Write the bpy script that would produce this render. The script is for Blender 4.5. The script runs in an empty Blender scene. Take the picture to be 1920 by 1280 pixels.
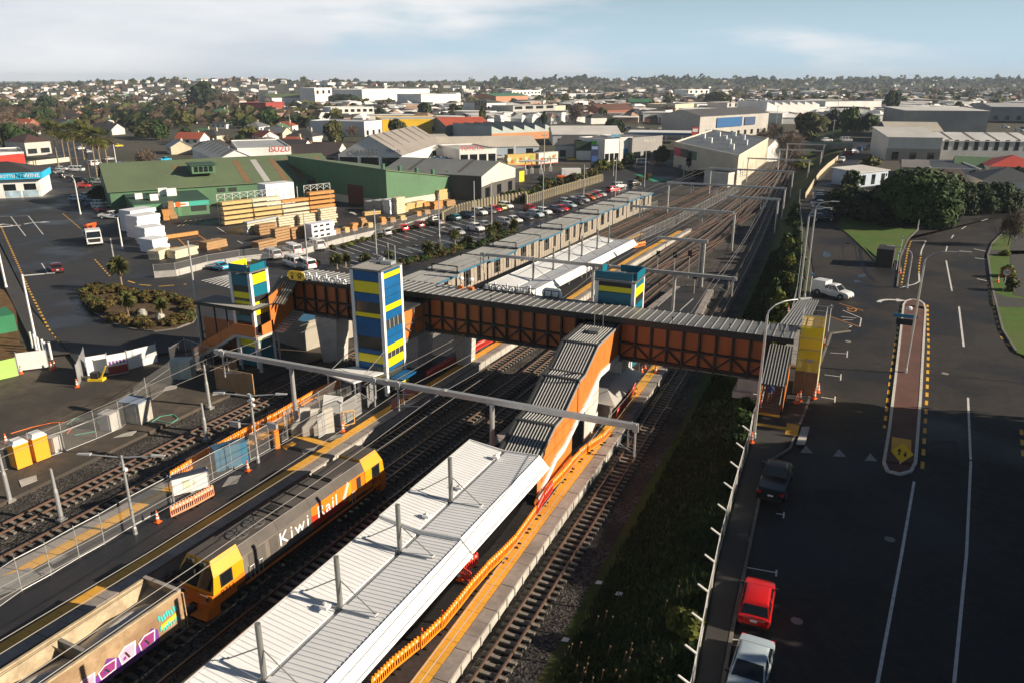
import bpy, bmesh, math, random
from math import radians as R, sin, cos, pi, sqrt, atan2, hypot
from mathutils import Vector, Matrix
SC = bpy.context.scene
COL = SC.collection
rnd = random.Random(7)
# ------------------------------------------------------------------ camera
FPX, PITCH, YAW, CAMH = 1440.0, atan2(490.0, 1440.0), None, 30.0
YAW = atan2(680.0, FPX*cos(PITCH) + 490.0*sin(PITCH))
cam = bpy.data.cameras.new('camera'); camo = bpy.data.objects.new('camera', cam); COL.objects.link(camo)
cam.sensor_fit = 'HORIZONTAL'; cam.sensor_width = 36.0; cam.lens = 36.0*FPX/1920.0
cam.clip_start = 0.5; cam.clip_end = 30000
camo.location = (0, 0, CAMH); camo.rotation_euler = (pi/2 - PITCH, 0, YAW)
SC.camera = camo
# ------------------------------------------------------------------ sun and sky
SUN_AZ = R(12.0)       # direction towards the sun, measured from +X towards +Y
SUN_EL = R(23.0)
sd = Vector((cos(SUN_AZ)*cos(SUN_EL), sin(SUN_AZ)*cos(SUN_EL), sin(SUN_EL)))
sl = bpy.data.lights.new('sun', 'SUN'); sl.energy = 5.0; sl.angle = R(0.5); sl.color = (1.0, 0.86, 0.68)
so = bpy.data.objects.new('sun', sl); COL.objects.link(so); so.location = (200, 50, 120)
so.rotation_euler = (-sd).to_track_quat('-Z', 'Y').to_euler()
W = bpy.data.worlds.new('World'); SC.world = W; W.use_nodes = True
def world_nodes():
 nt = W.node_tree; N = nt.nodes; L = nt.links
 for n in list(N): N.remove(n)
 out = N.new('ShaderNodeOutputWorld'); bg = N.new('ShaderNodeBackground'); bg.inputs[1].default_value = 0.029
 sky = N.new('ShaderNodeTexSky'); sky.sky_type = 'NISHITA'; sky.sun_disc = False
 sky.sun_elevation = SUN_EL; sky.sun_rotation = pi/2 - SUN_AZ
 sky.air_density = 1.0; sky.dust_density = 0.4; sky.ozone_density = 1.5
 tc = N.new('ShaderNodeTexCoord'); sep = N.new('ShaderNodeSeparateXYZ'); L.new(tc.outputs['Generated'], sep.inputs[0])
 mp = N.new('ShaderNodeMapping'); mp.inputs['Location'].default_value = (1.3, 0.45, .2); mp.inputs['Scale'].default_value = (2.4, 2.4, 13.0); L.new(tc.outputs['Generated'], mp.inputs[0])
 nz = N.new('ShaderNodeTexNoise'); nz.inputs['Scale'].default_value = 1.0; nz.inputs['Detail'].default_value = 6; nz.inputs['Roughness'].default_value = 0.55
 L.new(mp.outputs[0], nz.inputs[0])
 # more cloud on the left of the view (towards -X), clear on the right
 lx = N.new('ShaderNodeMath'); lx.operation = 'MULTIPLY_ADD'; L.new(sep.outputs[0], lx.inputs[0]); lx.inputs[1].default_value = -0.42; lx.inputs[2].default_value = -0.10
 ad = N.new('ShaderNodeMath'); ad.operation = 'ADD'; L.new(nz.outputs[0], ad.inputs[0]); L.new(lx.outputs[0], ad.inputs[1])
 cr = N.new('ShaderNodeValToRGB'); cr.color_ramp.elements[0].position = 0.44; cr.color_ramp.elements[1].position = 0.66
 cr.color_ramp.interpolation = 'EASE'
 L.new(ad.outputs[0], cr.inputs[0])
 n2 = N.new('ShaderNodeTexNoise'); n2.inputs['Scale'].default_value = 1.3; n2.inputs['Detail'].default_value = 5; L.new(mp.outputs[0], n2.inputs[0])
 cc = N.new('ShaderNodeValToRGB'); cc.color_ramp.elements[0].position = 0.36; cc.color_ramp.elements[1].position = 0.66
 cc.color_ramp.elements[0].color = (13.6, 15.0, 16.8, 1); cc.color_ramp.elements[1].color = (19.5, 19.8, 20.2, 1)
 L.new(n2.outputs[0], cc.inputs[0])
 # hazy brightness of the low sky, fading into the clear sky higher up
 hz = N.new('ShaderNodeMapRange'); hz.interpolation_type = 'SMOOTHSTEP'; L.new(sep.outputs[2], hz.inputs[0])
 hz.inputs[1].default_value = 0.02; hz.inputs[2].default_value = 0.22; hz.inputs[3].default_value = 0.85; hz.inputs[4].default_value = 0.0
 veil = N.new('ShaderNodeMixRGB'); veil.inputs[2].default_value = (12.0, 16.6, 20.0, 1); L.new(hz.outputs[0], veil.inputs[0])
 L.new(sky.outputs[0], veil.inputs[1])
 ca = N.new('ShaderNodeMath'); ca.operation = 'MULTIPLY'; L.new(cr.outputs[0], ca.inputs[0])
 ch = N.new('ShaderNodeMapRange'); ch.interpolation_type = 'SMOOTHSTEP'; L.new(sep.outputs[2], ch.inputs[0])
 ch.inputs[1].default_value = 0.08; ch.inputs[2].default_value = 0.30; ch.inputs[3].default_value = 1.0; ch.inputs[4].default_value = 0.05
 L.new(ch.outputs[0], ca.inputs[1])
 mx = N.new('ShaderNodeMixRGB'); L.new(ca.outputs[0], mx.inputs[0]); L.new(veil.outputs[0], mx.inputs[1]); L.new(cc.outputs[0], mx.inputs[2])
 L.new(mx.outputs[0], bg.inputs[0]); L.new(bg.outputs[0], out.inputs[0])
world_nodes()
SC.view_settings.view_transform = 'Standard'; SC.view_settings.look = 'None'
SC.view_settings.exposure = 0.7; SC.view_settings.gamma = 1.0
try: SC.view_settings.use_curve_mapping = False
except Exception: pass
SC.render.engine = 'CYCLES'
SC.cycles.max_bounces = 5; SC.cycles.diffuse_bounces = 2; SC.cycles.glossy_bounces = 2; SC.cycles.transmission_bounces = 3
SC.cycles.transparent_max_bounces = 10; SC.cycles.volume_bounces = 0
# ------------------------------------------------------------------ surveying: a pixel of the photo onto the level z (world metres)
_cp, _sp, _cy, _sy = cos(PITCH), sin(PITCH), cos(YAW), sin(YAW)
def P(u, v, z=0.0):
 x = u - 960; y = v - 640
 t = (CAMH - z)/(y*_cp + FPX*_sp)
 X = x*t; Y = (FPX*_cp - y*_sp)*t
 return Vector((X*_cy - Y*_sy, X*_sy + Y*_cy, z))
def HT(base, top, zb=0.0):            # height of the thing standing at pixel base whose top is at pixel row top
 p = P(base[0], base[1], zb)
 yc = -p.x*_sy + p.y*_cy
 y = top - 640.0
 k = (FPX*_sp + y*_cp)/(FPX*_cp - y*_sp)      # drop per metre forward
 return CAMH - k*yc - zb
def to_px(p):
 x = p[0]*_cy + p[1]*_sy; y = -p[0]*_sy + p[1]*_cy; d = CAMH - p[2]
 zc = y*_cp + d*_sp
 return 960 + FPX*x/zc, 640 + FPX*(d*_cp - y*_sp)/zc
# ------------------------------------------------------------------ materials
MATS = {}
def mat(name, col, rough=0.7, metal=0.0, var=0.12, scale=3.0, bump=0.0, bscale=20.0, spec=0.5, detail=4, var2=0.0, scale2=0.2, emit=None, coat=0.0, obj_coords=True):
 if name in MATS: return MATS[name]
 m = bpy.data.materials.new(name); m.use_nodes = True; MATS[name] = m
 nt = m.node_tree; N = nt.nodes; L = nt.links
 b = N['Principled BSDF']
 b.inputs['Roughness'].default_value = rough; b.inputs['Metallic'].default_value = metal
 try: b.inputs['Specular IOR Level'].default_value = spec
 except Exception: pass
 if coat:
  b.inputs['Coat Weight'].default_value = coat; b.inputs['Coat Roughness'].default_value = 0.08
 c = (col[0], col[1], col[2], 1)
 tc = N.new('ShaderNodeTexCoord')
 if var > 0:
  nz = N.new('ShaderNodeTexNoise'); nz.inputs['Scale'].default_value = scale; nz.inputs['Detail'].default_value = detail
  nz.inputs['Roughness'].default_value = 0.65
  L.new(tc.outputs['Object'], nz.inputs['Vector'])
  mr = N.new('ShaderNodeMapRange'); mr.inputs[1].default_value = 0.25; mr.inputs[2].default_value = 0.75
  mr.inputs[3].default_value = 1 - var; mr.inputs[4].default_value = 1 + var; L.new(nz.outputs[0], mr.inputs[0])
  src = mr.outputs[0]
  if var2 > 0:
   n2 = N.new('ShaderNodeTexNoise'); n2.inputs['Scale'].default_value = scale2; n2.inputs['Detail'].default_value = 5
   L.new(tc.outputs['Object'], n2.inputs['Vector'])
   m2 = N.new('ShaderNodeMapRange'); m2.inputs[1].default_value = 0.3; m2.inputs[2].default_value = 0.7
   m2.inputs[3].default_value = 1 - var2; m2.inputs[4].default_value = 1 + var2; L.new(n2.outputs[0], m2.inputs[0])
   mu = N.new('ShaderNodeMath'); mu.operation = 'MULTIPLY'; L.new(src, mu.inputs[0]); L.new(m2.outputs[0], mu.inputs[1]); src = mu.outputs[0]
  hs = N.new('ShaderNodeHueSaturation'); hs.inputs['Color'].default_value = c; L.new(src, hs.inputs['Value'])
  L.new(hs.outputs[0], b.inputs['Base Color'])
 else:
  b.inputs['Base Color'].default_value = c
 if bump > 0:
  nb = N.new('ShaderNodeTexNoise'); nb.inputs['Scale'].default_value = bscale; nb.inputs['Detail'].default_value = 3
  L.new(tc.outputs['Object'], nb.inputs['Vector'])
  bp = N.new('ShaderNodeBump'); bp.inputs['Strength'].default_value = bump; bp.inputs['Distance'].default_value = 0.05
  L.new(nb.outputs[0], bp.inputs['Height']); L.new(bp.outputs[0], b.inputs['Normal'])
 if emit:
  b.inputs['Emission Color'].default_value = (emit[0], emit[1], emit[2], 1); b.inputs['Emission Strength'].default_value = emit[3]
 return m
def two_tone(name, c1, c2, scale, rough=0.9, lo=0.4, hi=0.6, bump=0.3, kind='noise', spec=0.3, c3=None, scale3=0.05, rough2=None):
 """A surface mixed from two colours by a noise or cell pattern, with a wider third tone."""
 if name in MATS: return MATS[name]
 m = bpy.data.materials.new(name); m.use_nodes = True; MATS[name] = m
 nt = m.node_tree; N = nt.nodes; L = nt.links; b = N['Principled BSDF']
 b.inputs['Roughness'].default_value = rough
 b.inputs['Specular IOR Level'].default_value = spec
 tc = N.new('ShaderNodeTexCoord')
 if kind == 'noise':
  t = N.new('ShaderNodeTexNoise'); t.inputs['Scale'].default_value = scale; t.inputs['Detail'].default_value = 6; t.inputs['Roughness'].default_value = 0.7; o = t.outputs[0]
 else:
  t = N.new('ShaderNodeTexVoronoi'); t.inputs['Scale'].default_value = scale
  sp = N.new('ShaderNodeSeparateColor'); L.new(t.outputs['Color'], sp.inputs[0]); o = sp.outputs[0]
 L.new(tc.outputs['Object'], t.inputs['Vector'])
 cr = N.new('ShaderNodeValToRGB'); cr.color_ramp.elements[0].position = lo; cr.color_ramp.elements[1].position = hi
 cr.color_ramp.elements[0].color = (*c1, 1); cr.color_ramp.elements[1].color = (*c2, 1); L.new(o, cr.inputs[0]); last = cr.outputs[0]
 if c3:
  n3 = N.new('ShaderNodeTexNoise'); n3.inputs['Scale'].default_value = scale3; n3.inputs['Detail'].default_value = 5; L.new(tc.outputs['Object'], n3.inputs['Vector'])
  r3 = N.new('ShaderNodeValToRGB'); r3.color_ramp.elements[0].position = 0.45; r3.color_ramp.elements[1].position = 0.65; L.new(n3.outputs[0], r3.inputs[0])
  mx = N.new('ShaderNodeMixRGB'); L.new(r3.outputs[0], mx.inputs[0]); L.new(last, mx.inputs[1]); mx.inputs[2].default_value = (*c3, 1); last = mx.outputs[0]
  if rough2 is not None:
   mr = N.new('ShaderNodeMapRange'); L.new(r3.outputs[0], mr.inputs[0]); mr.inputs[3].default_value = rough; mr.inputs[4].default_value = rough2
   L.new(mr.outputs[0], b.inputs['Roughness'])
 L.new(last, b.inputs['Base Color'])
 if bump:
  bp = N.new('ShaderNodeBump'); bp.inputs['Strength'].default_value = bump; bp.inputs['Distance'].default_value = 0.06
  L.new(o if kind == 'noise' else t.outputs['Distance'], bp.inputs['Height']); L.new(bp.outputs[0], b.inputs['Normal'])
 return m
def glassy(name, col, rough=0.08):
 return mat(name, col, rough, 0.0, 0.0, spec=0.8)
def mesh_screen(name, col, alpha):
 """woven wire or scaffold net: partly open, a real see-through surface"""
 if name in MATS: return MATS[name]
 m = bpy.data.materials.new(name); m.use_nodes = True; MATS[name] = m
 N = m.node_tree.nodes; b = N['Principled BSDF']; b.inputs['Base Color'].default_value = (*col, 1); b.inputs['Roughness'].default_value = 0.5
 b.inputs['Alpha'].default_value = alpha
 return m
# ------------------------------------------------------------------ mesh builder
class MB:
 def __init__(s): s.v = []; s.f = []; s.m = []
 def poly(s, pts, m=0):
  i = len(s.v); s.v += [tuple(p) for p in pts]; s.f.append(tuple(range(i, i+len(pts)))); s.m.append(m); return s
 def hexa(s, p, m=0):          # p: 8 points, bottom loop then top loop
  i = len(s.v); s.v += [tuple(q) for q in p]
  for q in ((3,2,1,0),(4,5,6,7),(0,1,5,4),(1,2,6,5),(2,3,7,6),(3,0,4,7)):
   s.f.append(tuple(i+k for k in q)); s.m.append(m)
  return s
 def box(s, x0, y0, z0, x1, y1, z1, m=0):
  return s.hexa([(x0,y0,z0),(x1,y0,z0),(x1,y1,z0),(x0,y1,z0),(x0,y0,z1),(x1,y0,z1),(x1,y1,z1),(x0,y1,z1)], m)
 def beam(s, a, b, w, h=None, m=0, up=(0,0,1)):
  h = w if h is None else h
  a = Vector(a); b = Vector(b); d = (b-a).normalized(); u = Vector(up)
  if abs(d.dot(u)) > 0.98: u = Vector((1,0,0))
  x = d.cross(u).normalized(); y = x.cross(d).normalized()
  x *= w/2; y *= h/2
  return s.hexa([a-x-y, a+x-y, b+x-y, b-x-y, a-x+y, a+x+y, b+x+y, b-x+y], m)
 def tube(s, a, b, r0, r1=None, n=8, m=0, cap=True):
  r1 = r0 if r1 is None else r1
  a = Vector(a); b = Vector(b); d = (b-a).normalized()
  u = Vector((0,0,1)) if abs(d.z) < 0.95 else Vector((1,0,0))
  x = d.cross(u).normalized(); y = d.cross(x).normalized(); i = len(s.v)
  for k in range(n):
   t = 2*pi*k/n; o = x*cos(t)+y*sin(t)
   s.v.append(tuple(a+o*r0)); s.v.append(tuple(b+o*r1))
  for k in range(n):
   j = (k+1) % n
   s.f.append((i+2*k, i+2*k+1, i+2*j+1, i+2*j)); s.m.append(m)
  if cap:
   s.f.append(tuple(i+2*k for k in range(n))); s.m.append(m)
   s.f.append(tuple(i+2*k+1 for k in reversed(range(n)))); s.m.append(m)
  return s
 def path(s, pts, r, n=6, m=0):
  for a, b in zip(pts[:-1], pts[1:]): s.tube(a, b, r, r, n, m, True)
  return s
 def prism(s, pts, z0, z1, m=0, mt=None):
  n = len(pts); i = len(s.v)
  s.v += [(p[0],p[1],z0) for p in pts] + [(p[0],p[1],z1) for p in pts]
  s.f.append(tuple(i+k for k in reversed(range(n)))); s.m.append(m)
  s.f.append(tuple(i+n+k for k in range(n))); s.m.append(m if mt is None else mt)
  for k in range(n):
   j = (k+1) % n; s.f.append((i+k, i+j, i+n+j, i+n+k)); s.m.append(m)
  return s
 def extr(s, prof, a, b, m=0, axis='y', cap=True):     # prof: closed list of (u,z), swept along axis from a to b
  n = len(prof); i = len(s.v)
  f = (lambda u,z,t: (u,t,z)) if axis == 'y' else (lambda u,z,t: (t,u,z))
  s.v += [f(u,z,a) for u,z in prof] + [f(u,z,b) for u,z in prof]
  for k in range(n):
   j = (k+1) % n; s.f.append((i+k, i+j, i+n+j, i+n+k)); s.m.append(m)
  if cap:
   s.f.append(tuple(i+k for k in reversed(range(n)))); s.m.append(m)
   s.f.append(tuple(i+n+k for k in range(n))); s.m.append(m)
  return s
 def lathe(s, prof, n=10, c=(0,0,0), m=0):
  i = len(s.v)
  for r, z in prof:
   for k in range(n):
    t = 2*pi*k/n; s.v.append((c[0]+r*cos(t), c[1]+r*sin(t), c[2]+z))
  for q in range(len(prof)-1):
   for k in range(n):
    j = (k+1) % n
    s.f.append((i+q*n+k, i+q*n+j, i+(q+1)*n+j, i+(q+1)*n+k)); s.m.append(m)
  s.f.append(tuple(i+k for k in reversed(range(n)))); s.m.append(m)
  t = i+(len(prof)-1)*n
  s.f.append(tuple(t+k for k in range(n))); s.m.append(m)
  return s
 def blob(s, c, rx, ry, rz, n=8, k=5, m=0, jit=0.0, rr=None):
  i = len(s.v); rr = rr or rnd
  for a in range(k+1):
   ph = pi*a/k
   for b in range(n):
    t = 2*pi*b/n; j = 1 + rr.uniform(-jit, jit)
    s.v.append((c[0]+rx*sin(ph)*cos(t)*j, c[1]+ry*sin(ph)*sin(t)*j, c[2]+rz*cos(ph)*j))
  for a in range(k):
   for b in range(n):
    q = (b+1) % n
    s.f.append((i+a*n+b, i+(a+1)*n+b, i+(a+1)*n+q, i+a*n+q)); s.m.append(m)
  return s
 def add(s, o, M=None, mo=0):
  i = len(s.v)
  s.v += [tuple(M @ Vector(p)) for p in o.v] if M else list(o.v)
  s.f += [tuple(i+k for k in f) for f in o.f]; s.m += [k+mo for k in o.m]
  return s
 def mesh(s, name, mats, smooth=False, fix=True):
  me = bpy.data.meshes.new(name); me.from_pydata(s.v, [], s.f)
  if not isinstance(mats, (list, tuple)): mats = [mats]
  for m in mats: me.materials.append(m)
  if len(mats) > 1: me.polygons.foreach_set('material_index', s.m)
  if fix and len(s.f) < 20000:
   bm = bmesh.new(); bm.from_mesh(me); bmesh.ops.recalc_face_normals(bm, faces=bm.faces); bm.to_mesh(me); bm.free()
  if smooth: me.polygons.foreach_set('use_smooth', [True]*len(me.polygons))
  me.update(); return me
def new(name, me, parent=None, loc=None, rz=0.0, kind=None):
 o = bpy.data.objects.new(name, me); COL.objects.link(o)
 if parent is not None: o.parent = parent
 if loc is not None: o.location = loc
 if rz: o.rotation_euler = (0, 0, rz)
 if kind: o['kind'] = kind
 return o
def O(name, mb, mats, parent=None, loc=None, rz=0.0, smooth=False, kind=None):
 return new(name, mb.mesh(name, mats, smooth), parent, loc, rz, kind)
def tag(o, label, cat, group=None):
 o['label'] = label; o['category'] = cat
 if group: o['group'] = group
 return o
def T(name, label, cat, loc=(0,0,0), rz=0.0, group=None):
 o = new(name, None, None, loc, rz); o.empty_display_size = 0.3
 return tag(o, label, cat, group)
KIDS = {}
def kids(o): return [c for c in bpy.data.objects if c.parent is o]
def dup(root, loc, rz=0.0, label=None, group=None, tree=None, sc=None, recol=None):
 """copy of a thing with copies of its parts and sub-parts; tree caches the children of the prototype"""
 if tree is None: tree = treeof(root)
 r = root.copy(); COL.objects.link(r); r.location = loc; r.rotation_euler = (0, 0, rz)
 if sc is not None: r.scale = sc if isinstance(sc, (tuple, list)) else (sc, sc, sc)
 if label: r['label'] = label
 if group: r['group'] = group
 def rec(tr, par):
  for ch, sub in tr:
   c = ch.copy(); COL.objects.link(c); c.parent = par
   if recol and ch.name.split('.')[0] in recol:
    c.material_slots[0].link = 'OBJECT'; c.material_slots[0].material = recol[ch.name.split('.')[0]]
   rec(sub, c)
 rec(tree, r)
 if recol and 'self' in recol and r.type == 'MESH':
  r.material_slots[0].link = 'OBJECT'; r.material_slots[0].material = recol['self']
 return r
def treeof(o): return [(c, treeof(c)) for c in o.children]
def struct(name, mb, mats, parent=None, kind='structure', smooth=False):
 o = O(name, mb, mats, parent, smooth=smooth)
 if parent is None: o['kind'] = kind
 return o
FONT = {}
def text_mesh(s, size, depth, name='lettering', sp=1.0):
 cu = bpy.data.curves.new(name, 'FONT'); cu.body = s; cu.size = size; cu.extrude = depth/2; cu.resolution_u = 3; cu.space_character = sp
 cu.align_x = 'CENTER'; cu.align_y = 'CENTER'
 ob = bpy.data.objects.new('tmp_text', cu); COL.objects.link(ob)
 dg = bpy.context.evaluated_depsgraph_get(); dg.update()
 me = bpy.data.meshes.new_from_object(ob.evaluated_get(dg)); me.name = name
 bpy.data.objects.remove(ob); bpy.data.curves.remove(cu)
 return me
def text(s, size, depth, m, parent, M, name='lettering', label=None, sp=1.0):
 """flat or raised lettering; M places text (x right, y up, z out) """
 me = text_mesh(s, size, depth, name, sp); me.materials.clear(); me.materials.append(m)
 o = new(name, me, parent); o.matrix_local = M
 if label: o['label'] = label
 return o
def face_matrix(origin, right, up):
 r = Vector(right).normalized(); u = Vector(up); u = (u - r*u.dot(r)).normalized(); n = r.cross(u)
 return Matrix(((r.x,u.x,n.x,origin[0]),(r.y,u.y,n.y,origin[1]),(r.z,u.z,n.z,origin[2]),(0,0,0,1)))
# ------------------------------------------------------------------ materials of the setting
GRASS = two_tone('grass', (0.020,0.040,0.008), (0.055,0.095,0.016), 0.9, bump=0.6, lo=0.3, hi=0.7, c3=(0.07,0.075,0.02), scale3=0.12)
LAWN = two_tone('lawn', (0.050,0.105,0.014), (0.085,0.150,0.022), 0.7, bump=0.3, lo=0.3, hi=0.7, c3=(0.09,0.12,0.03), scale3=0.15)
SUBURB = two_tone('suburb_ground', (0.035,0.040,0.018), (0.085,0.080,0.055), 0.05, bump=0.0, lo=0.35, hi=0.65, c3=(0.08,0.07,0.06), scale3=0.013)
BALLAST = two_tone('ballast', (0.022,0.020,0.018), (0.13,0.118,0.105), 7.0, bump=1.0, lo=0.15, hi=0.95, kind='cell', c3=(0.035,0.030,0.028), scale3=0.25)
ASPH = two_tone('asphalt', (0.028,0.028,0.030), (0.042,0.041,0.042), 2.5, rough=0.75, bump=0.12, c3=(0.020,0.021,0.024), scale3=0.09, rough2=0.38, spec=0.4)
ASPH_WET = two_tone('wet_asphalt', (0.026,0.025,0.026), (0.046,0.043,0.042), 1.2, rough=0.62, bump=0.08, c3=(0.018,0.018,0.02), scale3=0.12, rough2=0.22, spec=0.5)
ROAD_R = two_tone('road_asphalt', (0.026,0.0235,0.022), (0.042,0.036,0.032), 1.6, rough=0.75, bump=0.10, c3=(0.019,0.019,0.021), scale3=0.11, rough2=0.42, spec=0.3)
PLAT = two_tone('platform_asphalt', (0.030,0.029,0.031), (0.045,0.042,0.043), 3.0, rough=0.7, bump=0.1, c3=(0.022,0.022,0.025), scale3=0.2, rough2=0.45)
DIRT = two_tone('yard_dirt', (0.055,0.045,0.036), (0.135,0.11,0.085), 0.8, bump=0.7, lo=0.3, hi=0.75, c3=(0.05,0.045,0.04), scale3=0.12)
CONC = mat('concrete', (0.42,0.40,0.36), 0.85, var=0.2, scale=1.5, bump=0.15, var2=0.2, scale2=0.35)
CONC_D = mat('concrete_dark', (0.22,0.21,0.19), 0.85, var=0.22, scale=1.2, bump=0.15, var2=0.25, scale2=0.3)
KERB = mat('kerb_concrete', (0.15,0.138,0.12), 0.85, var=0.25, scale=1.5, var2=0.25)
WHITE_P = mat('white_line_paint', (0.62,0.61,0.58), 0.6, var=0.28, scale=2.5, detail=7)
YEL_P = mat('yellow_line_paint', (0.75,0.40,0.035), 0.6, var=0.2, scale=2.5)
TACT = mat('yellow_platform_tiles', (0.74,0.38,0.045), 0.7, var=0.14, scale=4.0, bump=0.25, bscale=45, var2=0.16)
GREEN_P = mat('green_cycle_paint', (0.02,0.30,0.16), 0.65, var=0.15)
COPING = mat('platform_coping', (0.27,0.24,0.22), 0.85, var=0.2, scale=3, var2=0.22, scale2=0.5)
BRICK = mat('red_paving', (0.115,0.052,0.040), 0.8, var=0.16, scale=5, bump=0.2, var2=0.2, scale2=0.4)
RUST = mat('rusty_rail', (0.125,0.064,0.038), 0.75, 0.2, var=0.25, scale=4)
RAILTOP = mat('rail_head', (0.32,0.28,0.25), 0.35, 0.8, var=0.15)
SLEEP = mat('concrete_sleeper', (0.20,0.18,0.155), 0.9, var=0.25, scale=2.0, var2=0.3, scale2=0.6)
HILLM = two_tone('hill_wood', (0.020,0.034,0.018), (0.050,0.060,0.030), 0.02, bump=0.0, lo=0.35, hi=0.65)
# ------------------------------------------------------------------ terrain
def rz(Y): return 2.0 + 1.6*min(1.0, max(0.0, (Y-35)/25.0))
def interp(tab, Y):
 if Y <= tab[0][0]: return tab[0][1]
 for (a, x), (b, y) in zip(tab[:-1], tab[1:]):
  if Y <= b: return x + (y-x)*(Y-a)/(b-a)
 return tab[-1][1]
# right track centre and the fence line along the top of the bank, X as a function of Y
TRK = [(0,-14.5),(29,-14.7),(63,-14.8),(102,-15.2),(131,-15.9),(157,-16.9),(218,-19.9),(257,-21.7),(330,-24.5),(700,-38)]
FEN = [(0,-3.9),(31,-4.2),(41,-4.9),(53,-5.1),(92,-4.6),(113,-5.2),(142,-7.8),(158,-9.4),(183,-11.8),(200,-12.6),(222,-11.6),(243,-11.0),(269,-10.0),(288,-8.7),(331,-6.7),(400,-6.5),(700,-20)]
def RP(u, v):
 z = 3.0
 for i in range(15):
  p = P(u, v, z); z = rz(p.y)
 return Vector((p.x, p.y, z))
def sstep(a, b, x):
 t = min(1.0, max(0.0, (x-a)/(b-a))); return t*t*(3-2*t)
HILLS = [(P(330,176).x, P(330,176).y, 330, 250, 20), (P(640,176).x, P(640,176).y, 330, 200, 14),
   (P(1100,168).x, P(1100,168).y, 560, 260, 9), (P(1290,168).x, P(1290,168).y, 420, 260, 11), (P(1480,166).x, P(1480,166).y, 700, 300, 9), (P(1760,167).x, P(1760,167).y, 750, 300, 9),
   (P(960,168).x, P(960,168).y, 500, 260, 6), (P(80,167).x, P(80,167).y, 900, 320, 8), (P(2050,168).x, P(2050,168).y, 800, 320, 7)]
def ground_z(X, Y):
 z = -0.3
 f = interp(FEN, Y); t = interp(TRK, Y)
 r = rz(Y)*(1 - sstep(380, 900, Y))
 z += (r + 0.3 - 0.06)*sstep(t+2.6, f-0.25, X) if f-0.25 > t+2.6 else (r+0.24 if X > f else 0)
 d = hypot(X, Y)
 if d > 600:
  for hx, hy, rx, ry, hh in HILLS:
   a = (X-hx)*_cy + (Y-hy)*_sy; b = -(X-hx)*_sy + (Y-hy)*_cy
   q = (a/rx)**2 + (b/ry)**2
   if q < 6: z += hh*math.exp(-q)
  z += 9*sstep(900, 3200, d)*(0.6+0.4*sin(X*0.0021+1.0)*cos(Y*0.0017))
 return z
def make_ground():
 xs = []; x = -14.0
 while x < 0.01: xs.append(x); x += 0.6
 for s in (1.08,):
  st = 1.2; x = 0.6
  while x < 9000: xs.append(x); x += st; st = min(st*1.16, 260) if x < 5000 else 900
  st = 1.2; x = -14.6
  while x > -12000: xs.append(x); x -= st; st = min(st*1.16, 180) if x > -6500 else 900
 xs.sort()
 ys = []; y = -40.0
 st = 4.0
 while y < 14000: ys.append(y); y += st; st = 4.0 if y < 330 else (min(st*1.1, 110) if y < 5500 else 900)
 mb = MB(); nx = len(xs)
 for y in ys:
  for x in xs: mb.v.append((x, y, ground_z(x, y)))
 for j in range(len(ys)-1):
  for i in range(nx-1):
   a = j*nx+i; mb.f.append((a, a+1, a+nx+1, a+nx))
   xm = (xs[i]+xs[i+1])/2; ym = (ys[j]+ys[j+1])/2
   f = interp(FEN, ym); t = interp(TRK, ym)
   if -60 < xm and xm < t+2.4 and ym < 520: k = 1
   elif t+2.4 <= xm < f+0.3 and ym < 520: k = 2
   elif hypot(xm, ym) > 2600: k = 3
   else: k = 0
   mb.m.append(k)
 g = struct('ground', mb, [SUBURB, BALLAST, GRASS, HILLM], smooth=True)
make_ground()
# ------------------------------------------------------------------ flat sheets on the ground
def sheet(name, pts, z, m, parent=None, thick=0.3, kind='structure'):
 mb = MB(); pts = [(p[0], p[1]) for p in pts]
 mb.prism(pts, z-thick, z, 0)
 o = struct(name, mb, m, parent)
 return o
def PP(z, *uv): return [P(u, v, z) for u, v in uv]
def strip(name, pts, w, z, m, parent=None, dash=None, rfun=None, thick=0.0):
 """painted line or kerb along pts (x,y), w wide, z above the datum (or above rfun(y))"""
 mb = MB(); L = []
 for a, b in zip(pts[:-1], pts[1:]):
  a = Vector((a[0],a[1])); b = Vector((b[0],b[1])); n = max(1, int((b-a).length/1.0)) if rfun else 1
  for i in range(n): L.append((a+(b-a)*i/n, a+(b-a)*(i+1)/n))
 s = 0.0; per = sum(dash) if dash else 0
 segs = []
 if dash:
  pos = 0.0
  for a, b in L:
   l = (b-a).length; t = 0.0
   while t < l - 1e-6:
    ph = (pos+t) % per
    if ph < dash[0]-1e-6:
     e = min(l, t + max(dash[0]-ph, 0.01)); segs.append((a+(b-a)*t/l, a+(b-a)*e/l)); t = e
    else: t = min(l, t + max(per-ph, 0.01))
   pos += l
 else: segs = L
 for a, b in segs:
  d = (b-a)
  if d.length < 1e-4: continue
  n = Vector((-d.y, d.x)).normalized()*w/2
  za = z + (rfun(a.y) if rfun else 0); zb = z + (rfun(b.y) if rfun else 0)
  if thick:
   mb.hexa([(a.x-n.x,a.y-n.y,za-thick),(b.x-n.x,b.y-n.y,zb-thick),(b.x+n.x,b.y+n.y,zb-thick),(a.x+n.x,a.y+n.y,za-thick),
      (a.x-n.x,a.y-n.y,za),(b.x-n.x,b.y-n.y,zb),(b.x+n.x,b.y+n.y,zb),(a.x+n.x,a.y+n.y,za)])
  else:
   mb.poly([(a.x-n.x,a.y-n.y,za),(b.x-n.x,b.y-n.y,zb),(b.x+n.x,b.y+n.y,zb),(a.x+n.x,a.y+n.y,za)])
 return struct(name, mb, m, parent)
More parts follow.
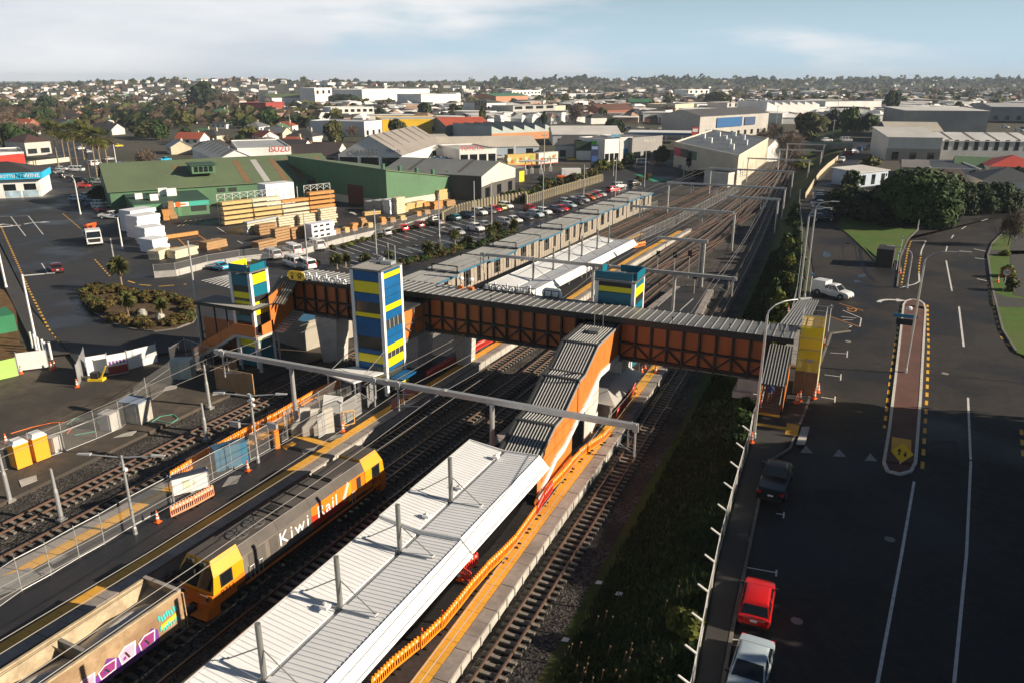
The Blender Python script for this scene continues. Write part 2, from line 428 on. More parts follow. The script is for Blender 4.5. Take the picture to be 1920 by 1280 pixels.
# --- left side: construction yard, roads, car parks (level 0)
yard = sheet('construction_yard', [(-240,-20),(-55.8,-20),(-55.6,50),(-54.5,62),(-52,72),(-60,72),(-66,66),(-69.5,58.5),(-76,51),(-90,52),(-240,80)], -0.02, DIRT)
left_road = sheet('left_road', [P(-420,420,0),P(-200,600,0),P(0,455,0),P(62,580,0),P(128,660,0),P(150,690,0),P(300,662,0),P(372,652,0),(-62,72),(-58,84),(-57,128),(-50,215),(-45,330),(-58,336),P(870,340,0),P(860,296,0),P(560,316,0),P(330,330,0),P(222,322,0),P(160,268,0),P(118,268,0),P(60,312,0),P(-250,335,0)], 0.0, ASPH)
carpark = sheet('station_car_park', [P(405,505,0),P(560,500,0),P(650,468,0),P(880,408,0),P(940,388,0),P(1130,340,0),P(1230,337,0),P(1170,392,0),P(1000,445,0),P(900,470,0),P(760,500,0),P(660,520,0),P(560,545,0),P(430,545,0)], 0.004, ASPH_WET, thick=0.1)
footp = sheet('left_footpath', [P(-10,470,0),P(-4,455,0),P(62,585,0),P(128,663,0),P(70,668,0),P(58,640,0),P(10,540,0)], 0.11, mat('footpath_asphalt',(0.05,0.048,0.046),0.8,var=0.2,scale=1.2), thick=0.15)
dirt_bank = sheet('brown_verge', [P(-60,520,0),P(8,545,0),P(30,580,0),P(36,640,0),P(60,668,0),P(20,690,0),P(-120,700,0)], 0.05, two_tone('brown_earth',(0.10,0.055,0.022),(0.17,0.10,0.04),1.0,bump=0.5))
# paint on the left roads
k = 0.008
strip('yellow_dashes', [P(-25,395,0),P(2,425,0),P(55,545,0),P(92,618,0),P(118,655,0),P(128,662,0)], 0.28, k, YEL_P, dash=(1.0,0.9))
strip('yellow_dashes', [P(178,487,0),P(206,518,0)], 0.25, k, YEL_P, dash=(1.0,1.0))
strip('yellow_dashes', [P(240,527,0),P(262,534,0),P(300,537,0),P(350,533,0)], 0.28, k, YEL_P, dash=(2.2,1.4))
strip('yellow_dashes', [P(118,401,0),P(152,430,0)], 0.25, k, YEL_P, dash=(1.0,1.0))
for a, b in (((20,406),(48,443)),((53,405),(81,440)),((78,494),(88,510)),((-10,407),(56,405))):
 strip('white_line', [P(*a,0), P(*b,0)], 0.18, k, WHITE_P)
strip('white_line', [P(207,447,0), P(213,482,0)], 0.2, k, WHITE_P)
def ground_arrow(name, u, v, ang, L, m, z=0.01, bend=0.0, fn=P):
 p = fn(u, v) if fn is not P else P(u, v, 0)
 mb = MB()
 def q(x, y):
  c, s = cos(ang), sin(ang); return (p.x + x*c - y*s, p.y + x*s + y*c, p.z + z)
 w = L*0.06
 if bend:
  prev = None; N = 6
  for i in range(N+1):
   t = i/N*pi/2; r = L*0.45
   cx = bend*(r - r*cos(t)); yy = r*sin(t)
   d = (cos(t)*w*bend, -sin(t)*w); cur = (q(cx-abs(d[0])*1.0, yy+w*sin(t)), q(cx+abs(d[0]), yy-w*sin(t)))
   if prev: mb.poly([prev[0], prev[1], cur[1], cur[0]])
   prev = cur
  x = bend*L*0.45; y = L*0.45
  mb.poly([q(x, y+L*0.16), q(x, y-L*0.16), q(x+bend*L*0.35, y)])
 else:
  mb.poly([q(-w,0), q(w,0), q(w,L*0.65), q(-w,L*0.65)]); mb.poly([q(-w*3,L*0.65), q(w*3,L*0.65), q(0,L)])
 return struct(name, mb, m)
ground_arrow('turn_arrow', 22, 424, YAW+0.25, 5.5, WHITE_P, bend=-1); ground_arrow('turn_arrow', 46, 421, YAW+0.1, 5.5, WHITE_P, bend=1)
# zebra crossing by the small lift tower
for i in range(8):
 a = P(378+i*7.2, 527+i*1.9, 0); b = P(408+i*6.2, 520.5+i*0.4, 0)
 strip('zebra_bar', [a, a+(b-a)*1.9], 0.42, 0.012, WHITE_P)
# bay lines in the station car park
def bay_lines(p0, p1, n, q0, q1):
 for i in range(n+1):
  t = i/n; a = P(p0[0]+(p1[0]-p0[0])*t, p0[1]+(p1[1]-p0[1])*t, 0); b = P(q0[0]+(q1[0]-q0[0])*t, q0[1]+(q1[1]-q0[1])*t, 0)
  strip('bay_line', [a, b], 0.14, 0.014, WHITE_P)
bay_lines((608,466),(880,410),18,(650,480),(915,420))
bay_lines((620,492),(905,434),18,(665,508),(945,444))
bay_lines((925,418),(1100,372),14,(955,425),(1125,378))
# --- right side: main road on its embankment
rr = MB()
def lerp2(a, b, n): return [(a[0]+(b[0]-a[0])*i/n, a[1]+(b[1]-a[1])*i/n) for i in range(n+1)]
LE = [(-1.6,-20),(-2.4,20),(-3.1,36),(-3.4,47.5),(-3.6,54),(-2.2,56.8),(-1.7,64),(-1.3,76),(-0.7,87.5),(1.2,89.3),(1.0,93),(-3.6,95),(-3.9,112),(-6.9,142),(-8.6,158),(-10.9,180),(-11.3,196),(-10.4,222),(-9.6,243),(-8.6,269),(-7.2,288),(-5.4,325),(-2,360)]
RE = [(26,-20),(23,20),(20.5,50),(18.4,76),(17.0,88.8),(16.7,96.5),(18.0,117.4),(20.0,139.9),(22.2,150),(25.5,161.4),(40,176)]
mb = MB()
def yl(tab, Y):
 return interp([(y, x) for x, y in tab], Y)
ys = [-20+i*2.5 for i in range(0, 69)]
def right_edge(Y):
 return yl(RE, Y) if Y <= 161 else None
for a, b in zip(ys[:-1], ys[1:]):
 if b > 150: break
 L0, L1 = yl(LE, a), yl(LE, b); R0, R1 = right_edge(a), right_edge(b)
 N = 6
 for i in range(N):
  s, t = i/N, (i+1)/N
  mb.poly([(L0+(R0-L0)*s, a, rz(a)), (L0+(R0-L0)*t, a, rz(a)), (L1+(R1-L1)*t, b, rz(b)), (L1+(R1-L1)*s, b, rz(b))])
main_road = struct('main_road', mb, ROAD_R)
def road_poly(name, pts, z, m, thick=0.0):
 mb = MB()
 if thick: mb.prism([(p[0],p[1]) for p in pts], z-thick, z, 0)
 else: mb.poly([(p[0], p[1], z) for p in pts])
 return struct(name, mb, m)
# beyond Y=147 the road splits: lane along the railway and the curve to the right
road_poly('railway_lane', [(yl(LE,150),150.02),(2.5,150.02),(0.5,160)]+[RP(u,v) for u,v in ((1567,400),(1572,350),(1590,330),(1612,300),(1650,288),(1655,272),(1600,262),(1560,270))]+[(x,y) for x,y in reversed(LE) if y > 150 and y < 330], 3.6, ROAD_R)
road_poly('curving_road', [(22.2,150.02),(25.5,161.4)]+[RP(1920,438),RP(2100,420),RP(2100,388),RP(1920,396),RP(1850,398)]+[RP(1790,406),RP(1765,412),RP(1745,420),RP(1725,430),RP(1702,450)]+[(8.2,150.02)], 3.6, ROAD_R)
# grass islands, kerbs, footpaths on the right
v_lawn = sheet('grass_verge', [(2.0,139.5),RP(1640,490),RP(1622,470),RP(1590,440),RP(1570,425),RP(1580,408),RP(1700,410),RP(1760,408),RP(1722,431),RP(1701,451),RP(1690,480),RP(1687,492),(4.0,131)], 3.72, LAWN, thick=0.3)
RKERB = [RP(1905,660),RP(1880,620),RP(1860,540),RP(1852,480),RP(1860,458),RP(1882,436),RP(1930,418)]
r_lawn = sheet('roadside_lawn', RKERB[::-1]+[RP(1905,662),RP(2000,700),RP(2200,560),RP(2200,410)], 3.74, LAWN, thick=0.3)
for a in ([RP(1858,548),RP(1888,560),RP(1930,563),RP(1930,578),RP(1885,578),RP(1862,575)], [RP(1855,470),RP(1885,472),RP(1930,472),RP(1930,478),RP(1882,480),RP(1854,481)],
   [RP(1882,436),RP(1897,450),RP(1893,480),RP(1900,555),RP(1925,560),RP(1930,440)]):
 sheet('crossing_path', a, 3.755 + 0.004*len(a)/6, mat('footpath_asphalt',(0.05,0.048,0.046),0.8), thick=0.02)
strip('kerb', RKERB, 0.22, 3.79, KERB, thick=0.25)
strip('kerb', [RP(1682,540),RP(1685,515),RP(1687,490),RP(1690,478),RP(1702,450),RP(1722,430),RP(1742,420),RP(1765,411)], 0.22, 3.76, KERB, thick=0.25)
foot_r = struct('roadside_footpath', (lambda mb: [mb.poly([(interp(FEN,a)+0.15,a,rz(a)+0.13),(yl(LE,a)-0.15,a,rz(a)+0.13),(yl(LE,b)-0.15,b,rz(b)+0.13),(interp(FEN,b)+0.15,b,rz(b)+0.13)]) for a,b in zip([-20+2*i for i in range(57)],[-18+2*i for i in range(57)])] and mb)(MB()), mat('path_asphalt',(0.042,0.039,0.037),0.75,var=0.2,scale=0.8))
strip('kerb', [(x,y) for x,y in LE if y < 90], 0.2, 0.14, KERB, rfun=rz, thick=0.25)
sheet('pram_crossing', [RP(1503,802),RP(1518,802),RP(1508,838),RP(1492,838)], 3.6+0.14, CONC, thick=0.1)
# painted lines on the right road
k = 0.012
def rline(name, uv, w, m, dash=None, dz=0.0): return strip(name, [RP(*p) for p in uv], w, k+dz, m, dash=dash, rfun=rz)
rline('white_line', ((1645,1281),(1690,1040),(1714,902)), 0.17, WHITE_P)
rline('white_line', ((1788,1290),(1812,1040),(1820,870),(1815,745)), 0.17, WHITE_P)
rline('white_line', ((1798,575),(1807,650)), 0.2, WHITE_P); rline('white_line', ((1774,489),(1785,546)), 0.2, WHITE_P)
rline('white_line', ((1773,474),(1776,462)), 0.2, WHITE_P); rline('white_line', ((1784,447),(1788,441)), 0.2, WHITE_P); rline('white_line', ((1803,430),(1811,425)), 0.2, WHITE_P)
rline('white_line', ((1840,415),(1852,411)), 0.2, WHITE_P)
rline('white_line', ((1736,452),(1728,470),(1726,480)), 0.2, WHITE_P); rline('white_line', ((1708,452),(1735,452)), 0.15, WHITE_P)
rline('white_line', ((1723,513),(1724,528),(1715,533),(1687,540)), 0.22, WHITE_P)
for a, b in (((1826,467),(1850,472)),((1828,484),(1850,487)),((1832,523),(1860,529))): rline('white_line', (a,b), 0.25, WHITE_P)
rline('yellow_dashes', ((1691,570),(1680,640),(1668,720),(1658,802)), 0.22, YEL_P, dash=(1.1,1.0))
rline('yellow_dashes', ((1739,572),(1741,650),(1738,740),(1729,880)), 0.24, YEL_P, dash=(1.1,1.0))
rline('yellow_dashes', ((1708,453),(1702,470),(1697,500),(1690,535)), 0.22, YEL_P, dash=(1.1,1.0))
rline('yellow_dashes', ((1727,478),(1724,495),(1723,512)), 0.22, YEL_P, dash=(1.1,1.0))
rline('yellow_dashes', ((1852,530),(1862,575),(1878,632),(1888,644),(1915,664)), 0.24, YEL_P, dash=(1.1,1.1))
rline('yellow_dashes', ((1915,805),(1919,860)), 0.24, YEL_P, dash=(1.1,1.0))
for a, b in (((1556,661),(1589,663)),((1546,702),(1577,706)),((1540,744),(1566,748)),((1400,1063),(1456,1073)),((1455,962),(1470,964)),((1372,1198),(1400,1200))):
 rline('bay_tick', (a,b), 0.10, WHITE_P, dz=0.004); rline('bay_tick', ((b[0],b[1]-5),(b[0]-1,b[1]+7)), 0.10, WHITE_P, dz=0.008)
for u, v in ((1512,843),(1574,850),(1633,858)):       # give-way sharks' teeth of the speed table
 a, b, c_ = RP(u-12,v+5), RP(u+12,v+6), RP(u-1,v-9); mb = MB(); mb.poly([(p.x,p.y,p.z+0.014) for p in (a,b,c_)]); struct('road_triangle', mb, mat('worn_white_paint',(.26,.26,.25),.7,var=.5,scale=4))
ground_arrow('turn_arrow', 1648, 567, 0.0, 4.5, WHITE_P, z=0.015, bend=1, fn=RP)
# disabled bays beside the stair
OR = mat('orange_paint',(0.62,0.27,0.05),0.6,var=0.2)
for pts in (((1573,569),(1619,583)),((1552,592),(1612,613)),((1612,613),(1615,597)),((1615,597),(1580,582)),((1580,600),(1600,600)),((1577,594),(1606,597))): rline('bay_line', pts, 0.12, OR if pts[0][0] in (1573,1552) else WHITE_P, dz=0.004)
rline('wheelchair_mark', ((1588,581),(1596,585),(1604,584),(1606,580),(1600,579),(1593,580),(1588,577)), 0.16, OR, dz=0.006)
rline('wheelchair_mark', ((1578,610),(1585,614),(1593,614),(1597,611),(1590,609)), 0.14, WHITE_P, dz=0.006)
# red paved traffic island
ISL = [RP(u,v) for u,v in ((1657,868),(1668,800),(1680,700),(1690,610),(1694,573),(1698,566),(1708,563),(1722,564),(1732,571),(1735,582),(1731,650),(1726,740),(1716,868),(1708,884),(1688,890),(1664,884))]
mb = MB(); n = len(ISL)
def island_strip():
 Lh = ISL[:5]; Rh = ISL[9:13][::-1]
 rows = 24; y0, y1 = ISL[0].y, ISL[4].y
 lt = sorted((p.y, p.x) for p in Lh); rt = sorted((p.y, p.x) for p in ISL[9:13])
 for i in range(rows):
  a = y0+(y1-y0)*i/rows; b = y0+(y1-y0)*(i+1)/rows
  mb.poly([(interp(lt,a),a,rz(a)+0.12),(interp(rt,a),a,rz(a)+0.12),(interp(rt,b),b,rz(b)+0.12),(interp(lt,b),b,rz(b)+0.12)])
 cap = [p for p in ISL[4:10]]; mb.poly([(p.x,p.y,rz(p.y)+0.12) for p in cap[::-1]])
 cap = [ISL[12]]+ISL[13:]+[ISL[0]]; mb.poly([(p.x,p.y,rz(p.y)+0.12) for p in cap[::-1]])
island_strip()
isl = struct('traffic_island', mb, BRICK)
WK = mat('white_painted_kerb',(0.55,0.53,0.49),0.75,var=0.2,scale=2)
strip('kerb', list(ISL)+[ISL[0]], 0.22, 0.15, WK, rfun=rz, thick=0.25)
strip('yellow_pad', [RP(1690,824),RP(1689,849)], 1.35, 0.14, TACT, rfun=rz)
# --- puddles of standing rain water
WATER = mat('rain_water',(0.02,0.025,0.03),0.02,0.0,0.0,spec=1.0)
def puddle(u, v, du, dv, fn=RP, z=0.016, seed=1):
 c = fn(u, v); r = random.Random(seed); a = fn(u+du, v)-c; b = fn(u, v-dv)-c; mb = MB()
 pts = []
 for i in range(16):
  t = 2*pi*i/16; s = r.uniform(0.65,1.15); q = c + a*cos(t)*s + b*sin(t)*s; pts.append((q.x,q.y,c.z+z))
 mb.poly(pts); struct('puddle', mb, WATER)
puddle(1549,478,8,6,seed=2); puddle(1616,517,10,3.6,seed=3); puddle(1608,528,8,3,seed=4); puddle(1588,457,6,1.2,seed=5)
# tar seams, asphalt patches and covers in the right road
TAR = mat('tar_seam',(.010,.010,.011),.5,var=.1); PAT = mat('asphalt_patch',(.020,.0185,.018),.8,var=.2,scale=2)
for i,(uv,w) in enumerate((((((1560,694),(1640,700),(1700,703))),.14),(((1790,706),(1860,711),(1925,718)),.14),(((1525,860),(1527,905),(1525,960)),.06),(((1600,445),(1606,480),(1612,505)),.12),(((1580,455),(1582,500)),.08))): rline('tar_seam',uv,w,TAR,dz=-.004)
for (u,v,du,dv) in ((1560,930,40,14),(1600,790,30,8),(1850,640,30,12),(1770,840,26,14),(1600,1100,50,20),(1860,480,20,5),(1560,470,16,6),(1880,900,30,18)):
 c = [RP(u-du,v+dv),RP(u+du,v+dv*.8),RP(u+du*.9,v-dv),RP(u-du*.8,v-dv*.9)]; mb = MB(); mb.poly([(p.x,p.y,p.z+.005) for p in c]); struct('asphalt_patch',mb,PAT)
for (u,v) in ((1494,1163),(1668,1010),(1772,700),(1590,640),(1400,1010)):
 c = RP(u,v); mb = MB(); mb.lathe([(.02,.016),(.32,.017),(.32,.0)],14,(c.x,c.y,c.z)); struct('drain_cover',mb,CONC_D)
strip('tactile_strip',[RP(1416,797),RP(1475,806)],.55,.15,TACT,rfun=rz); strip('tactile_pad',[RP(1483,818),RP(1487,797)],.95,.154,TACT,rfun=rz)
rline('tar_seam',((1612,465),(1616,495),(1625,513),(1638,526)),.5,TAR,dz=-.002)
# ------------------------------------------------------------------ rails
def line_pts(tab, y0, y1, step):
 n = max(1, int(round((y1-y0)/step))); return [(interp(tab, y0+(y1-y0)*i/n), y0+(y1-y0)*i/n) for i in range(n+1)]
def pt(uv): p = P(uv[0], uv[1], 0); return (p.y, p.x)
TA = [(-20,-39.6),(10,-37.6),(26,-36.5),(36,-35.8),(50,-34.95),(70,-34.15),(90,-33.0)]+[pt(p) for p in ((1200,507),(1300,436),(1400,365),(1450,325))]
TB = [(-20,-35.6),(20,-32.9),(36,-32.15),(50,-31.5),(70,-30.2),(90,-29.8)]+[pt(p) for p in ((1210,520),(1330,440),(1420,365),(1455,325))]
TC = [(-20,-31.2),(30,-29.3),(54,-28.2),(64,-27.7),(90,-26.6)]+[pt(p) for p in ((1225,545),(1350,450),(1440,360),(1462,325))]
TD = [(-20,-54.6),(15,-52.8),(31,-52.0),(52,-51.25),(80,-50.2),(100,-49.2),(150,-46.5),(200,-43),(270,-38),(420,-34)]
TE = [(-20,-50.2),(15,-48.7),(31,-48.1),(52,-47.4),(80,-46.6),(100,-45.8),(150,-42.4),(200,-38.6),(270,-35),(420,-32)]
TR = [(y,x) for y,x in TRK]
def far_fix(t): return t+[(420, t[-1][1]-3.5)]
TA, TB, TC = far_fix(TA), far_fix(TB), far_fix(TC)
slm = MB(); slm.box(-1.05,-0.11,-0.16,1.05,0.11,-0.02); slm.box(-0.72,-0.13,-0.05,-0.42,0.13,0.0); slm.box(0.42,-0.13,-0.05,0.72,0.13,0.0)
SLEEPER = slm.mesh('sleeper', SLEEP)
def rail_mesh(tab, off, y0, y1):
 mb = MB(); L = line_pts(tab, y0, y1, 6.0)
 for (xa,ya),(xb,yb) in zip(L[:-1],L[1:]):
  mb.hexa([(xa+off-0.065,ya,-0.02),(xa+off+0.065,ya,-0.02),(xb+off+0.065,yb,-0.02),(xb+off-0.065,yb,-0.02),
     (xa+off-0.05,ya,0.12),(xa+off+0.05,ya,0.12),(xb+off+0.05,yb,0.12),(xb+off-0.05,yb,0.12)], 0)
  mb.poly([(xa+off-0.034,ya,0.124),(xa+off+0.034,ya,0.124),(xb+off+0.034,yb,0.124),(xb+off-0.034,yb,0.124)], 1)
 return mb
def track(tab, y0, y1, ys0, ys1, bury=0.0):
 t = new('railway_track', None, None, (0,0,0)); t['kind'] = 'structure'
 for o in (-0.565, 0.565): O('rail', rail_mesh(tab, o, y0, y1), [RUST, RAILTOP], t)
 y = ys0; n = 0; far = MB()
 while y < y1:
  x = interp(tab, y); d = interp(tab, y+0.5)-interp(tab, y-0.5)
  if y < ys1 and n < 290:
   o = new('sleeper', SLEEPER, t, (x, y, -0.05-bury*(0.5+0.5*sin(y*2.1))), -d + 0.02*sin(y*7)); n += 1
  elif y < 230:
   far.box(x-1.05, y-0.11, -0.2, x+1.05, y+0.11, -0.06)
  y += 0.66
 if far.f:
  f = O('sleepers', far, SLEEP, t); f['kind'] = 'stuff'
 return t
track(TR, -14, 415, 14, 150); track(TB, -14, 415, 20, 130); track(TA, -14, 415, 26, 130); track(TC, -14, 415, 30, 120)
track(TD, -14, 415, 20, 100, 0.10); track(TE, -14, 415, 20, 90, 0.10)
# crossovers in the yard beyond the bridge
def cross(t1, t2, ya, yb):
 tab = [(ya+(yb-ya)*i/12, interp(t1, ya+(yb-ya)*i/12)*(1-sstep(0,1,i/12))+interp(t2, ya+(yb-ya)*i/12)*sstep(0,1,i/12)) for i in range(13)]
 t = new('crossover_track', None, None, (0,0,0)); t['kind'] = 'structure'
 for o in (-0.565, 0.565): O('rail', rail_mesh(tab, o, ya, yb), [RUST, RAILTOP], t)
cross(TB, TC, 118, 160); cross(TC, TB, 170, 215); cross(TA, TB, 150, 200); cross(TC, TR, 165, 240); cross(TR, TC, 262, 330); cross(TB, TC, 225, 280)
# ------------------------------------------------------------------ platforms
PRR = [(-20,-15.7),(28,-16.0),(45,-16.2),(78,-16.25),(100,-16.9),(112,-17.6)]          # right edge of the near island
PRL = [(-20,-28.9),(30,-27.2),(54,-26.0),(78,-24.9),(100,-24.0),(112,-23.2)]
PLR = [(-20,-40.4),(19,-38.1),(27,-37.6),(44,-36.7),(55,-36.4),(63,-35.8),(80,-34.9),(91,-34.2)]+[(P(1190,490,.75).y,P(1190,490,.75).x),(P(1300,427,.75).y,P(1300,427,.75).x)]
PLL = [(-20,-48.8),(24,-46.4),(32,-46.0),(52,-45.6),(80,-44.9),(100,-44.0),(147,-40.3),(162,-38.7)]
def platform(name, left, right, y0, y1):
 root = new(name, None, None, (0,0,0)); root['kind'] = 'structure'
 mb = MB(); L = [(interp(left,y),y) for y in [y0+(y1-y0)*i/40 for i in range(41)]]; Rr = [(interp(right,y),y) for y in [y0+(y1-y0)*i/40 for i in range(41)]]
 for i in range(40):
  a, b, c, d = L[i], Rr[i], Rr[i+1], L[i+1]; w = 0.8
  mb.hexa([(a[0]+w,a[1],-0.3),(b[0]-w,b[1],-0.3),(c[0]-w,c[1],-0.3),(d[0]+w,d[1],-0.3),(a[0]+w,a[1],0.75),(b[0]-w,b[1],0.75),(c[0]-w,c[1],0.75),(d[0]+w,d[1],0.75)])
 O('deck', mb, PLAT, root)
 return root
def edge_blocks(root, tab, side, y0, y1, L=1.22, coat=COPING, h=0.9):
 """coping slabs along a platform edge with a battered face wall under them, each slab a part"""
 y = y0; n = 0; far = MB(); wall = MB()
 while y < y1:
  a, b = interp(tab, y), interp(tab, min(y1, y+L-0.03)); e = min(y1, y+L-0.03)
  mb = MB(); j = 0.012*sin(n*3.7)
  xa0, xb0 = a-side*0.8, b-side*0.8
  lo = lambda p, q: (p, q) if p < q else (q, p)
  xs = (xa0, a+side*(0.06+j), b+side*(0.06+j), xb0) if side > 0 else (a+side*(0.06+j), xa0, xb0, b+side*(0.06+j))
  mb.hexa([(xs[0],y,0.58),(xs[1],y,0.58),(xs[2],e,0.58),(xs[3],e,0.58),(xs[0],y,0.756+j),(xs[1],y,0.756+j),(xs[2],e,0.756+j),(xs[3],e,0.756+j)])
  if n < 90 and y > 10: O('coping_slab', mb, coat, root)
  else: far.add(mb)
  xs = (a-side*0.6, a-side*0.10, b-side*0.10, b-side*0.6) if side > 0 else (a-side*0.10, a-side*0.6, b-side*0.6, b-side*0.10)
  wall.hexa([(xs[0],y,-0.3),(xs[1],y,-0.3),(xs[2],e+0.03,-0.3),(xs[3],e+0.03,-0.3),(xs[0],y,0.575),(xs[1],y,0.575),(xs[2],e+0.03,0.575),(xs[3],e+0.03,0.575)])
  wall.box(xs[1]-0.05 if side > 0 else xs[0]-0.05, y+0.5, -0.3, xs[1]+0.06 if side > 0 else xs[0]+0.05, y+0.62, 0.57)
  if n < 90 and y > 10: n += 1
  y += L
 if far.f: o = O('coping', far, coat, root); o['kind'] = 'stuff'
 O('face_wall', wall, CONC, root)
def tactile(root, tab, o0, o1, y0, y1, L=0.9, gaps=()):
 y = y0; n = 0; far = MB()
 while y < y1:
  if not any(a < y < b for a, b in gaps):
   e = y+L-0.02; a, b = interp(tab, y), interp(tab, e); z = 0.762+0.004*sin(n*2.3)
   p, q = min(o0, o1), max(o0, o1); mb = MB()
   mb.hexa([(a+p,y,0.70),(a+q,y,0.70),(b+q,e,0.70),(b+p,e,0.70),(a+p,y,z),(a+q,y,z),(b+q,e,z),(b+p,e,z)])
   if n < 100 and y > 10: O('tactile_paver', mb, TACT, root); n += 1
   else: far.add(mb)
  y += L
 if far.f: o = O('tactile_pavers', far, TACT, root); o['kind'] = 'stuff'
pr_ = platform('station_platform', PRL, PRR, -20, 112)
edge_blocks(pr_, PRR, 1, -20, 112); edge_blocks(pr_, PRL, -1, -20, 112)
tactile(pr_, PRR, -1.72, -0.83, -20, 86)
pl_ = platform('station_platform', PLL, PLR, -20, 160)
edge_blocks(pl_, PLR, 1, -20, 160); edge_blocks(pl_, PLL, -1, -20, 160)
tactile(pl_, PLR, -1.72, -0.83, -20, 156); tactile(pl_, PLL, 0.83, 1.72, -20, 52); tactile(pl_, PLL, 0.83, 1.72, 84, 150)
def flat(name, pts, z, m, parent=None):
 mb = MB(); mb.prism([(p[0],p[1]) for p in pts], z-0.03, z); o = struct(name, mb, m, parent); return o
# yellow guide path across the left platform, pale inspection covers
flat('guide_path', [P(545,817,.75),P(553,812,.75),P(628,832,.75),P(622,840,.75)], 0.775, TACT, pl_)
flat('guide_path', [P(528,837,.75),P(548,828,.75),P(556,831,.75),P(536,842,.75)], 0.775, TACT, pl_)
COVER = mat('service_cover', (0.26,0.25,0.235), 0.75, var=0.2, scale=3)
for pts in (((430,893),(452,890),(444,905),(416,912)),((622,817),(647,811),(640,820),(617,825)),((565,842),(594,838),(588,845),(568,850)),((88,1050),(115,1038),(128,1040),(98,1057)),((70,1072),(92,1060),(102,1066),(78,1077)),((-10,1085),(55,1063),(75,1078),(30,1105),(-20,1120))):
 flat('service_cover', [P(u,v,.75) for u,v in pts], 0.772, COVER, pl_)
flat('guide_path', [P(1100,814,.75),P(1113,797,.75),P(1118,799,.75),P(1106,818,.75)], 0.775, TACT, pr_)
for pts in (((1140,702),(1152,701),(1145,710),(1131,711)),((1125,722),(1140,718),(1132,728),(1118,730)),((1083,853),(1096,842),(1098,847),(1086,858))):
 flat('service_cover', [P(u,v,.75) for u,v in pts], 0.772, COVER, pr_)
PWHITE = mat('platform_line', (0.5,0.5,0.48), 0.7, var=0.2)
strip('platform_line', [P(1233,575,.75), P(1263,549,.75)], 0.15, 0.765, PWHITE); strip('platform_line', [P(1275,583,.75), P(1300,560,.75)], 0.15, 0.765, PWHITE)
# ------------------------------------------------------------------ steel and cladding materials
STEEL = mat('galvanised_steel', (0.50,0.51,0.51), 0.45, 0.55, var=0.12, scale=2)
STEEL_D = mat('grey_painted_steel', (0.19,0.195,0.185), 0.5, 0.2, var=0.12)
FRAME = mat('dark_bridge_steel', (0.018,0.017,0.017), 0.55, 0.1, var=0.2)
COR = mat('rust_orange_panel', (0.38,0.105,0.022), 0.5, var=0.10, scale=1.3, var2=0.12, scale2=0.3)
COR_B = mat('bright_orange_panel', (0.62,0.185,0.035), 0.5, var=0.08, scale=1.2, var2=0.10, scale2=0.3)
ROOF_G = mat('grey_ribbed_roof', (0.185,0.185,0.18), 0.5, 0.3, var=0.14, scale=1.5, var2=0.14, scale2=0.3)
ROOF_R = mat('roof_rib', (0.34,0.335,0.32), 0.45, 0.3, var=0.1)
RAKE = mat('pale_roof_rib', (0.46,0.46,0.45), 0.5, 0.1, var=0.08)
ROOF_D = mat('charcoal_roof', (0.055,0.058,0.060), 0.5, 0.2, var=0.12)
BLUE = mat('blue_panel', (0.008,0.105,0.28), 0.4, var=0.1, spec=0.3, scale2=.5, var2=.12)
TEAL = mat('teal_panel', (0.004,0.145,0.215), 0.35, var=0.06)
YEL = mat('yellow_panel', (0.86,0.72,0.012), 0.35, var=0.05)
WHITE = mat('white_paint', (0.78,0.78,0.76), 0.5, var=0.06, scale=2)
WROOF = mat('white_ribbed_roof', (0.78,0.79,0.80), 0.5, var=0.05, scale=1.2, var2=0.05, scale2=0.25)
GLASS = glassy('dark_glass', (0.010,0.013,0.015), 0.05)
GLASSG = glassy('grey_glass', (0.05,0.055,0.05), 0.1)
BLACK = mat('black_rubber', (0.012,0.012,0.012), 0.7, var=0.1)
CONC_P = mat('pale_concrete', (0.50,0.48,0.45), 0.85, var=0.14, scale=1.0, bump=0.1, var2=0.12, scale2=0.3)
PLY = mat('plywood', (0.33,0.20,0.10), 0.8, var=0.15, scale=2.0, var2=0.15, scale2=0.5)
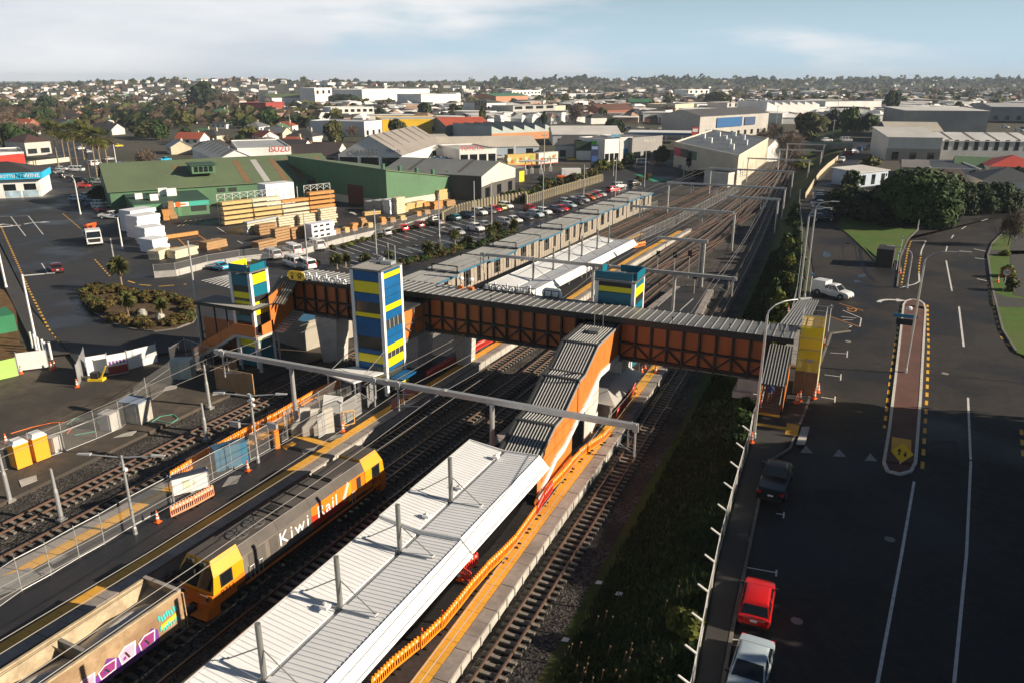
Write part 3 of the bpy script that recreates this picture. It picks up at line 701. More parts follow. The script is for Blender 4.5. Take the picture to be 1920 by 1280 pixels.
# ------------------------------------------------------------------ footbridge
BF, BB, BZ0, BZM, BZ1 = 66.2, 68.9, 5.4, 6.85, 8.62
fb = T('footbridge', 'long enclosed footbridge of rust orange panels and dark steel frames crossing all the tracks', 'footbridge', (-30,67.5,5.4))
def rel(mb, o):
 c = o.location; mb.v = [(x-c[0], y-c[1], z-c[2]) for x, y, z in mb.v]; return mb
def part(name, mb, m, parent, smooth=False): return O(name, rel(mb, parent), m, parent, smooth=smooth)
XB0, XB1 = -57.0, -5.2
mb = MB(); mb.box(XB0,BF-0.05,5.05,XB1+1.7,BB+0.05,5.38); part('floor_slab', mb, CONC_D, fb)
def wall_side(yw, ny, sides=1):
 xs = []; x = -5.2-0.2
 while x > XB0: xs.append(x); x -= 1.455
 xs.append(XB0)
 for a, b in zip(xs[:-1], xs[1:]):
  if -22.6 < (a+b)/2 < -18.0 and ny < 0: continue
  mb = MB(); mb.box(b+0.05, yw-0.02, BZM+0.09, a-0.05, yw+0.02, BZ1-0.02); part('panel', mb, COR, fb)
  mb = MB(); mb.box(b+0.05, yw-0.02, BZ0+0.1, a-0.05, yw+0.02, BZM-0.09); part('panel', mb, COR, fb)
 for i, x in enumerate(xs):
  mb = MB(); mb.box(x-0.085, yw+ny*0.20-0.08, BZ0-0.25, x+0.085, yw+ny*0.03+0.08 if ny<0 else yw+ny*0.2+0.08, 9.35)
  part('post', mb, FRAME, fb)
 for zc, hh in ((BZ0-0.02,0.26),(BZM,0.17),(BZ1+0.1,0.16)):
  mb = MB(); mb.box(XB0, yw+ny*0.22-0.07, zc-hh/2, XB1, yw+ny*0.03+0.05 if ny<0 else yw+ny*0.22+0.05, zc+hh/2); part('chord', mb, FRAME, fb)
 for i, (a, b) in enumerate(zip(xs[:-1], xs[1:])):
  if -22.6 < (a+b)/2 < -18.0 and ny < 0: continue
  p, q = ((a, BZ0+0.05), (b, BZM-0.05)) if i % 2 else ((a, BZM-0.05), (b, BZ0+0.05))
  mb = MB(); mb.beam((p[0],yw+ny*0.13,p[1]), (q[0],yw+ny*0.13,q[1]), 0.12, 0.14); part('brace', mb, FRAME, fb)
wall_side(BF, -1); wall_side(BB, 1)
# roof with a rib every 0.73 m
RY0, RY1, RZ0, RZ1 = 64.9, 69.5, 9.56, 9.34
rx0, rx1 = -56.4, -3.3
mb = MB(); mb.hexa([(rx0,RY0,RZ0-0.09),(rx1,RY0,RZ0-0.09),(rx1,RY1,RZ1-0.09),(rx0,RY1,RZ1-0.09),(rx0,RY0,RZ0),(rx1,RY0,RZ0),(rx1,RY1,RZ1),(rx0,RY1,RZ1)])
rf = part('roof', mb, ROOF_G, fb)
rib = MB(); rib.hexa([(-0.045,0,0),(0.045,0,0),(0.045,RY1-RY0,RZ1-RZ0),(-0.045,RY1-RY0,RZ1-RZ0),(-0.03,0,0.06),(0.03,0,0.06),(0.03,RY1-RY0,RZ1-RZ0+0.06),(-0.03,RY1-RY0,RZ1-RZ0+0.06)])
RIB = rib.mesh('roof_rib', ROOF_R)
x = rx0+0.3; fl = fb.location
while x < rx1:
 new('roof_rib', RIB, rf, (x-fl[0], RY0-fl[1], RZ0+0.002-fl[2])); x += 0.73
mb = MB(); mb.box(rx0-0.02,RY0-0.06,RZ0-0.42,rx1+0.02,RY0-0.002,RZ0+0.03); part('fascia', mb, FRAME, fb)
mb = MB(); mb.box(rx0-0.02,RY1+0.002,RZ1-0.30,rx1+0.02,RY1+0.06,RZ1+0.03); part('fascia', mb, FRAME, fb)
mb = MB()
for x in (-43,-31.5,-13.6,-8.6,-4.2): mb.tube((x,65.4,RZ0-0.05),(x,65.4,RZ0+0.45),0.03,0.03,6); mb.box(x-0.07,65.3,RZ0+0.42,x+0.07,65.5,RZ0+0.5)
part('roof_vent', mb, FRAME, fb)
# piers
for (xa,xb,ya,yb) in ((-53.5,-50.6,65.8,68.2),(-42.2,-40.3,65.9,69.2),(-37.6,-36.2,68.8,71.5)):
 mb = MB(); w = (xb-xa)*0.16
 mb.hexa([(xa+w,ya+.2,-0.3),(xb-w,ya+.2,-0.3),(xb-w,yb-.2,-0.3),(xa+w,yb-.2,-0.3),(xa,ya,5.04),(xb,ya,5.04),(xb,yb,5.04),(xa,yb,5.04)])
 part('pier', mb, CONC_P, fb)
mb = MB(); mb.box(-7.6,66.0,3.9,-5.2,69.0,5.03); mb.box(-7.9,65.6,3.3,-5.0,69.4,3.9); part('abutment', mb, CONC_P, fb)
mb = MB(); mb.box(-22.4,66.0,-0.3,-18.2,69.0,5.0); part('pier', mb, CONC_P, fb)
# station name, shown to the front on the left half of the roof, seen from behind on the right half
SIGNW = mat('white_letter', (0.82,0.82,0.81), 0.45, var=0.03)
SIGNY = mat('yellow_sign', (0.90,0.55,0.012), 0.4, var=0.04)
def name_sign(x0, x1, y, z, face, label):
 s = T('station_name_sign', label, 'sign', ((x0+x1)/2, y, z))
 return s
s1 = name_sign(-55.9,-47.8,64.7,9.75,-1,'white letters reading Pukekohe with yellow train and bus badge on the bridge roof front')
mb = MB(); pts = []
for cx, a0 in ((0.62, -90), (-0.62, 90)):
 for i in range(9): t = R(a0+180*i/8); pts.append((cx+0.52*cos(t), 0.52*sin(t)))
pm = MB(); pm.prism(pts, -0.06, 0.06, 0)
badge_c = (-55.0+51.85, -0.05, 0.14)
o = O('badge', pm, SIGNY, s1); o.matrix_local = face_matrix((-2.75,-0.06,0.10),(1,0,0),(0,0,1))
def icon(kind, mbk):
 a = MB(); a.prism([(-0.17,-0.2),(0.17,-0.2),(0.19,0.22),(0.10,0.32),(-0.10,0.32),(-0.19,0.22)], 0.061, 0.075)
 return a
bl = mat('sign_black',(0.01,0.01,0.01),0.5,var=0)
for dx, train in ((-0.5,1),(0.5,0)):
 a = icon(0, None);
 if train: a.poly([(-0.1,-0.2,0.07),(0.1,-0.2,0.07),(0.2,-0.4,0.07),(-0.2,-0.4,0.07)])
 else: a.prism([(-0.16,-0.36),(-0.06,-0.36),(-0.06,-0.2),(-0.16,-0.2)],0.061,0.075); a.prism([(0.06,-0.36),(0.16,-0.36),(0.16,-0.2),(0.06,-0.2)],0.061,0.075); a.prism([(-0.3,-0.02),(-0.22,-0.02),(-0.22,0.2),(-0.3,0.2)],0.061,0.075); a.prism([(0.22,-0.02),(0.3,-0.02),(0.3,0.2),(0.22,0.2)],0.061,0.075)
 b = O('icon', a, bl, s1); b.matrix_local = face_matrix((-2.75+dx,-0.06,0.10),(1,0,0),(0,0,1))
 c = MB(); c.prism([(-0.12,0.0),(0.12,0.0),(0.12,0.2),(-0.12,0.2)], 0.076, 0.082); b = O('icon_window', c, SIGNY, s1); b.matrix_local = face_matrix((-2.75+dx,-0.06,0.10),(1,0,0),(0,0,1))
text('Pukekohe', 1.35, 0.16, SIGNW, s1, face_matrix((1.15,-0.06,0.16),(1,0,0),(0,0,1)), 'letters')
s2 = name_sign(-34,-26,69.35,9.42,1,'station name letters and oval badge on the far roof edge seen from behind')
text('Pukekohe', 1.3, 0.16, SIGNW, s2, face_matrix((-1.9+0.4,0.1,0.35),(-1,0,0),(0,0,1)), 'letters')
o = O('badge', pm, SIGNW, s2); o.matrix_local = face_matrix((3.35,0.1,0.3),(1,0,0),(0,0,1)) @ Matrix.Diagonal((0.95,1.15,1,1))
mb = MB()
for x0, x1 in ((-4.3,1.6),(2.55,4.1)):
 mb.beam((x0,-0.02,0.0),(x1,-0.02,0.0),0.06); mb.beam((x0,-0.02,0.62),(x1,-0.02,0.62),0.06)
 n = max(2,int((x1-x0)/0.7))
 for i in range(n+1):
  x = x0+(x1-x0)*i/n; mb.beam((x,-0.02,-0.05),(x,-0.02,0.66),0.05); mb.beam((x,-0.5,0.0),(x,-0.02,0.4),0.04)
O('support_frame', mb, FRAME, s2)
# red cloths and orange lamps left on the roof edge near the sign
for x in (-36.6,-35.4):
 l = T('work_lamp','white work lamp on an orange base on the bridge roof, %s of the two'%('left' if x<-36 else 'right'),'lamp',(x,68.9,9.36))
 m_ = MB(); m_.box(-0.3,-0.35,0,0.3,0.0,0.3); O('base', m_, mat('orange_plastic',(0.85,0.22,0.02),0.5,var=0.05), l)
 m_ = MB(); m_.tube((0,0,0.3),(0,0,0.9),0.05); m_.blob((0,0,1.05),0.28,0.28,0.22,10,6); O('head', m_, WHITE, l)
# ------------------------------------------------------------------ lift towers
def lift_tower(name, label, x0, x1, y0, y1, z0, z1, bandR, bandF, blue, parapet=None, extra=None):
 t = T(name, label, 'lift tower', ((x0+x1)/2,(y0+y1)/2,z0))
 mb = MB(); mb.box(x0+0.15,y0+0.15,z0,x1-0.15,y1-0.15,z1-0.3); part('core', mb, GLASSG, t)
 c = 0.35
 for a in (x0, x1-c):
  for b in (y0, y1-c):
   mb = MB(); mb.box(a,b,z0,a+c,b+c,z1); part('column', mb, WHITE, t)
 def band(z_a, z_b, m, side):
  mb = MB()
  if side == 'R': mb.box(x1-0.14,y0+c+0.01,z_a+0.02,x1-0.06,y1-c-0.01,z_b-0.02)
  if side == 'L': mb.box(x0+0.06,y0+c+0.01,z_a+0.02,x0+0.14,y1-c-0.01,z_b-0.02)
  if side == 'F': mb.box(x0+c+0.01,y0+0.06,z_a+0.02,x1-c-0.01,y0+0.14,z_b-0.02)
  if side == 'B': mb.box(x0+c+0.01,y1-0.14,z_a+0.02,x1-c-0.01,y1-0.06,z_b-0.02)
  part('panel', mb, m, t)
 for za, zb, k in bandR:
  for s in 'RL':
   if k == 'G':
    mb = MB(); n = 4
    for i in range(n+1):
     y = y0+c+(y1-y0-2*c)*i/n
     if s == 'R': mb.box(x1-0.12,y-0.02,za,x1-0.05,y+0.02,zb)
    part('mullions', mb, WHITE, t) if mb.f else None
   else: band(za, zb, {'Y':YEL,'B':blue,'D':FRAME}[k], s)
 for za, zb, k in bandF:
  for s in 'FB':
   if k != 'G': band(za, zb, {'Y':YEL,'B':blue,'D':FRAME}[k], s)
 mb = MB(); mb.box(x0-0.05,y0-0.08,z1+0.004,x1+0.05,y1+0.05,z1+0.16); rf = part('roof', mb, ROOF_G, t)
 mb = MB(); n = int((x1-x0)/0.3)
 for i in range(1, n): mb.box(x0+0.3*i,y0,z1+0.163,x0+0.3*i+0.06,y1-0.8,z1+0.205)
 part('ribs', mb, ROOF_R, rf) if False else part('roof_ribs', mb, ROOF_R, t)
 return t
bR = [(12.86,13.05,'B'),(12.34,12.84,'Y'),(11.35,12.32,'B'),(10.55,11.33,'B'),(9.74,10.53,'B'),(9.14,9.72,'Y'),(8.27,9.12,'B'),(7.36,8.27,'G'),(6.55,7.34,'B'),(5.76,6.53,'B'),(5.06,5.74,'Y'),(4.45,5.06,'G'),(3.57,4.43,'Y'),(3.2,3.55,'B')]
bF = [(12.1,13.05,'B'),(10.95,12.08,'Y'),(10.05,10.93,'B'),(9.0,10.05,'G'),(8.55,9.0,'Y'),(6.6,8.5,'B'),(5.4,6.6,'G'),(4.9,5.38,'B'),(4.0,4.88,'Y'),(2.9,3.98,'B'),(2.55,2.88,'Y')]
l1 = lift_tower('lift_tower','tall lift tower of blue and yellow bands with white corner columns before the bridge',-42.9,-39.35,58.35,61.95,0.75,13.1,bR,bF,BLUE)
mb = MB(); mb.hexa([(-45.6,55.9,3.15),(-41.0,55.2,2.95),(-39.6,58.2,3.15),(-43.0,58.3,3.2),(-45.6,55.9,3.3),(-41.0,55.2,3.1),(-39.6,58.2,3.3),(-43.0,58.3,3.35)]); part('entrance_canopy', mb, WHITE, l1)
mb = MB(); mb.beam((-44.6,56.6,3.3),(-42.9,58.4,5.4),0.05); mb.beam((-40.8,56.2,3.2),(-39.5,58.3,5.4),0.05); part('canopy_rod', mb, STEEL, l1)
mb = MB(); mb.tube((-44.8,56.3,0.0),(-44.8,56.3,3.15),0.09,0.09,8); mb.tube((-41.2,55.6,0.0),(-41.2,55.6,3.0),0.09,0.09,8); part('canopy_post', mb, STEEL, l1)
mb = MB(); mb.box(-39.3,58.9,2.4,-37.9,61.6,2.55); part('side_canopy', mb, BLUE, l1)
mb = MB(); mb.box(-39.28,58.95,1.3,-38.9,61.5,2.38); part('side_panel', mb, FRAME, l1)
mb = MB(); mb.box(-38.95,59.0,1.35,-38.88,61.5,1.75); part('side_stripe', mb, YEL, l1)
mb = MB(); mb.box(-40.9,60.6,13.3,-39.7,61.4,13.6); mb.box(-41.4,61.1,13.3,-40.9,61.5,13.75); part('roof_plant', mb, STEEL, l1)
mb = MB(); mb.tube((-40.6,61.6,13.2),(-40.6,61.6,15.2),0.04); mb.tube((-39.9,61.7,13.2),(-39.9,61.7,15.0),0.04); part('roof_pole', mb, STEEL, l1)
mb = MB()
for i in range(9): mb.box(-41.2+0.19*i,58.26,2.92,-41.11+0.19*i,58.38,3.75)
part('louvre', mb, STEEL_D, l1)
# link between tower and bridge
mb = MB(); mb.box(-42.6,61.97,5.05,-39.5,66.0,5.35); part('link_floor', mb, CONC_D, l1)
mb = MB(); mb.hexa([(-42.8,61.97,8.5),(-38.9,61.97,8.5),(-38.9,66.0,8.5),(-42.8,66.0,8.5),(-42.8,61.97,8.62),(-38.9,61.97,8.62),(-38.9,66.0,8.62),(-42.8,66.0,8.62)]); part('link_roof', mb, ROOF_D, l1)
for y in (62.9,64.9):
 mb = MB(); mb.box(-39.6,y-0.9,5.4,-39.55,y+0.9,8.3); part('link_panel', mb, COR_B, l1)
mb = MB()
for y in (62.0,63.9,65.9): mb.beam((-39.45,y,5.2),(-39.45,y,8.5),0.13)
mb.beam((-39.45,62,6.8),(-39.45,66,6.8),0.1); mb.beam((-39.45,62,6.8),(-39.45,63.9,5.4),0.1); part('link_frame', mb, STEEL_D, l1)
# tower at the right island, standing behind the bridge
t2R = [(10.9,11.45,'B'),(10.0,10.88,'Y'),(9.3,9.7,'D'),(8.6,9.28,'B'),(0.8,8.55,'B')]
t2F = [(11.1,11.45,'D'),(10.5,11.05,'Y'),(0.8,10.45,'B')]
l2 = lift_tower('lift_tower','short looking teal and yellow lift tower with open parapet rising behind the bridge roof',-22.3,-18.3,69.75,73.4,0.75,11.5,t2R,t2F,TEAL)
for pts, nm in (((-22.3,69.8,-18.6,69.9),'F'),((-18.4,70.4,-18.3,73.4),'R'),((-20.8,73.3,-18.5,73.4),'B'),((-22.35,71.8,-22.25,73.4),'L')):
 mb = MB(); mb.box(pts[0],pts[1],11.72,pts[2],pts[3],12.45); part('parapet_panel', mb, TEAL, l2)
# small tower at the left end
t3R = [(9.3,10.4,'Y'),(7.95,9.25,'B'),(7.4,7.9,'D'),(5.9,7.35,'Y'),(0.2,3.0,'B'),(3.0,3.9,'Y')]
t3F = [(9.2,10.4,'B'),(7.8,8.5,'Y'),(7.0,7.5,'Y'),(5.2,5.9,'B'),(4.9,5.2,'D'),(2.4,3.4,'Y'),(0.2,2.3,'B')]
l3 = lift_tower('lift_tower','small teal and yellow lift tower with open parapet at the left bridge end',-60.4,-57.5,60.75,63.6,0.0,10.6,t3R,t3F,TEAL)
for pts, m_ in (((-60.3,60.8,-57.9,60.9),TEAL),((-57.6,60.9,-57.5,63.2),TEAL),((-60.4,61.0,-60.3,63.5),YEL),((-59.5,63.4,-57.6,63.5),TEAL)):
 mb = MB(); mb.box(pts[0],pts[1],10.78,pts[2],pts[3],11.5); part('parapet_panel', mb, m_, l3)
# ------------------------------------------------------------------ covered stair to the right island
cs = T('covered_stair','covered stair with grey ribbed roof and bright orange side wall down to the island platform','stair',(-20.1,56,0.75))
prof = [(65.9,8.62),(59.4,8.62),(56.1,7.15),(54.8,7.1),(51.0,5.42),(49.4,5.38),(44.8,3.5)]
for (ya,za),(yb,zb) in zip(prof[:-1],prof[1:]):
 mb = MB(); mb.hexa([(-21.75,yb,zb-0.1),(-18.55,yb,zb-0.1),(-18.55,ya,za-0.1),(-21.75,ya,za-0.1),(-21.75,yb,zb),(-18.55,yb,zb),(-18.55,ya,za),(-21.75,ya,za)])
 p = part('roof_section', mb, ROOF_D, cs)
 mb = MB()
 for i in range(12):
  x = -21.35+0.245*i
  if x+0.09 > -18.75: break
  mb.hexa([(x,yb,zb+0.004),(x+0.08,yb,zb+0.004),(x+0.08,ya,za+0.004),(x,ya,za+0.004),(x+0.012,yb,zb+0.05),(x+0.068,yb,zb+0.05),(x+0.068,ya,za+0.05),(x+0.012,ya,za+0.05)])
 q = O('roof_ribs', rel(mb, cs), RAKE, p)
 mb = MB(); mb.box(-21.8,yb-.14,zb-.03,-18.5,yb+.14,zb+.085); part('joint_cap', mb, ROOF_D, cs)
 mb = MB(); mb.beam((-18.5,ya,za-0.05),(-18.5,yb,zb-0.05),0.06,0.2); part('roof_edge', mb, STEEL, cs)
 mb = MB(); mb.beam((-21.72,ya,za+0.02),(-21.72,yb,zb+0.02),0.22,0.14); part('roof_edge', mb, ROOF_D, cs)
strg = [(66.0,5.75),(64.3,5.70),(60.0,5.98),(57.1,4.6),(55.1,4.25),(54.9,3.9),(51.4,2.75),(49.6,2.72),(45.5,1.0)]
strg = [(66.0,5.6),(60.2,5.9),(57.1,4.65),(55.0,4.1),(51.4,2.85),(49.6,2.75),(46.0,1.2)]
def zi(tab, y): return interp(sorted(tab), y)
ys_ = sorted(set([p[0] for p in prof]+[p[0] for p in strg]+[63.2,61.5,58,53,47.5]))
for a, b in zip(ys_[:-1], ys_[1:]):
 if a < 45.9: continue
 mb = MB(); mb.hexa([(-18.62,a+0.015,zi(strg,a)),(-18.56,a+0.015,zi(strg,a)),(-18.56,b-0.015,zi(strg,b)),(-18.62,b-0.015,zi(strg,b)),(-18.62,a+0.015,zi(prof,a)-0.1),(-18.56,a+0.015,zi(prof,a)-0.1),(-18.56,b-0.015,zi(prof,b)-0.1),(-18.62,b-0.015,zi(prof,b)-0.1)])
 part('side_panel', mb, COR_B, cs)
 mb = MB(); mb.hexa([(-21.74,a,zi(strg,a)),(-21.68,a,zi(strg,a)),(-21.68,b,zi(strg,b)),(-21.74,b,zi(strg,b)),(-21.74,a,zi(prof,a)-0.1),(-21.68,a,zi(prof,a)-0.1),(-21.68,b,zi(prof,b)-0.1),(-21.74,b,zi(prof,b)-0.1)])
 part('side_panel', mb, COR_B, cs)
for a, b in zip(strg[:-1], strg[1:]):
 for x in (-18.5,-21.8):
  mb = MB(); mb.beam((x,a[0],a[1]-0.2),(x,b[0],b[1]-0.2),0.14,0.5); part('stringer', mb, WHITE, cs)
mb = MB()
for i in range(36):
 f = i/36; y = 66-20*f; mb.box(-21.6,y-0.55,zi(strg,y)-0.22,-18.7,y,zi(strg,y)-0.1)
part('steps', mb, CONC_D, cs)
mb = MB(); mb.prism([(-18.56,45.4),(-18.5,45.4),(-18.5,53.2),(-18.56,53.2)],0.76,1.0);
mb.extr([(-18.6,0)], 0, 1) if False else None
part('plinth', mb, COR_B, cs)
# solid orange wall below the lowest flight
mb = MB(); mb.hexa([(-18.62,45.5,0.77),(-18.56,45.5,0.77),(-18.56,53.4,0.77),(-18.62,53.4,0.77),(-18.62,45.5,0.95),(-18.56,45.5,0.95),(-18.56,53.4,3.1),(-18.62,53.4,3.1)]); part('lower_panel', mb, COR_B, cs)
mb = MB(); mb.hexa([(-18.7,56.6,0.77),(-18.6,56.6,0.77),(-18.6,60.3,0.77),(-18.7,60.3,0.77),(-18.7,56.6,4.2),(-18.6,56.6,4.2),(-18.6,60.3,5.5),(-18.7,60.3,5.5)]); part('under_wall', mb, CONC_P, cs)
mb = MB(); mb.box(-20.3,62.0,8.7,-19.4,63.0,8.95); part('roof_hatch', mb, STEEL_D, cs)
mb = MB(); mb.tube((-20.2,63.4,8.6),(-20.2,63.4,11.2),0.035); mb.tube((-19.4,63.4,8.6),(-19.4,63.4,11.2),0.035); part('roof_pole', mb, STEEL_D, cs)
# ------------------------------------------------------------------ island canopies (white butterfly roofs with masts)
def canopy(label, sections, tab, masts, hw, rdz=0.0, ribs=True, pfun=None):
 c = T('platform_canopy', label, 'platform canopy', (tab(sections[0][0]), sections[0][0], 0.75))
 for (y0, y1, zl, zv, zr) in sections:
  n = max(1, int((y1-y0)/6));
  for i in range(n):
   a = y0+(y1-y0)*i/n; b = y0+(y1-y0)*(i+1)/n; xa, xb = tab(a), tab(b)
   for (u0, z0_, u1, z1_, nm) in ((-hw,zl,-0.16,zv,'roof_sheet'),(0.16,zv+0.03,hw,zr,'roof_sheet')):
    mb = MB(); mb.hexa([(xa+u0,a,z0_-0.08),(xa+u1,a,z1_-0.08),(xb+u1,b,z1_-0.08),(xb+u0,b,z0_-0.08),(xa+u0,a,z0_),(xa+u1,a,z1_),(xb+u1,b,z1_),(xb+u0,b,z0_)])
    p = part(nm, mb, WROOF, c)
    mb = MB(); k = int((b-a)/0.30)
    for j in range(k):
     y = a+(b-a)*(j+0.5)/k; x = xa+(xb-xa)*(j+0.5)/k; w = 0.055; s = 0.05 if u0 < 0 else 0.0
     mb.hexa([(x+u0+0.02,y-w,z0_+0.003),(x+u1-0.02,y-w,z1_+0.003),(x+u1-0.02,y+w,z1_+0.003),(x+u0+0.02,y+w,z0_+0.003),(x+u0+0.02,y-w*.5,z0_+0.032),(x+u1-0.02,y-w*.5,z1_+0.032),(x+u1-0.02,y+w*.5,z1_+0.032),(x+u0+0.02,y+w*.5,z0_+0.032)])
    if ribs: O('roof_ribs', rel(mb, c), WROOF, p)
  xa, xb = tab(y0), tab(y1)
  mb = MB(); mb.hexa([(xa-0.16,y0,zv-0.14),(xa+0.16,y0,zv-0.14),(xb+0.16,y1,zv-0.14),(xb-0.16,y1,zv-0.14),(xa-0.16,y0,zv-0.10),(xa+0.16,y0,zv-0.10),(xb+0.16,y1,zv-0.10),(xb-0.16,y1,zv-0.10)]); part('gutter', mb, STEEL, c)
  mb = MB(); mb.hexa([(xa+hw+0.8,y0,zr-.78),(xa+hw+0.88,y0,zr-.78),(xb+hw+0.88,y1,zr-.78),(xb+hw+0.8,y1,zr-.78),(xa+hw,y0,zr-0.05),(xa+hw+0.06,y0,zr+0.07),(xb+hw+0.06,y1,zr+0.07),(xb+hw,y1,zr-0.05)]); part('fascia', mb, WHITE, c)
  mb = MB(); mb.hexa([(xa-hw-0.5,y0,zl-0.75),(xa-hw-0.44,y0,zl-0.75),(xb-hw-0.44,y1,zl-0.75),(xb-hw-0.5,y1,zl-0.75),(xa-hw-0.10,y0,zl+0.07),(xa-hw,y0,zl+0.07),(xb-hw,y1,zl+0.07),(xb-hw-0.10,y1,zl+0.07)]); part('fascia', mb, WHITE, c)
  for y, x in ((y0-0.06,xa),(y1,xb)):
   mb = MB(); mb.hexa([(x-hw-0.5,y,zl-0.75),(x,y,zv-0.5),(x,y+0.06,zv-0.5),(x-hw-0.5,y+0.06,zl-0.75),(x-hw-0.1,y,zl+0.09),(x,y,zv+0.12),(x,y+0.06,zv+0.12),(x-hw-0.1,y+0.06,zl+0.09)]); part('end_fascia', mb, WHITE, c)
   mb = MB(); mb.hexa([(x,y,zv-0.5),(x+hw+0.86,y,zr-.78),(x+hw+0.86,y+0.06,zr-.78),(x,y+0.06,zv-0.5),(x,y,zv+0.12),(x+hw+0.06,y,zr+0.09),(x+hw+0.06,y+0.06,zr+0.09),(x,y+0.06,zv+0.12)]); part('end_fascia', mb, WHITE, c)
 for (y, zv, zt) in masts:
  x = tab(y)
  mb = MB(); mb.tube((x,y,0.7),(x,y,zt),0.155,0.14,12); p = part('mast', mb, STEEL_D, c, smooth=False)
  for s in (-1, 1):
   mb = MB(); e = (x+s*(hw*0.78),y+0.05,zv+0.22 if s > 0 else zv+0.34); mb.tube((x+s*0.12,y,zt-1.35),e,0.032,0.032,6); mb.tube((e[0],e[1],e[2]-0.16),(e[0],e[1],e[2]+0.06),0.09,0.06,8)
   O('tie_rod', rel(mb, c), STEEL_D, p)
  mb = MB(); mb.hexa([(x-hw*0.82,y-0.16,zv+0.32),(x-0.2,y-0.16,zv+0.05),(x-0.2,y+0.16,zv+0.05),(x-hw*0.82,y+0.16,zv+0.32),(x-hw*0.82,y-0.16,zv+0.36),(x-0.2,y-0.16,zv+0.10),(x-0.2,y+0.16,zv+0.10),(x-hw*0.82,y+0.16,zv+0.36)]); part('flashing', mb, WROOF, c)
  mb = MB(); mb.hexa([(x+hw*0.82,y-0.16,zv+0.22),(x+0.2,y-0.16,zv+0.08),(x+0.2,y+0.16,zv+0.08),(x+hw*0.82,y+0.16,zv+0.22),(x+hw*0.82,y-0.16,zv+0.26),(x+0.2,y-0.16,zv+0.12),(x+0.2,y+0.16,zv+0.12),(x+hw*0.82,y+0.16,zv+0.26)][::1]); part('flashing', mb, WROOF, c)
 return c
ct = lambda y: -21.9+0.022*(y-20)
cn = canopy('near white butterfly canopy with four grey masts over the right island platform','x' and [(2.0,34.5,4.35,4.0,4.2),(34.6,46.2,4.5,4.15,4.35)], ct, [(9.8,4.1,7.1),(15.5,4.1,7.1),(21.2,4.1,7.15),(26.8,4.1,7.15),(32.4,4.1,7.15),(38.4,4.15,7.3)], 2.75)
mb = MB()
for u, v in ((610,1135),(862,912),(800,965),(930,855)):
 p = P(u,v,4.4); mb.box(p.x-0.22,p.y-0.2,p.z-0.1,p.x+0.22,p.y+0.2,p.z+0.06); mb.tube((p.x,p.y,p.z),(p.x,p.y,p.z+0.22),0.1,0.07,8)
part('roof_vent', mb, WHITE, cn)
# shelter walls under the near canopy
mb = MB(); mb.box(-19.9,30.5,0.78,-19.78,45.0,3.5); w_ = part('shelter_wall', mb, CONC_D, cn)
for i in range(6):
 mb = MB(); mb.box(-19.77,31.2+2.3*i,1.5,-19.74,33.2+2.3*i,3.1); O('window', rel(mb, cn), GLASSG, w_)
mb = MB(); mb.box(-23.6,31,0.78,-19.95,31.1,3.6); mb.box(-23.6,44.9,0.78,-19.95,45,3.6); part('shelter_wall', mb, CONC_D, cn)
def c2t(y): return interp([(86,-39.6),(94,-39.0),(101,-38.6),(111,-37.8),(122,-37.0),(126,-36.7)], y)
c2 = canopy('far white butterfly canopy with slim grey masts over the left island platform beyond the bridge',[(87.2,125.0,4.7,4.2,4.5)], c2t, [(94.3,4.2,7.3),(100.9,4.2,7.3),(106.3,4.2,7.3),(111.0,4.2,7.3),(117.2,4.2,7.3),(122.2,4.2,7.2)], 3.2)
# ------------------------------------------------------------------ grey hipped kiosk beside the stair
ks = T('platform_kiosk','pale grey kiosk with hipped metal roof between the orange stair and the platform barriers','kiosk',(-18.6,62,0.75))
KR = mat('kiosk_roof',(0.52,0.51,0.48),0.45,0.2,var=0.08,scale=1.5)
x0,x1,y0,y1 = -20.9,-17.0,59.9,69.2
mb = MB(); mb.box(-20.4,61.4,0.76,-17.9,68.6,3.1); part('wall', mb, CONC_D, ks)
zt, ze = 3.75, 2.95
def hip(mb, a, b): mb.poly(a); return mb
mb = MB(); T4 = [(-20.4,62.0,zt),(-18.35,62.0,zt),(-18.35,68.4,zt),(-20.4,68.4,zt)]; E4 = [(x0,y0+0.6,ze),(x1,y0+0.2,ze),(x1+0.1,y1,ze),(x0,y1,ze)]
mb.poly(T4)
for i in range(4): j=(i+1)%4; mb.poly([E4[i],E4[j],T4[j],T4[i]])
mb.poly([(x,y,z-0.08) for x,y,z in E4][::-1]); part('roof', mb, KR, ks)
mb = MB()
for y in (63,64.5,66): mb.box(-20.4,y,zt+0.004,-18.35,y+0.05,zt+0.04)
part('roof_seam', mb, STEEL, ks)
mb = MB(); mb.box(-19.6,66.6,zt+0.01,-18.9,67.4,zt+0.3); part('roof_hatch', mb, STEEL, ks)
mb = MB()
for x in (-20.2,-17.6): mb.beam((x,60.8,0.76),(x,60.8,2.95),0.1)
part('post', mb, STEEL, ks)
# ------------------------------------------------------------------ left landing and stair
ls = T('entrance_stair','left entrance stair with raised landing, dark flat roof on posts and orange balustrades','stair',(-61,61,0))
mb = MB(); mb.hexa([(-59.4,59.8,3.7),(-56.5,59.8,3.7),(-56.5,66.1,5.2),(-59.4,66.1,5.2),(-59.4,59.8,3.9),(-56.5,59.8,3.9),(-56.5,66.1,5.4),(-59.4,66.1,5.4)]) if False else mb.box(-59.4,59.8,3.72,-56.5,62.4,3.95)
part('landing', mb, CONC, ls)
mb = MB()
for i in range(9): mb.box(-57.4,62.4+0.41*i,3.95+0.16*i,-55.0,62.4+0.41*(i+1)+0.05,3.95+0.16*(i+1))
part('steps', mb, CONC, ls)
mb = MB()
for i in range(24): x = -66.0+0.275*i; mb.box(x,59.8,0.164*i+0.02,x+0.3,61.9,0.164*(i+1)+0.02)
part('steps', mb, CONC, ls)
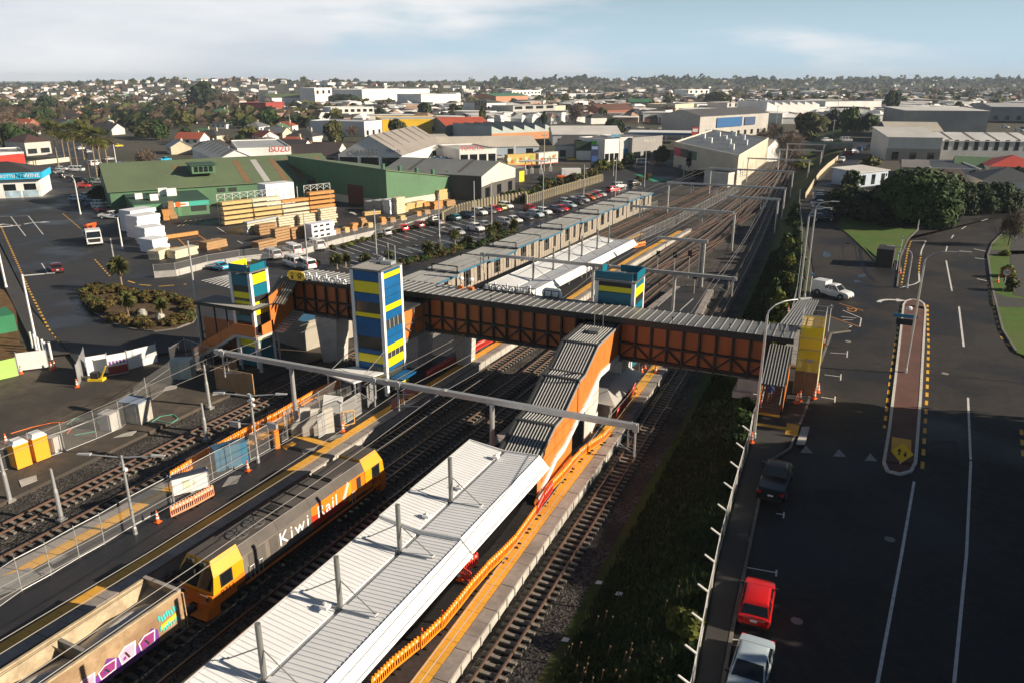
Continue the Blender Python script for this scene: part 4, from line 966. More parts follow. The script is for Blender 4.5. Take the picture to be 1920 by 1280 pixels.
mb = MB(); mb.beam((-66,59.72,0.1),(-59.4,59.72,3.85),0.12,0.3); mb.beam((-59.4,59.72,3.85),(-56.5,59.72,3.85),0.12,0.3); mb.beam((-56.45,59.75,3.85),(-56.45,62.4,3.85),0.12,0.3); mb.beam((-56.45,62.4,3.85),(-56.45,66.1,5.4),0.12,0.3); part('stringer', mb, CONC_P, ls)
for (a, b) in (((-66,0.25),(-63.8,1.5)),((-63.8,1.5),(-61.6,2.75)),((-61.6,2.75),(-59.4,4.0)),((-59.4,4.0),(-58,4.0)),((-58,4.0),(-56.6,4.0))):
 mb = MB(); mb.hexa([(a[0]+.02,59.74,a[1]),(b[0]-.02,59.74,b[1]),(b[0]-.02,59.80,b[1]),(a[0]+.02,59.80,a[1]),(a[0]+.02,59.74,a[1]+1.25),(b[0]-.02,59.74,b[1]+1.25),(b[0]-.02,59.80,b[1]+1.25),(a[0]+.02,59.80,a[1]+1.25)]); part('balustrade_panel', mb, COR_B, ls)
mb = MB(); mb.hexa([(-56.5,60.6,4.0),(-56.42,60.6,4.0),(-56.42,62.4,4.0),(-56.5,62.4,4.0),(-56.5,60.6,5.1),(-56.42,60.6,5.1),(-56.42,62.4,5.3),(-56.5,62.4,5.3)]); part('balustrade_panel', mb, COR_B, ls)
mb = MB(); mb.hexa([(-56.5,62.1,4.0),(-56.42,62.1,4.0),(-56.42,66.1,5.5),(-56.5,66.1,5.5),(-56.5,62.1,7.9),(-56.42,62.1,7.9),(-56.42,66.1,9.2),(-56.5,66.1,9.2)]); part('side_panel', mb, COR_B, ls)
mb = MB(); mb.box(-66.1,59.8,0.0,-66.02,61.9,1.5); part('balustrade_panel', mb, COR_B, ls)
mb = MB(); mb.box(-66.1,61.9,0.0,-60.5,61.98,4.6); part('back_panel', mb, COR, ls)
zr_ = 7.1
mb = MB(); mb.box(-64.6,59.5,zr_-0.12,-56.3,62.6,zr_); p = part('roof', mb, ROOF_D, ls)
mb = MB()
for i in range(24): x = -64.5+0.34*i; mb.box(x,59.52,zr_+0.003,x+0.1,62.55,zr_+0.06)
O('roof_ribs', rel(mb, ls), ROOF_R, p)
mb = MB(); mb.hexa([(-57.6,62.6,zr_-0.1),(-54.9,62.6,zr_-0.1),(-54.9,65.6,9.2),(-57.6,65.6,9.2),(-57.6,62.6,zr_),(-54.9,62.6,zr_),(-54.9,65.6,9.3),(-57.6,65.6,9.3)]); part('roof', mb, ROOF_D, ls)
mb = MB()
for i in range(7): x = -57.4+0.36*i; mb.hexa([(x,62.6,zr_+.003),(x+.1,62.6,zr_+.003),(x+.1,65.6,9.303),(x,65.6,9.303),(x,62.6,zr_+.06),(x+.1,62.6,zr_+.06),(x+.1,65.6,9.36),(x,65.6,9.36)])
part('roof_ribs', mb, ROOF_R, ls)
mb = MB(); mb.box(-64.6,59.42,zr_-0.3,-56.3,59.498,zr_+0.05); part('fascia', mb, FRAME, ls)
for x in (-64.4,-62.2,-60.5): mb = MB(); mb.tube((x,59.9,0.0),(x,59.9,zr_-0.12),0.09,0.09,8); part('post', mb, FRAME, ls)
mb = MB(); mb.tube((-56.6,60.0,0),(-56.6,60.0,3.8),0.2,0.2,10); part('column', mb, CONC_P, ls)
mb = MB(); mb.tube((-59.2,60.0,0),(-59.2,60.0,3.7),0.12,0.12,10); part('column', mb, STEEL, ls)
mb = MB(); mb.tube((-56.5,63.0,0),(-56.5,63.0,3.9),0.10,0.10,10); part('column', mb, STEEL, ls)
mb = MB(); mb.box(-55.0,64.6,9.35,-54.3,66.0,9.9) ; part('roof_duct', mb, CONC_P, ls)
# plywood hoarding box beside it
pb = tag(O('plywood_enclosure', (lambda m: m.box(-57.6,54.4,0,-52.6,54.5,2.4).box(-57.6,54.5,0,-57.5,57.5,2.4))(MB()), PLY), 'brown plywood enclosure panel standing under the left end of the catenary beam','hoarding')
# ------------------------------------------------------------------ right end: stair to the road, ramp roof, scaffold
rs = T('roadside_stair','covered stair down to the roadside footpath with dark grey ribbed roof and orange side walls','stair',(-4.3,64,3.6))
mb = MB()
for i in range(15):
 y = 62.3+0.27*i; z = 3.6+0.16*i
 s = MB(); s.box(-5.15,y,z,-3.55,y+0.30,z+0.16); part('step', s, mat('timber_step',(0.22,0.17,0.13),0.8,var=0.2,scale=4), rs)
mb = MB(); mb.hexa([(-5.4,61.6,6.42),(-3.35,61.6,6.42),(-3.35,66.0,8.5),(-5.4,66.0,8.5),(-5.4,61.6,6.5),(-3.35,61.6,6.5),(-3.35,66.0,8.58),(-5.4,66.0,8.58)]); p = part('roof', mb, ROOF_D, rs)
mb = MB()
for i in range(8): x = -5.2+0.235*i; mb.hexa([(x,61.62,6.51),(x+.07,61.62,6.51),(x+.07,65.98,8.58),(x,65.98,8.58),(x,61.62,6.57),(x+.07,61.62,6.57),(x+.07,65.98,8.64),(x,65.98,8.64)])
O('roof_ribs', rel(mb, rs), RAKE, p)
for x in (-5.3,-3.42):
 mb = MB(); mb.hexa([(x-.04,62.2,3.65),(x+.04,62.2,3.65),(x+.04,66.1,5.9),(x-.04,66.1,5.9),(x-.04,62.2,4.8),(x+.04,62.2,4.8),(x+.04,66.1,7.1),(x-.04,66.1,7.1)]); part('side_panel', mb, COR_B, rs)
 for y in (62.0,64.0,66.0):
  mb = MB(); mb.beam((x,y,3.6),(x,y,6.5+(y-61.6)*0.472),0.1); part('post', mb, FRAME, rs)
mb = MB(); mb.tube((-5.05,62.1,4.7),(-5.05,66,6.9),0.03); mb.tube((-3.65,62.1,4.7),(-3.65,66,6.9),0.03); part('handrail', mb, STEEL, rs)
mb = MB(); mb.box(-5.2,61.75,3.735,-3.5,62.28,3.755); part('tactile_strip', mb, TACT, rs)
rp = T('ramp_roof','grey ribbed roof over the ramp running away from the bridge beside the car park lane','roof',(-4,80,3.6))
mb = MB(); mb.hexa([(-5.1,70.2,8.85),(-2.75,70.2,8.85),(-2.4,87,7.2),(-4.4,87,7.2),(-5.1,70.2,8.95),(-2.75,70.2,8.95),(-2.4,87,7.3),(-4.4,87,7.3)]); part('roof_sheet', mb, ROOF_G, rp)
mb = MB()
for i in range(9):
 f = i/8.5+0.03; xa = -5.1+2.35*f; xb = -4.4+2.0*f; mb.hexa([(xa,70.2,8.955),(xa+.08,70.2,8.955),(xb+.08,87,7.305),(xb,87,7.305),(xa,70.2,9.02),(xa+.08,70.2,9.02),(xb+.08,87,7.37),(xb,87,7.37)])
part('roof_ribs', mb, ROOF_R, rp)
for y in (72,77,82,86.5):
 for x in (-4.9+0.03*(y-70),-2.8+0.02*(y-70)): mb = MB(); mb.beam((x,y,3.6),(x,y,8.8-(y-70.2)*0.098),0.09); part('post', mb, FRAME, rp)
mb = MB(); mb.hexa([(-5.0,70.2,5.1),(-2.8,70.2,5.1),(-2.5,87,3.6),(-4.4,87,3.6),(-5.0,70.2,5.3),(-2.8,70.2,5.3),(-2.5,87,3.75),(-4.4,87,3.75)]); part('ramp', mb, CONC_D, rp)
sc_ = T('scaffold','yellow netted scaffold tower with plywood base and cones around it at the bridge end','scaffold',(-2.1,69.4,3.7))
NET = mesh_screen('yellow_scaffold_net', (0.95,0.76,0.01), 0.8); NET.node_tree.nodes['Principled BSDF'].inputs['Transmission Weight'].default_value = .35; NET.node_tree.nodes['Principled BSDF'].inputs['Roughness'].default_value = 1
X0,X1,Y0,Y1 = -3.0,-1.15,67.7,71.2
mb = MB(); mb.poly([(X0,Y0,5.9),(X1,Y0,5.9),(X1,Y0,10.0),(X0,Y0,10.0)]); part('net', mb, NET, sc_)
mb = MB(); mb.poly([(X1+.02,Y0,5.0),(X1+.02,Y1,5.0),(X1+.02,Y1,10.3),(X1+.02,Y0,10.3)]); part('net', mb, NET, sc_)
mb = MB(); mb.poly([(X0,Y1,5.9),(X1,Y1,5.9),(X1,Y1,10.0),(X0,Y1,10.0)]); part('net', mb, NET, sc_)
for a, b in ((X0,(X0+X1)/2-.1),((X0+X1)/2-.08,X1)):
 mb = MB(); mb.box(a,Y0-0.05,3.72,b,Y0-0.02,5.9); part('plywood_sheet', mb, PLY, sc_)
mb = MB(); mb.box(X1+.03,Y0,3.72,X1+.06,Y1,5.2); part('plywood_sheet', mb, mat('pale_board',(0.6,0.52,0.36),0.8,var=0.12), sc_)
for x in (X0,X1):
 for y in (Y0,(Y0+Y1)/2,Y1): mb = MB(); mb.tube((x,y,3.7),(x,y,11.0),0.03,0.03,6); part('standard', mb, STEEL, sc_)
for z in (5.9,6.9,7.9,8.9,10.0,10.5,10.95):
 mb = MB(); mb.tube((X0,Y0,z),(X1,Y0,z),0.025); mb.tube((X0,Y1,z),(X1,Y1,z),0.025); mb.tube((X0,Y0,z),(X0,Y1,z),0.025); mb.tube((X1,Y0,z),(X1,Y1,z),0.025); part('ledger', mb, STEEL, sc_)
for z in (7.9,9.8): mb = MB(); mb.box(X0+.05,Y0+.05,z,X1-.05,Y1-.05,z+0.05); part('boards', mb, mat('scaffold_board',(0.5,0.36,0.14),0.8,var=0.15), sc_)
# ------------------------------------------------------------------ locomotive and wagon
LOY = mat('loco_yellow', (0.74,0.33,0.008), 0.4, var=0.07, scale=2, var2=0.08)
LOR = mat('loco_orange', (0.80,0.20,0.015), 0.42, var=0.08, scale=2)
LRED = mat('loco_red', (0.52,0.035,0.015), 0.42, var=0.10)
LGREY = mat('loco_grey', (0.165,0.145,0.125), 0.55, var=0.15, scale=1.5, var2=0.2, scale2=0.5)
LROOF = mat('loco_roof', (0.085,0.074,0.066), 0.75, var=0.2, scale=1.2, var2=0.25, scale2=0.4)
LDARK = mat('loco_underframe', (0.022,0.020,0.019), 0.7, var=0.25)
ang = -atan2(0.6, 14.0)
lo = T('locomotive','orange yellow and grey diesel locomotive numbered 9711 standing beside the left platform','locomotive',(-32.35,27.0,0.0), -atan2(TB[2][1]-TB[1][1], 16.0))
def lp(name, mb, m, par=None, smooth=False, label=None):
 o = O(name, mb, m, par or lo, smooth=smooth)
 if label: o['label'] = label
 return o
LEN = 16.9
def cab(y0, y1, d):
 """cab between y0 (nose) and y1 (back); d = +1 when the nose looks towards +y"""
 f = y0; b = y1; s = 1 if d < 0 else -1
 body = [(-1.35,1.05),(1.35,1.05),(1.35,2.85),(0.92,3.72),(-0.92,3.72),(-1.35,2.85)]
 mb = MB(); n = len(body)
 A = [(x, f + s*(0.0 if z < 2.0 else (z-2.0)*0.30), z) for x, z in body]; B = [(x, b, z) for x, z in body]
 mb.poly(A); mb.poly(B)
 for i in range(n): j=(i+1)%n; mb.poly([A[i],A[j],B[j],B[i]], 1 if i == 3 else 0)
 c = lp('cab', mb, [LOY, LROOF])
 # orange lower band, proud of the cab
 mb = MB(); mb.hexa([(-1.36,f-s*0.02,1.0),(1.36,f-s*0.02,1.0),(1.36,b,1.0),(-1.36,b,1.0),(-1.36,f-s*0.02,1.72),(1.36,f-s*0.02,1.72),(1.36,b,1.95),(-1.36,b,1.95)]); O('lower_band', mb, LOR, c)
 # windscreen on the sloping nose
 def q(x, z, o=0.02): return (x, f + s*((z-2.0)*0.30 if z > 2.0 else 0) - s*o, z)
 mb = MB(); mb.poly([q(-1.28,2.06),q(1.28,2.06),q(1.28,2.8),q(0.95,3.3),q(-0.95,3.3),q(-1.28,2.8)]); O('windscreen', mb, GLASS, c)
 mb = MB(); mb.box(-0.03, f+s*0.12-0.05, 2.06, 0.03, f+s*0.4, 3.3); O('windscreen_pillar', mb, LDARK, c)
 for sx in (-1, 1):
  ys = sorted((f+s*0.75, f+s*1.55)); mb = MB(); mb.box(sx*1.36-0.02, ys[0]-0.07, 1.93, sx*1.36+0.012, ys[1]+0.07, 2.83); w = O('side_window_frame', mb, LDARK, c)
  mb = MB(); mb.box(sx*1.36-0.02, ys[0], 2.0, sx*1.36+0.022, ys[1], 2.76); O('side_window', mb, GLASS, w)
  text('9711', 0.55, 0.012, bl, c, face_matrix((sx*1.375, f+s*1.15, 1.58), (0,sx,0), (0,0,1)), 'number')
 for x in (-0.62,-0.3,0.3,0.62): mb = MB(); mb.tube((x,f+s*0.40,3.52),(x,f+s*0.25,3.52),0.13,0.13,10); O('headlight', mb, GLASSG, c)
 for x in (-1.0,1.0): mb = MB(); mb.tube((x,f-s*0.04,1.5),(x,f-s*0.10,1.5),0.12,0.12,8); O('marker_light', mb, GLASSG, c)
 for z in (1.25,1.75):
  for x in (-0.8,0.8): mb = MB(); mb.beam((x-0.3,f-s*0.14,z),(x+0.3,f-s*0.14,z),0.04); O('hand_rail', mb, STEEL, c)
 mb = MB(); mb.hexa([(-1.1,f-s*0.42,0.22),(1.1,f-s*0.42,0.22),(1.25,f+s*0.5,0.25),(-1.25,f+s*0.5,0.25),(-1.2,f-s*0.2,1.0),(1.2,f-s*0.2,1.0),(1.34,f+s*0.5,1.0),(-1.34,f+s*0.5,1.0)]); O('pilot', mb, LOR, c)
 mb = MB(); mb.box(-0.25,f-s*0.8-0.2,0.7,0.25,f-s*0.3+0.2,1.0); O('coupler', mb, LDARK, c)
 return c
cab(0.0, 2.5, -1); cab(LEN, LEN-2.4, 1)
# hood: grey half, red/orange half, chamfered roof
hood = [(-1.32,1.35),(1.32,1.35),(1.32,2.95),(0.95,3.55),(-0.95,3.55),(-1.32,2.95)]
def hood_seg(name, y0, y1, mats_, label=None):
 mb = MB(); n = 6; A = [(x,y0,z) for x,z in hood]; B = [(x,y1,z) for x,z in hood]; mb.poly(A); mb.poly(B)
 for i in range(n): j=(i+1)%n; mb.poly([A[i],A[j],B[j],B[i]], 1 if i in (2,3,4) else 0)
 return lp(name, mb, mats_, label=label)
h1 = hood_seg('radiator_hood', 2.52, 5.6, [LGREY, LROOF]); h2 = hood_seg('engine_hood', 5.62, 8.65, [LGREY, LROOF]); h3 = hood_seg('orange_hood', 8.67, 11.2, [LOR, LROOF]); h4 = hood_seg('orange_hood', 11.22, LEN-2.42, [LOR, LROOF])
for h, a, b in ((h3,8.67,11.2),(h4,11.22,LEN-4.0)):
 for sx in (-1,1): mb = MB(); mb.poly([(sx*1.325,a,1.36),(sx*1.325,b,1.36),(sx*1.325,b,1.46 if h is h4 else 1.9),(sx*1.325,a,2.3 if h is h3 else 1.9)]); O('red_flash', mb, LRED, h)
mb = MB(); mb.box(-1.325,LEN-4.35,1.37,1.328,LEN-4.02,2.9); lp('yellow_end_panel', mb, LOY); mb = MB(); mb.box(-1.33,LEN-3.4,1.9,1.33,LEN-2.9,2.8); lp('door_window', mb, LDARK)
for sx in (1,-1):
 for k, s_ in enumerate(('Kiwi','Rail')):
  y = (6.95 if k == 0 else 10.25); h = h2 if k == 0 else h3
  text(s_, 1.32, 0.014, SIGNW, h, face_matrix((sx*1.34, y, 2.22), (0,sx,0), (0,0,1)), 'lettering', None, 1.24 if k == 0 else 1.12)
 # fern leaf mark
 mb = MB()
 for i in range(8):
  y = 11.95+0.08*i; z = 1.75+0.14*i; mb.poly([(sx*1.34,y,z),(sx*1.34,y+0.34-0.02*i,z+0.10),(sx*1.34,y+0.1,z+0.14)])
 for i in range(8):
  y = 11.95+0.08*i; z = 1.75+0.14*i; mb.poly([(sx*1.34,y,z),(sx*1.34,y-0.1,z+0.38),(sx*1.34,y+0.06,z+0.15)])
 O('fern_mark', mb, SIGNW, h4)
for sx in (-1,1):
 for (a,b) in ((2.95,4.35),(4.75,5.45)):
  mb = MB()
  for i in range(13): z = 1.6+0.1*i; mb.hexa([(sx*1.325,a,z),(sx*1.325,b,z),(sx*1.36,b,z-0.03),(sx*1.36,a,z-0.03),(sx*1.325,a,z+0.03),(sx*1.325,b,z+0.03),(sx*1.36,b,z),(sx*1.36,a,z)])
  O('louvre', mb, LROOF, h1)
for y in (3.5,4.9):
 mb = MB(); mb.tube((0,y,3.55),(0,y,3.62),0.68,0.68,24); f_ = O('roof_fan', mb, mat('fan_grille',(0.16,0.15,0.14),0.6,0.4,var=0.2), h1)
 mb = MB()
 for k in range(8): t = k*pi/4; mb.beam((0.1*cos(t),y+0.1*sin(t),3.63),(0.64*cos(t),y+0.64*sin(t),3.63),0.06,0.02)
 O('fan_blades', mb, LDARK, f_)
mb = MB()
for y in (6.2,7.4,8.66,10,11.2,12.6): mb.box(-0.95,y-0.04,3.555,0.95,y+0.04,3.64)
mb.box(-0.5,6.5,3.555,0.5,7.1,3.63); mb.box(-0.95,5.58,3.555,0.95,5.66,3.62); lp('roof_joints', mb, LDARK)['kind'] = 'stuff'
mb = MB(); mb.box(-0.9,11.4,3.555,0.9,12.7,3.68); lp('roof_box', mb, LROOF)
mb = MB(); mb.box(-1.36,1.8,1.0,1.36,LEN-1.5,1.34); lp('frame', mb, LDARK)
for sx in (-1,1):
 mb = MB(); mb.box(sx*1.365-0.012,2.5,0.98,sx*1.365+0.012,LEN-1.5,1.14); lp('side_stripe', mb, LOR)
 for y in (2.9,3.6,12.8):
  mb = MB(); mb.path([(sx*1.42,y,1.1),(sx*1.42,y,2.0),(sx*1.42,y+0.35,2.0),(sx*1.42,y+0.35,1.1)],0.03,6); lp('hand_rail', mb, STEEL)
 for y0 in (1.4,11.9):
  for i in range(3): mb = MB(); mb.tube((sx*0.60,y0+1.5*i+0.6,0.5),(sx*0.74,y0+1.5*i+0.6,0.5),0.46,0.46,16); lp('wheel', mb, LDARK)
  mb = MB(); mb.box(sx*0.85,y0,0.4,sx*0.98,y0+4.2,0.85); lp('bogie_frame', mb, LDARK)
mb = MB(); mb.box(-1.25,6.3,0.3,1.25,11.2,1.0); lp('fuel_tank', mb, LDARK)
# open hopper wagons with graffiti
WG = two_tone('rusty_wagon_paint', (0.30,0.20,0.115), (0.42,0.30,0.18), 1.3, rough=0.8, bump=0.05, c3=(0.24,0.15,0.085), scale3=0.35, kind='noise')
WGI = two_tone('dusty_wagon_inside', (0.34,0.27,0.18), (0.52,0.43,0.29), 1.0, rough=0.9, bump=0.1)
SAND = two_tone('white_sand', (0.50,0.47,0.43), (0.62,0.59,0.54), 1.4, rough=0.95, bump=0.25)
GP = mat('graffiti_purple',(0.16,0.035,0.26),0.6,var=0.25,scale=1.2); GK = mat('graffiti_pink',(0.72,0.38,0.52),0.6,var=0.2,scale=1.5); GW = mat('graffiti_white',(0.75,0.73,0.73),0.6,var=0.08); GT = mat('graffiti_teal',(0.06,0.55,0.50),0.6,var=0.12); GB = mat('graffiti_black',(0.02,0.02,0.03),0.6,var=0)
GM = mat('graffiti_magenta',(0.26,0.03,0.16),0.6,var=0.2)
def wagon(label, yend, length, xc, graff):
 w = T('hopper_wagon', label, 'wagon', (xc, yend-length, 0), -atan2(0.7, 16.0))
 hw = 1.33; z0, z1 = 1.15, 3.3; L = length
 def wp(n, mb, m, par=None): return O(n, mb, m, par or w)
 for sx in (-1,1):
  mb = MB(); mb.hexa([(sx*hw*0.99-0.03,0,z0),(sx*hw*0.99+0.03,0,z0),(sx*hw*0.99+0.03,L,z0),(sx*hw*0.99-0.03,L,z0),(sx*hw-0.05,0,z1),(sx*hw+0.03,0,z1),(sx*hw+0.03,L,z1),(sx*hw-0.05,L,z1)]); p = wp('side_wall', mb, [WG])
  mb = MB(); mb.poly([(sx*(hw-0.11),0.05,z0+.2),(sx*(hw-0.11),L-0.05,z0+.2),(sx*(hw-0.11),L-.05,z1-.02),(sx*(hw-0.11),0.05,z1-.02)]); wp('inner_lining', mb, WGI, p)
  mb = MB(); mb.box(min(sx*hw-0.08,sx*hw+0.07),0,z1+.002,max(sx*hw-0.08,sx*hw+0.07),L,z1+0.10); wp('top_rail', mb, WGI)
  for z in (1.85,2.6): mb = MB(); mb.box(min(sx*(hw+.02),sx*(hw+.045)),0,z,max(sx*(hw+.02),sx*(hw+.045)),L,z+0.03); wp('seam', mb, WG, p)
 for y in (0.04, L-0.1):
  mb = MB(); mb.hexa([(-hw+.06,y-.03,z0),(hw-.06,y-.03,z0),(hw-.06,y+.03,z0),(-hw+.06,y+.03,z0),(-hw+.06,y-.03,z1),(hw-.06,y-.03,z1),(hw-.06,y+.03,z1),(-hw+.06,y+.03,z1)]); wp('end_wall', mb, WG)
  mb = MB(); mb.box(-hw-.05,y-.12,z1+.105,hw+.05,y+.12,z1+0.17); wp('top_rail', mb, mat('wagon_end_rail',(0.30,0.27,0.24),0.7,var=0.2))
 mb = MB(); mb.hexa([(-hw+.1,L-1.6,1.7),(hw-.1,L-1.6,1.7),(hw-.1,L-.12,2.9),(-hw+.1,L-.12,2.9),(-hw+.1,L-1.6,1.75),(hw-.1,L-1.6,1.75),(hw-.1,L-.12,2.97),(-hw+.1,L-.12,2.97)]); wp('slope_sheet', mb, mat('wagon_dark_inside',(0.16,0.15,0.14),0.7,var=0.25,scale=2))
 k = 3; cell = L/k
 for i in range(1,k):
  y = cell*i; mb = MB(); mb.box(-hw+.1,y-.05,z0+.3,hw-.1,y+.05,3.05); mb.box(-hw+.1,y-.1,3.05,hw-.1,y+.1,3.14); wp('divider', mb, CONC_D)
  for sx in (-1,1): mb = MB(); mb.poly([(sx*(hw-.12),y-.45,z1-.2),(sx*(hw-.12),y+.45,z1-.2),(sx*(hw-.62),y,2.4)]); mb.poly([(sx*(hw-.12),y-.45,z1-.2),(sx*(hw-.62),y,2.4),(sx*(hw-.12),y-.1,2.2)]); wp('gusset', mb, WGI)
 for i in range(k):
  c = cell*(i+.5); mb = MB(); nx, ny = 8, 14
  for b in range(ny+1):
   for a in range(nx+1):
    x = -hw+.12+(2*hw-.24)*a/nx; y = cell*i+.1+(cell-.2)*b/ny
    q = ((x/0.95)**2+((y-c)/(cell*0.42))**2); mb.v.append((x,y,1.95+0.95*math.exp(-q*0.8)+0.03*sin(x*9+y*5)))
  for b in range(ny):
   for a in range(nx): v = b*(nx+1)+a; mb.f.append((v,v+1,v+nx+2,v+nx+1)); mb.m.append(0)
  O('sand_load', mb, SAND, w, smooth=True)
 mb = MB(); mb.box(-0.5,-.3,0.8,0.5,L+.3,1.14); mb.box(-1.1,2.2,.45,1.1,2.4,1.1); wp('underframe', mb, LDARK)
 for y in (1.2,3.0,L-3.0,L-1.2):
  for sx in (-1,1): mb = MB(); mb.tube((sx*.5,y,.42),(sx*.66,y,.42),.4,.4,14); wp('wheel', mb, LDARK)
 mb = MB()
 for x in (0.85,1.2): mb.beam((x,L+.25,.6),(x,L+.25,3.0),.06)
 for z in (.8,1.25,1.7,2.15,2.6): mb.beam((.85,L+.25,z),(1.2,L+.25,z),.05)
 mb.beam((.85,L+.25,3.0),(.85,L-.05,3.2),.06); mb.beam((1.2,L+.25,3.0),(1.2,L-.05,3.2),.06); wp('ladder', mb, WG)
 if graff:
  x = hw+0.048; r = random.Random(5)
  def bubble(pts, m, o): mb = MB(); mb.poly([(x+o, y, z) for y, z in pts]); wp('graffiti', mb, m)
  base = [(L-0.4-0.33*i) for i in range(40)]
  top = [(y, 2.02+0.30*sin(i*0.9)+0.12*sin(i*2.3)) for i, y in enumerate(base[4:38])]
  bubble([(base[4],1.2),(base[37],1.2)]+top[::-1], GP, 0.0)
  for i in range(9):                      # chunky letters in pink with white edges
   y = L-2.0-1.18*i; h_ = 0.55+0.13*sin(i*2.1); w_ = 0.5; z = 1.62+0.06*sin(i)
   bubble([(y,z-.16),(y-w_*1.7,z-.2),(y-w_*1.9,z+h_*.7),(y-w_*1.1,z+h_*1.12),(y+.12,z+h_)], GW, 0.004)
   bubble([(y-.06,z-.1),(y-w_*1.6,z-.14),(y-w_*1.75,z+h_*.6),(y-w_*1.1,z+h_*.98),(y+.04,z+h_*.86)], GK if i % 2 else GM, 0.008)
   bubble([(y-.3,z-.05),(y-.42,z-.05),(y-.62,z+h_*.62),(y-.5,z+h_*.62)], GB, 0.012)
   bubble([(y-.55,z),(y-.75,z),(y-.70,z+.16),(y-.56,z+.2)], GP, 0.012)
  for i in range(8):
   y = L-.35-.16*i; z = 2.35+.06*sin(i*2); bubble([(y,z),(y-.1,z-.02),(y-.16,z+.34),(y-.04,z+.36)], GT, 0.006); bubble([(y-.02,z-.62),(y-.12,z-.66),(y-.1,z-.36),(y-.01,z-.34)], GT, 0.006)
  bubble([(L-.5,1.95),(L-1.5,1.82),(L-1.5,2.12),(L-.5,2.25)], mat('graffiti_yellow',(0.8,0.55,0.02),0.6,var=0.05), 0.005)
 return w
wagon('sandy hopper wagon with purple graffiti coupled behind the locomotive', 25.2, 16.0, -33.35, True)
# ------------------------------------------------------------------ overhead line gantries
def gantry(label, xl, xr, y, z, posts, drops, r=0.2):
 g = T('catenary_gantry', label, 'gantry', (posts[0], y, 0))
 mb = MB(); mb.box(xl,y-r,z-r,xr,y+r,z+r); part('beam', mb, STEEL, g)
 for x in posts: mb = MB(); mb.tube((x,y,-0.2),(x,y,z-r),0.21,0.19,10); mb.box(x-.3,y-.3,z-r-.06,x+.3,y+.3,z-r); part('mast', mb, STEEL, g)
 for x, dx in drops:
  mb = MB(); mb.tube((x,y-.28,z+.35),(x,y-.28,z-2.2),0.075,0.075,8); mb.box(x-.2,y-.36,z-.28,x+.2,y-.2,z+.28); p = part('drop_tube', mb, STEEL, g)
  mb = MB(); mb.tube((x,y-.28,z-.75),(x+dx*1.4,y-.28,z-.55),0.03); mb.tube((x,y-.28,z-1.95),(x+dx*1.6,y-.28,z-1.15),0.03); mb.tube((x+dx*.5,y-.28,z-.3),(x+dx*.5,y-.28,z-1.55),0.06); mb.tube((x+dx*.3,y-.28,z-1.75),(x+dx*1.9,y-.28,z-1.5),0.025); O('registration_arm', rel(mb, g), STEEL, p)
 for x in [xl+.5, (xl+xr)/2-1.4, (xl+xr)/2+4]: mb = MB(); mb.box(x-.14,y-r-.03,z-r-.03,x+.14,y+r+.03,z+r+.05); part('beam_joint', mb, STEEL, g)
 return g
gantry('long grey catenary beam crossing the tracks in front of the bridge over the stair roof',-51.0,-12.0,48.6,6.9,[-42.5,-23.4],[(-49.9,1),(-33.9,-1),(-31.6,1),(-12.1,-1)])
gantry('grey catenary beam behind the bridge passing over the far white canopy',-47.2,-12.2,94.8,6.9,[-30.6,-19.8],[(-46.6,-1),(-31.4,1),(-28.4,-1),(-12.6,-1)])
gantry('short catenary gantry on one pair of stout grey masts beside signal lamps',-27.5,-20.3,116.6,6.9,[-20.7,-20.2],[])
gantry('catenary beam on a tall mast at the middle of the yard, third beyond the bridge',-40.0,-20.4,145.5,6.9,[-20.2],[(-38,1),(-26,-1),(-22.5,-1)])
gantry('small catenary gantry on a twin mast, fourth beyond the bridge',-24.9,-14.3,166,6.9,[-14.7],[(-22,1),(-18,1)])
gantry('wide catenary portal with thin posts at both ends near the far platform end',-41.9,-14.8,184,6.9,[-41.4,-15.1],[(-36,1),(-30,-1)])
gantry('wide catenary portal in front of the pale warehouse end wall',-38.7,-16.3,219.5,6.9,[-38,-16.5],[(-30,1),(-17.4,-1)])
gantry('catenary portal against the pale warehouse, last but two before the road bridge',-32.9,-14.4,253,6.9,[-32.6,-14.7],[(-24,1)])
gantry('catenary portal in the cutting, last but one before the road bridge',-27.5,-13.0,290,6.9,[-27,-13.3],[])
gantry('farthest catenary portal right in front of the road bridge',-27.5,-13.5,318,6.9,[-27,-14],[])
# overhead wires, two per electrified track
WIRE = mat('copper_wire', (0.42,0.40,0.37), 0.35, 0.6, var=0)
def wire(tab, off, ys, zs, sag, label):
 mb = MB()
 for (a, b) in zip(ys[:-1], ys[1:]):
  n = 6; L = [(interp(tab, a+(b-a)*i/n)+off, a+(b-a)*i/n, zs - sag*4*(i/n)*(1-i/n)) for i in range(n+1)]
  mb.path(L, 0.022, 4)
 o = O('overhead_wire', mb, WIRE); tag(o, label, 'overhead wire', 'overhead line wires above the tracks')
GY = [-20,1.0,48.3,94.5,145.2,184,219,253,290,318,360]
for tab, nm in ((TA,'the track beside the left platform'),(TB,'the locomotive track'),(TC,'the track left of the near canopy'),(TR,'the far right track under the bank'),(TD,'the rusty track by the construction yard')):
 for off, z, sg, w in ((0.0,5.15,0.02,'lower contact'),(0.0,6.35,0.65,'upper sagging')):
  wire(tab, off, GY, z, sg, '%s wire above %s' % (w, nm))
wire(TA, 0.9, [146,184,219,253,290], 6.4, .5, 'sagging feeder wire over the yard left of the signals'); wire(TC, 3.0, [100,146,184,219,253], 6.2, .5, 'sagging feeder wire slanting over the yard right of the signals')
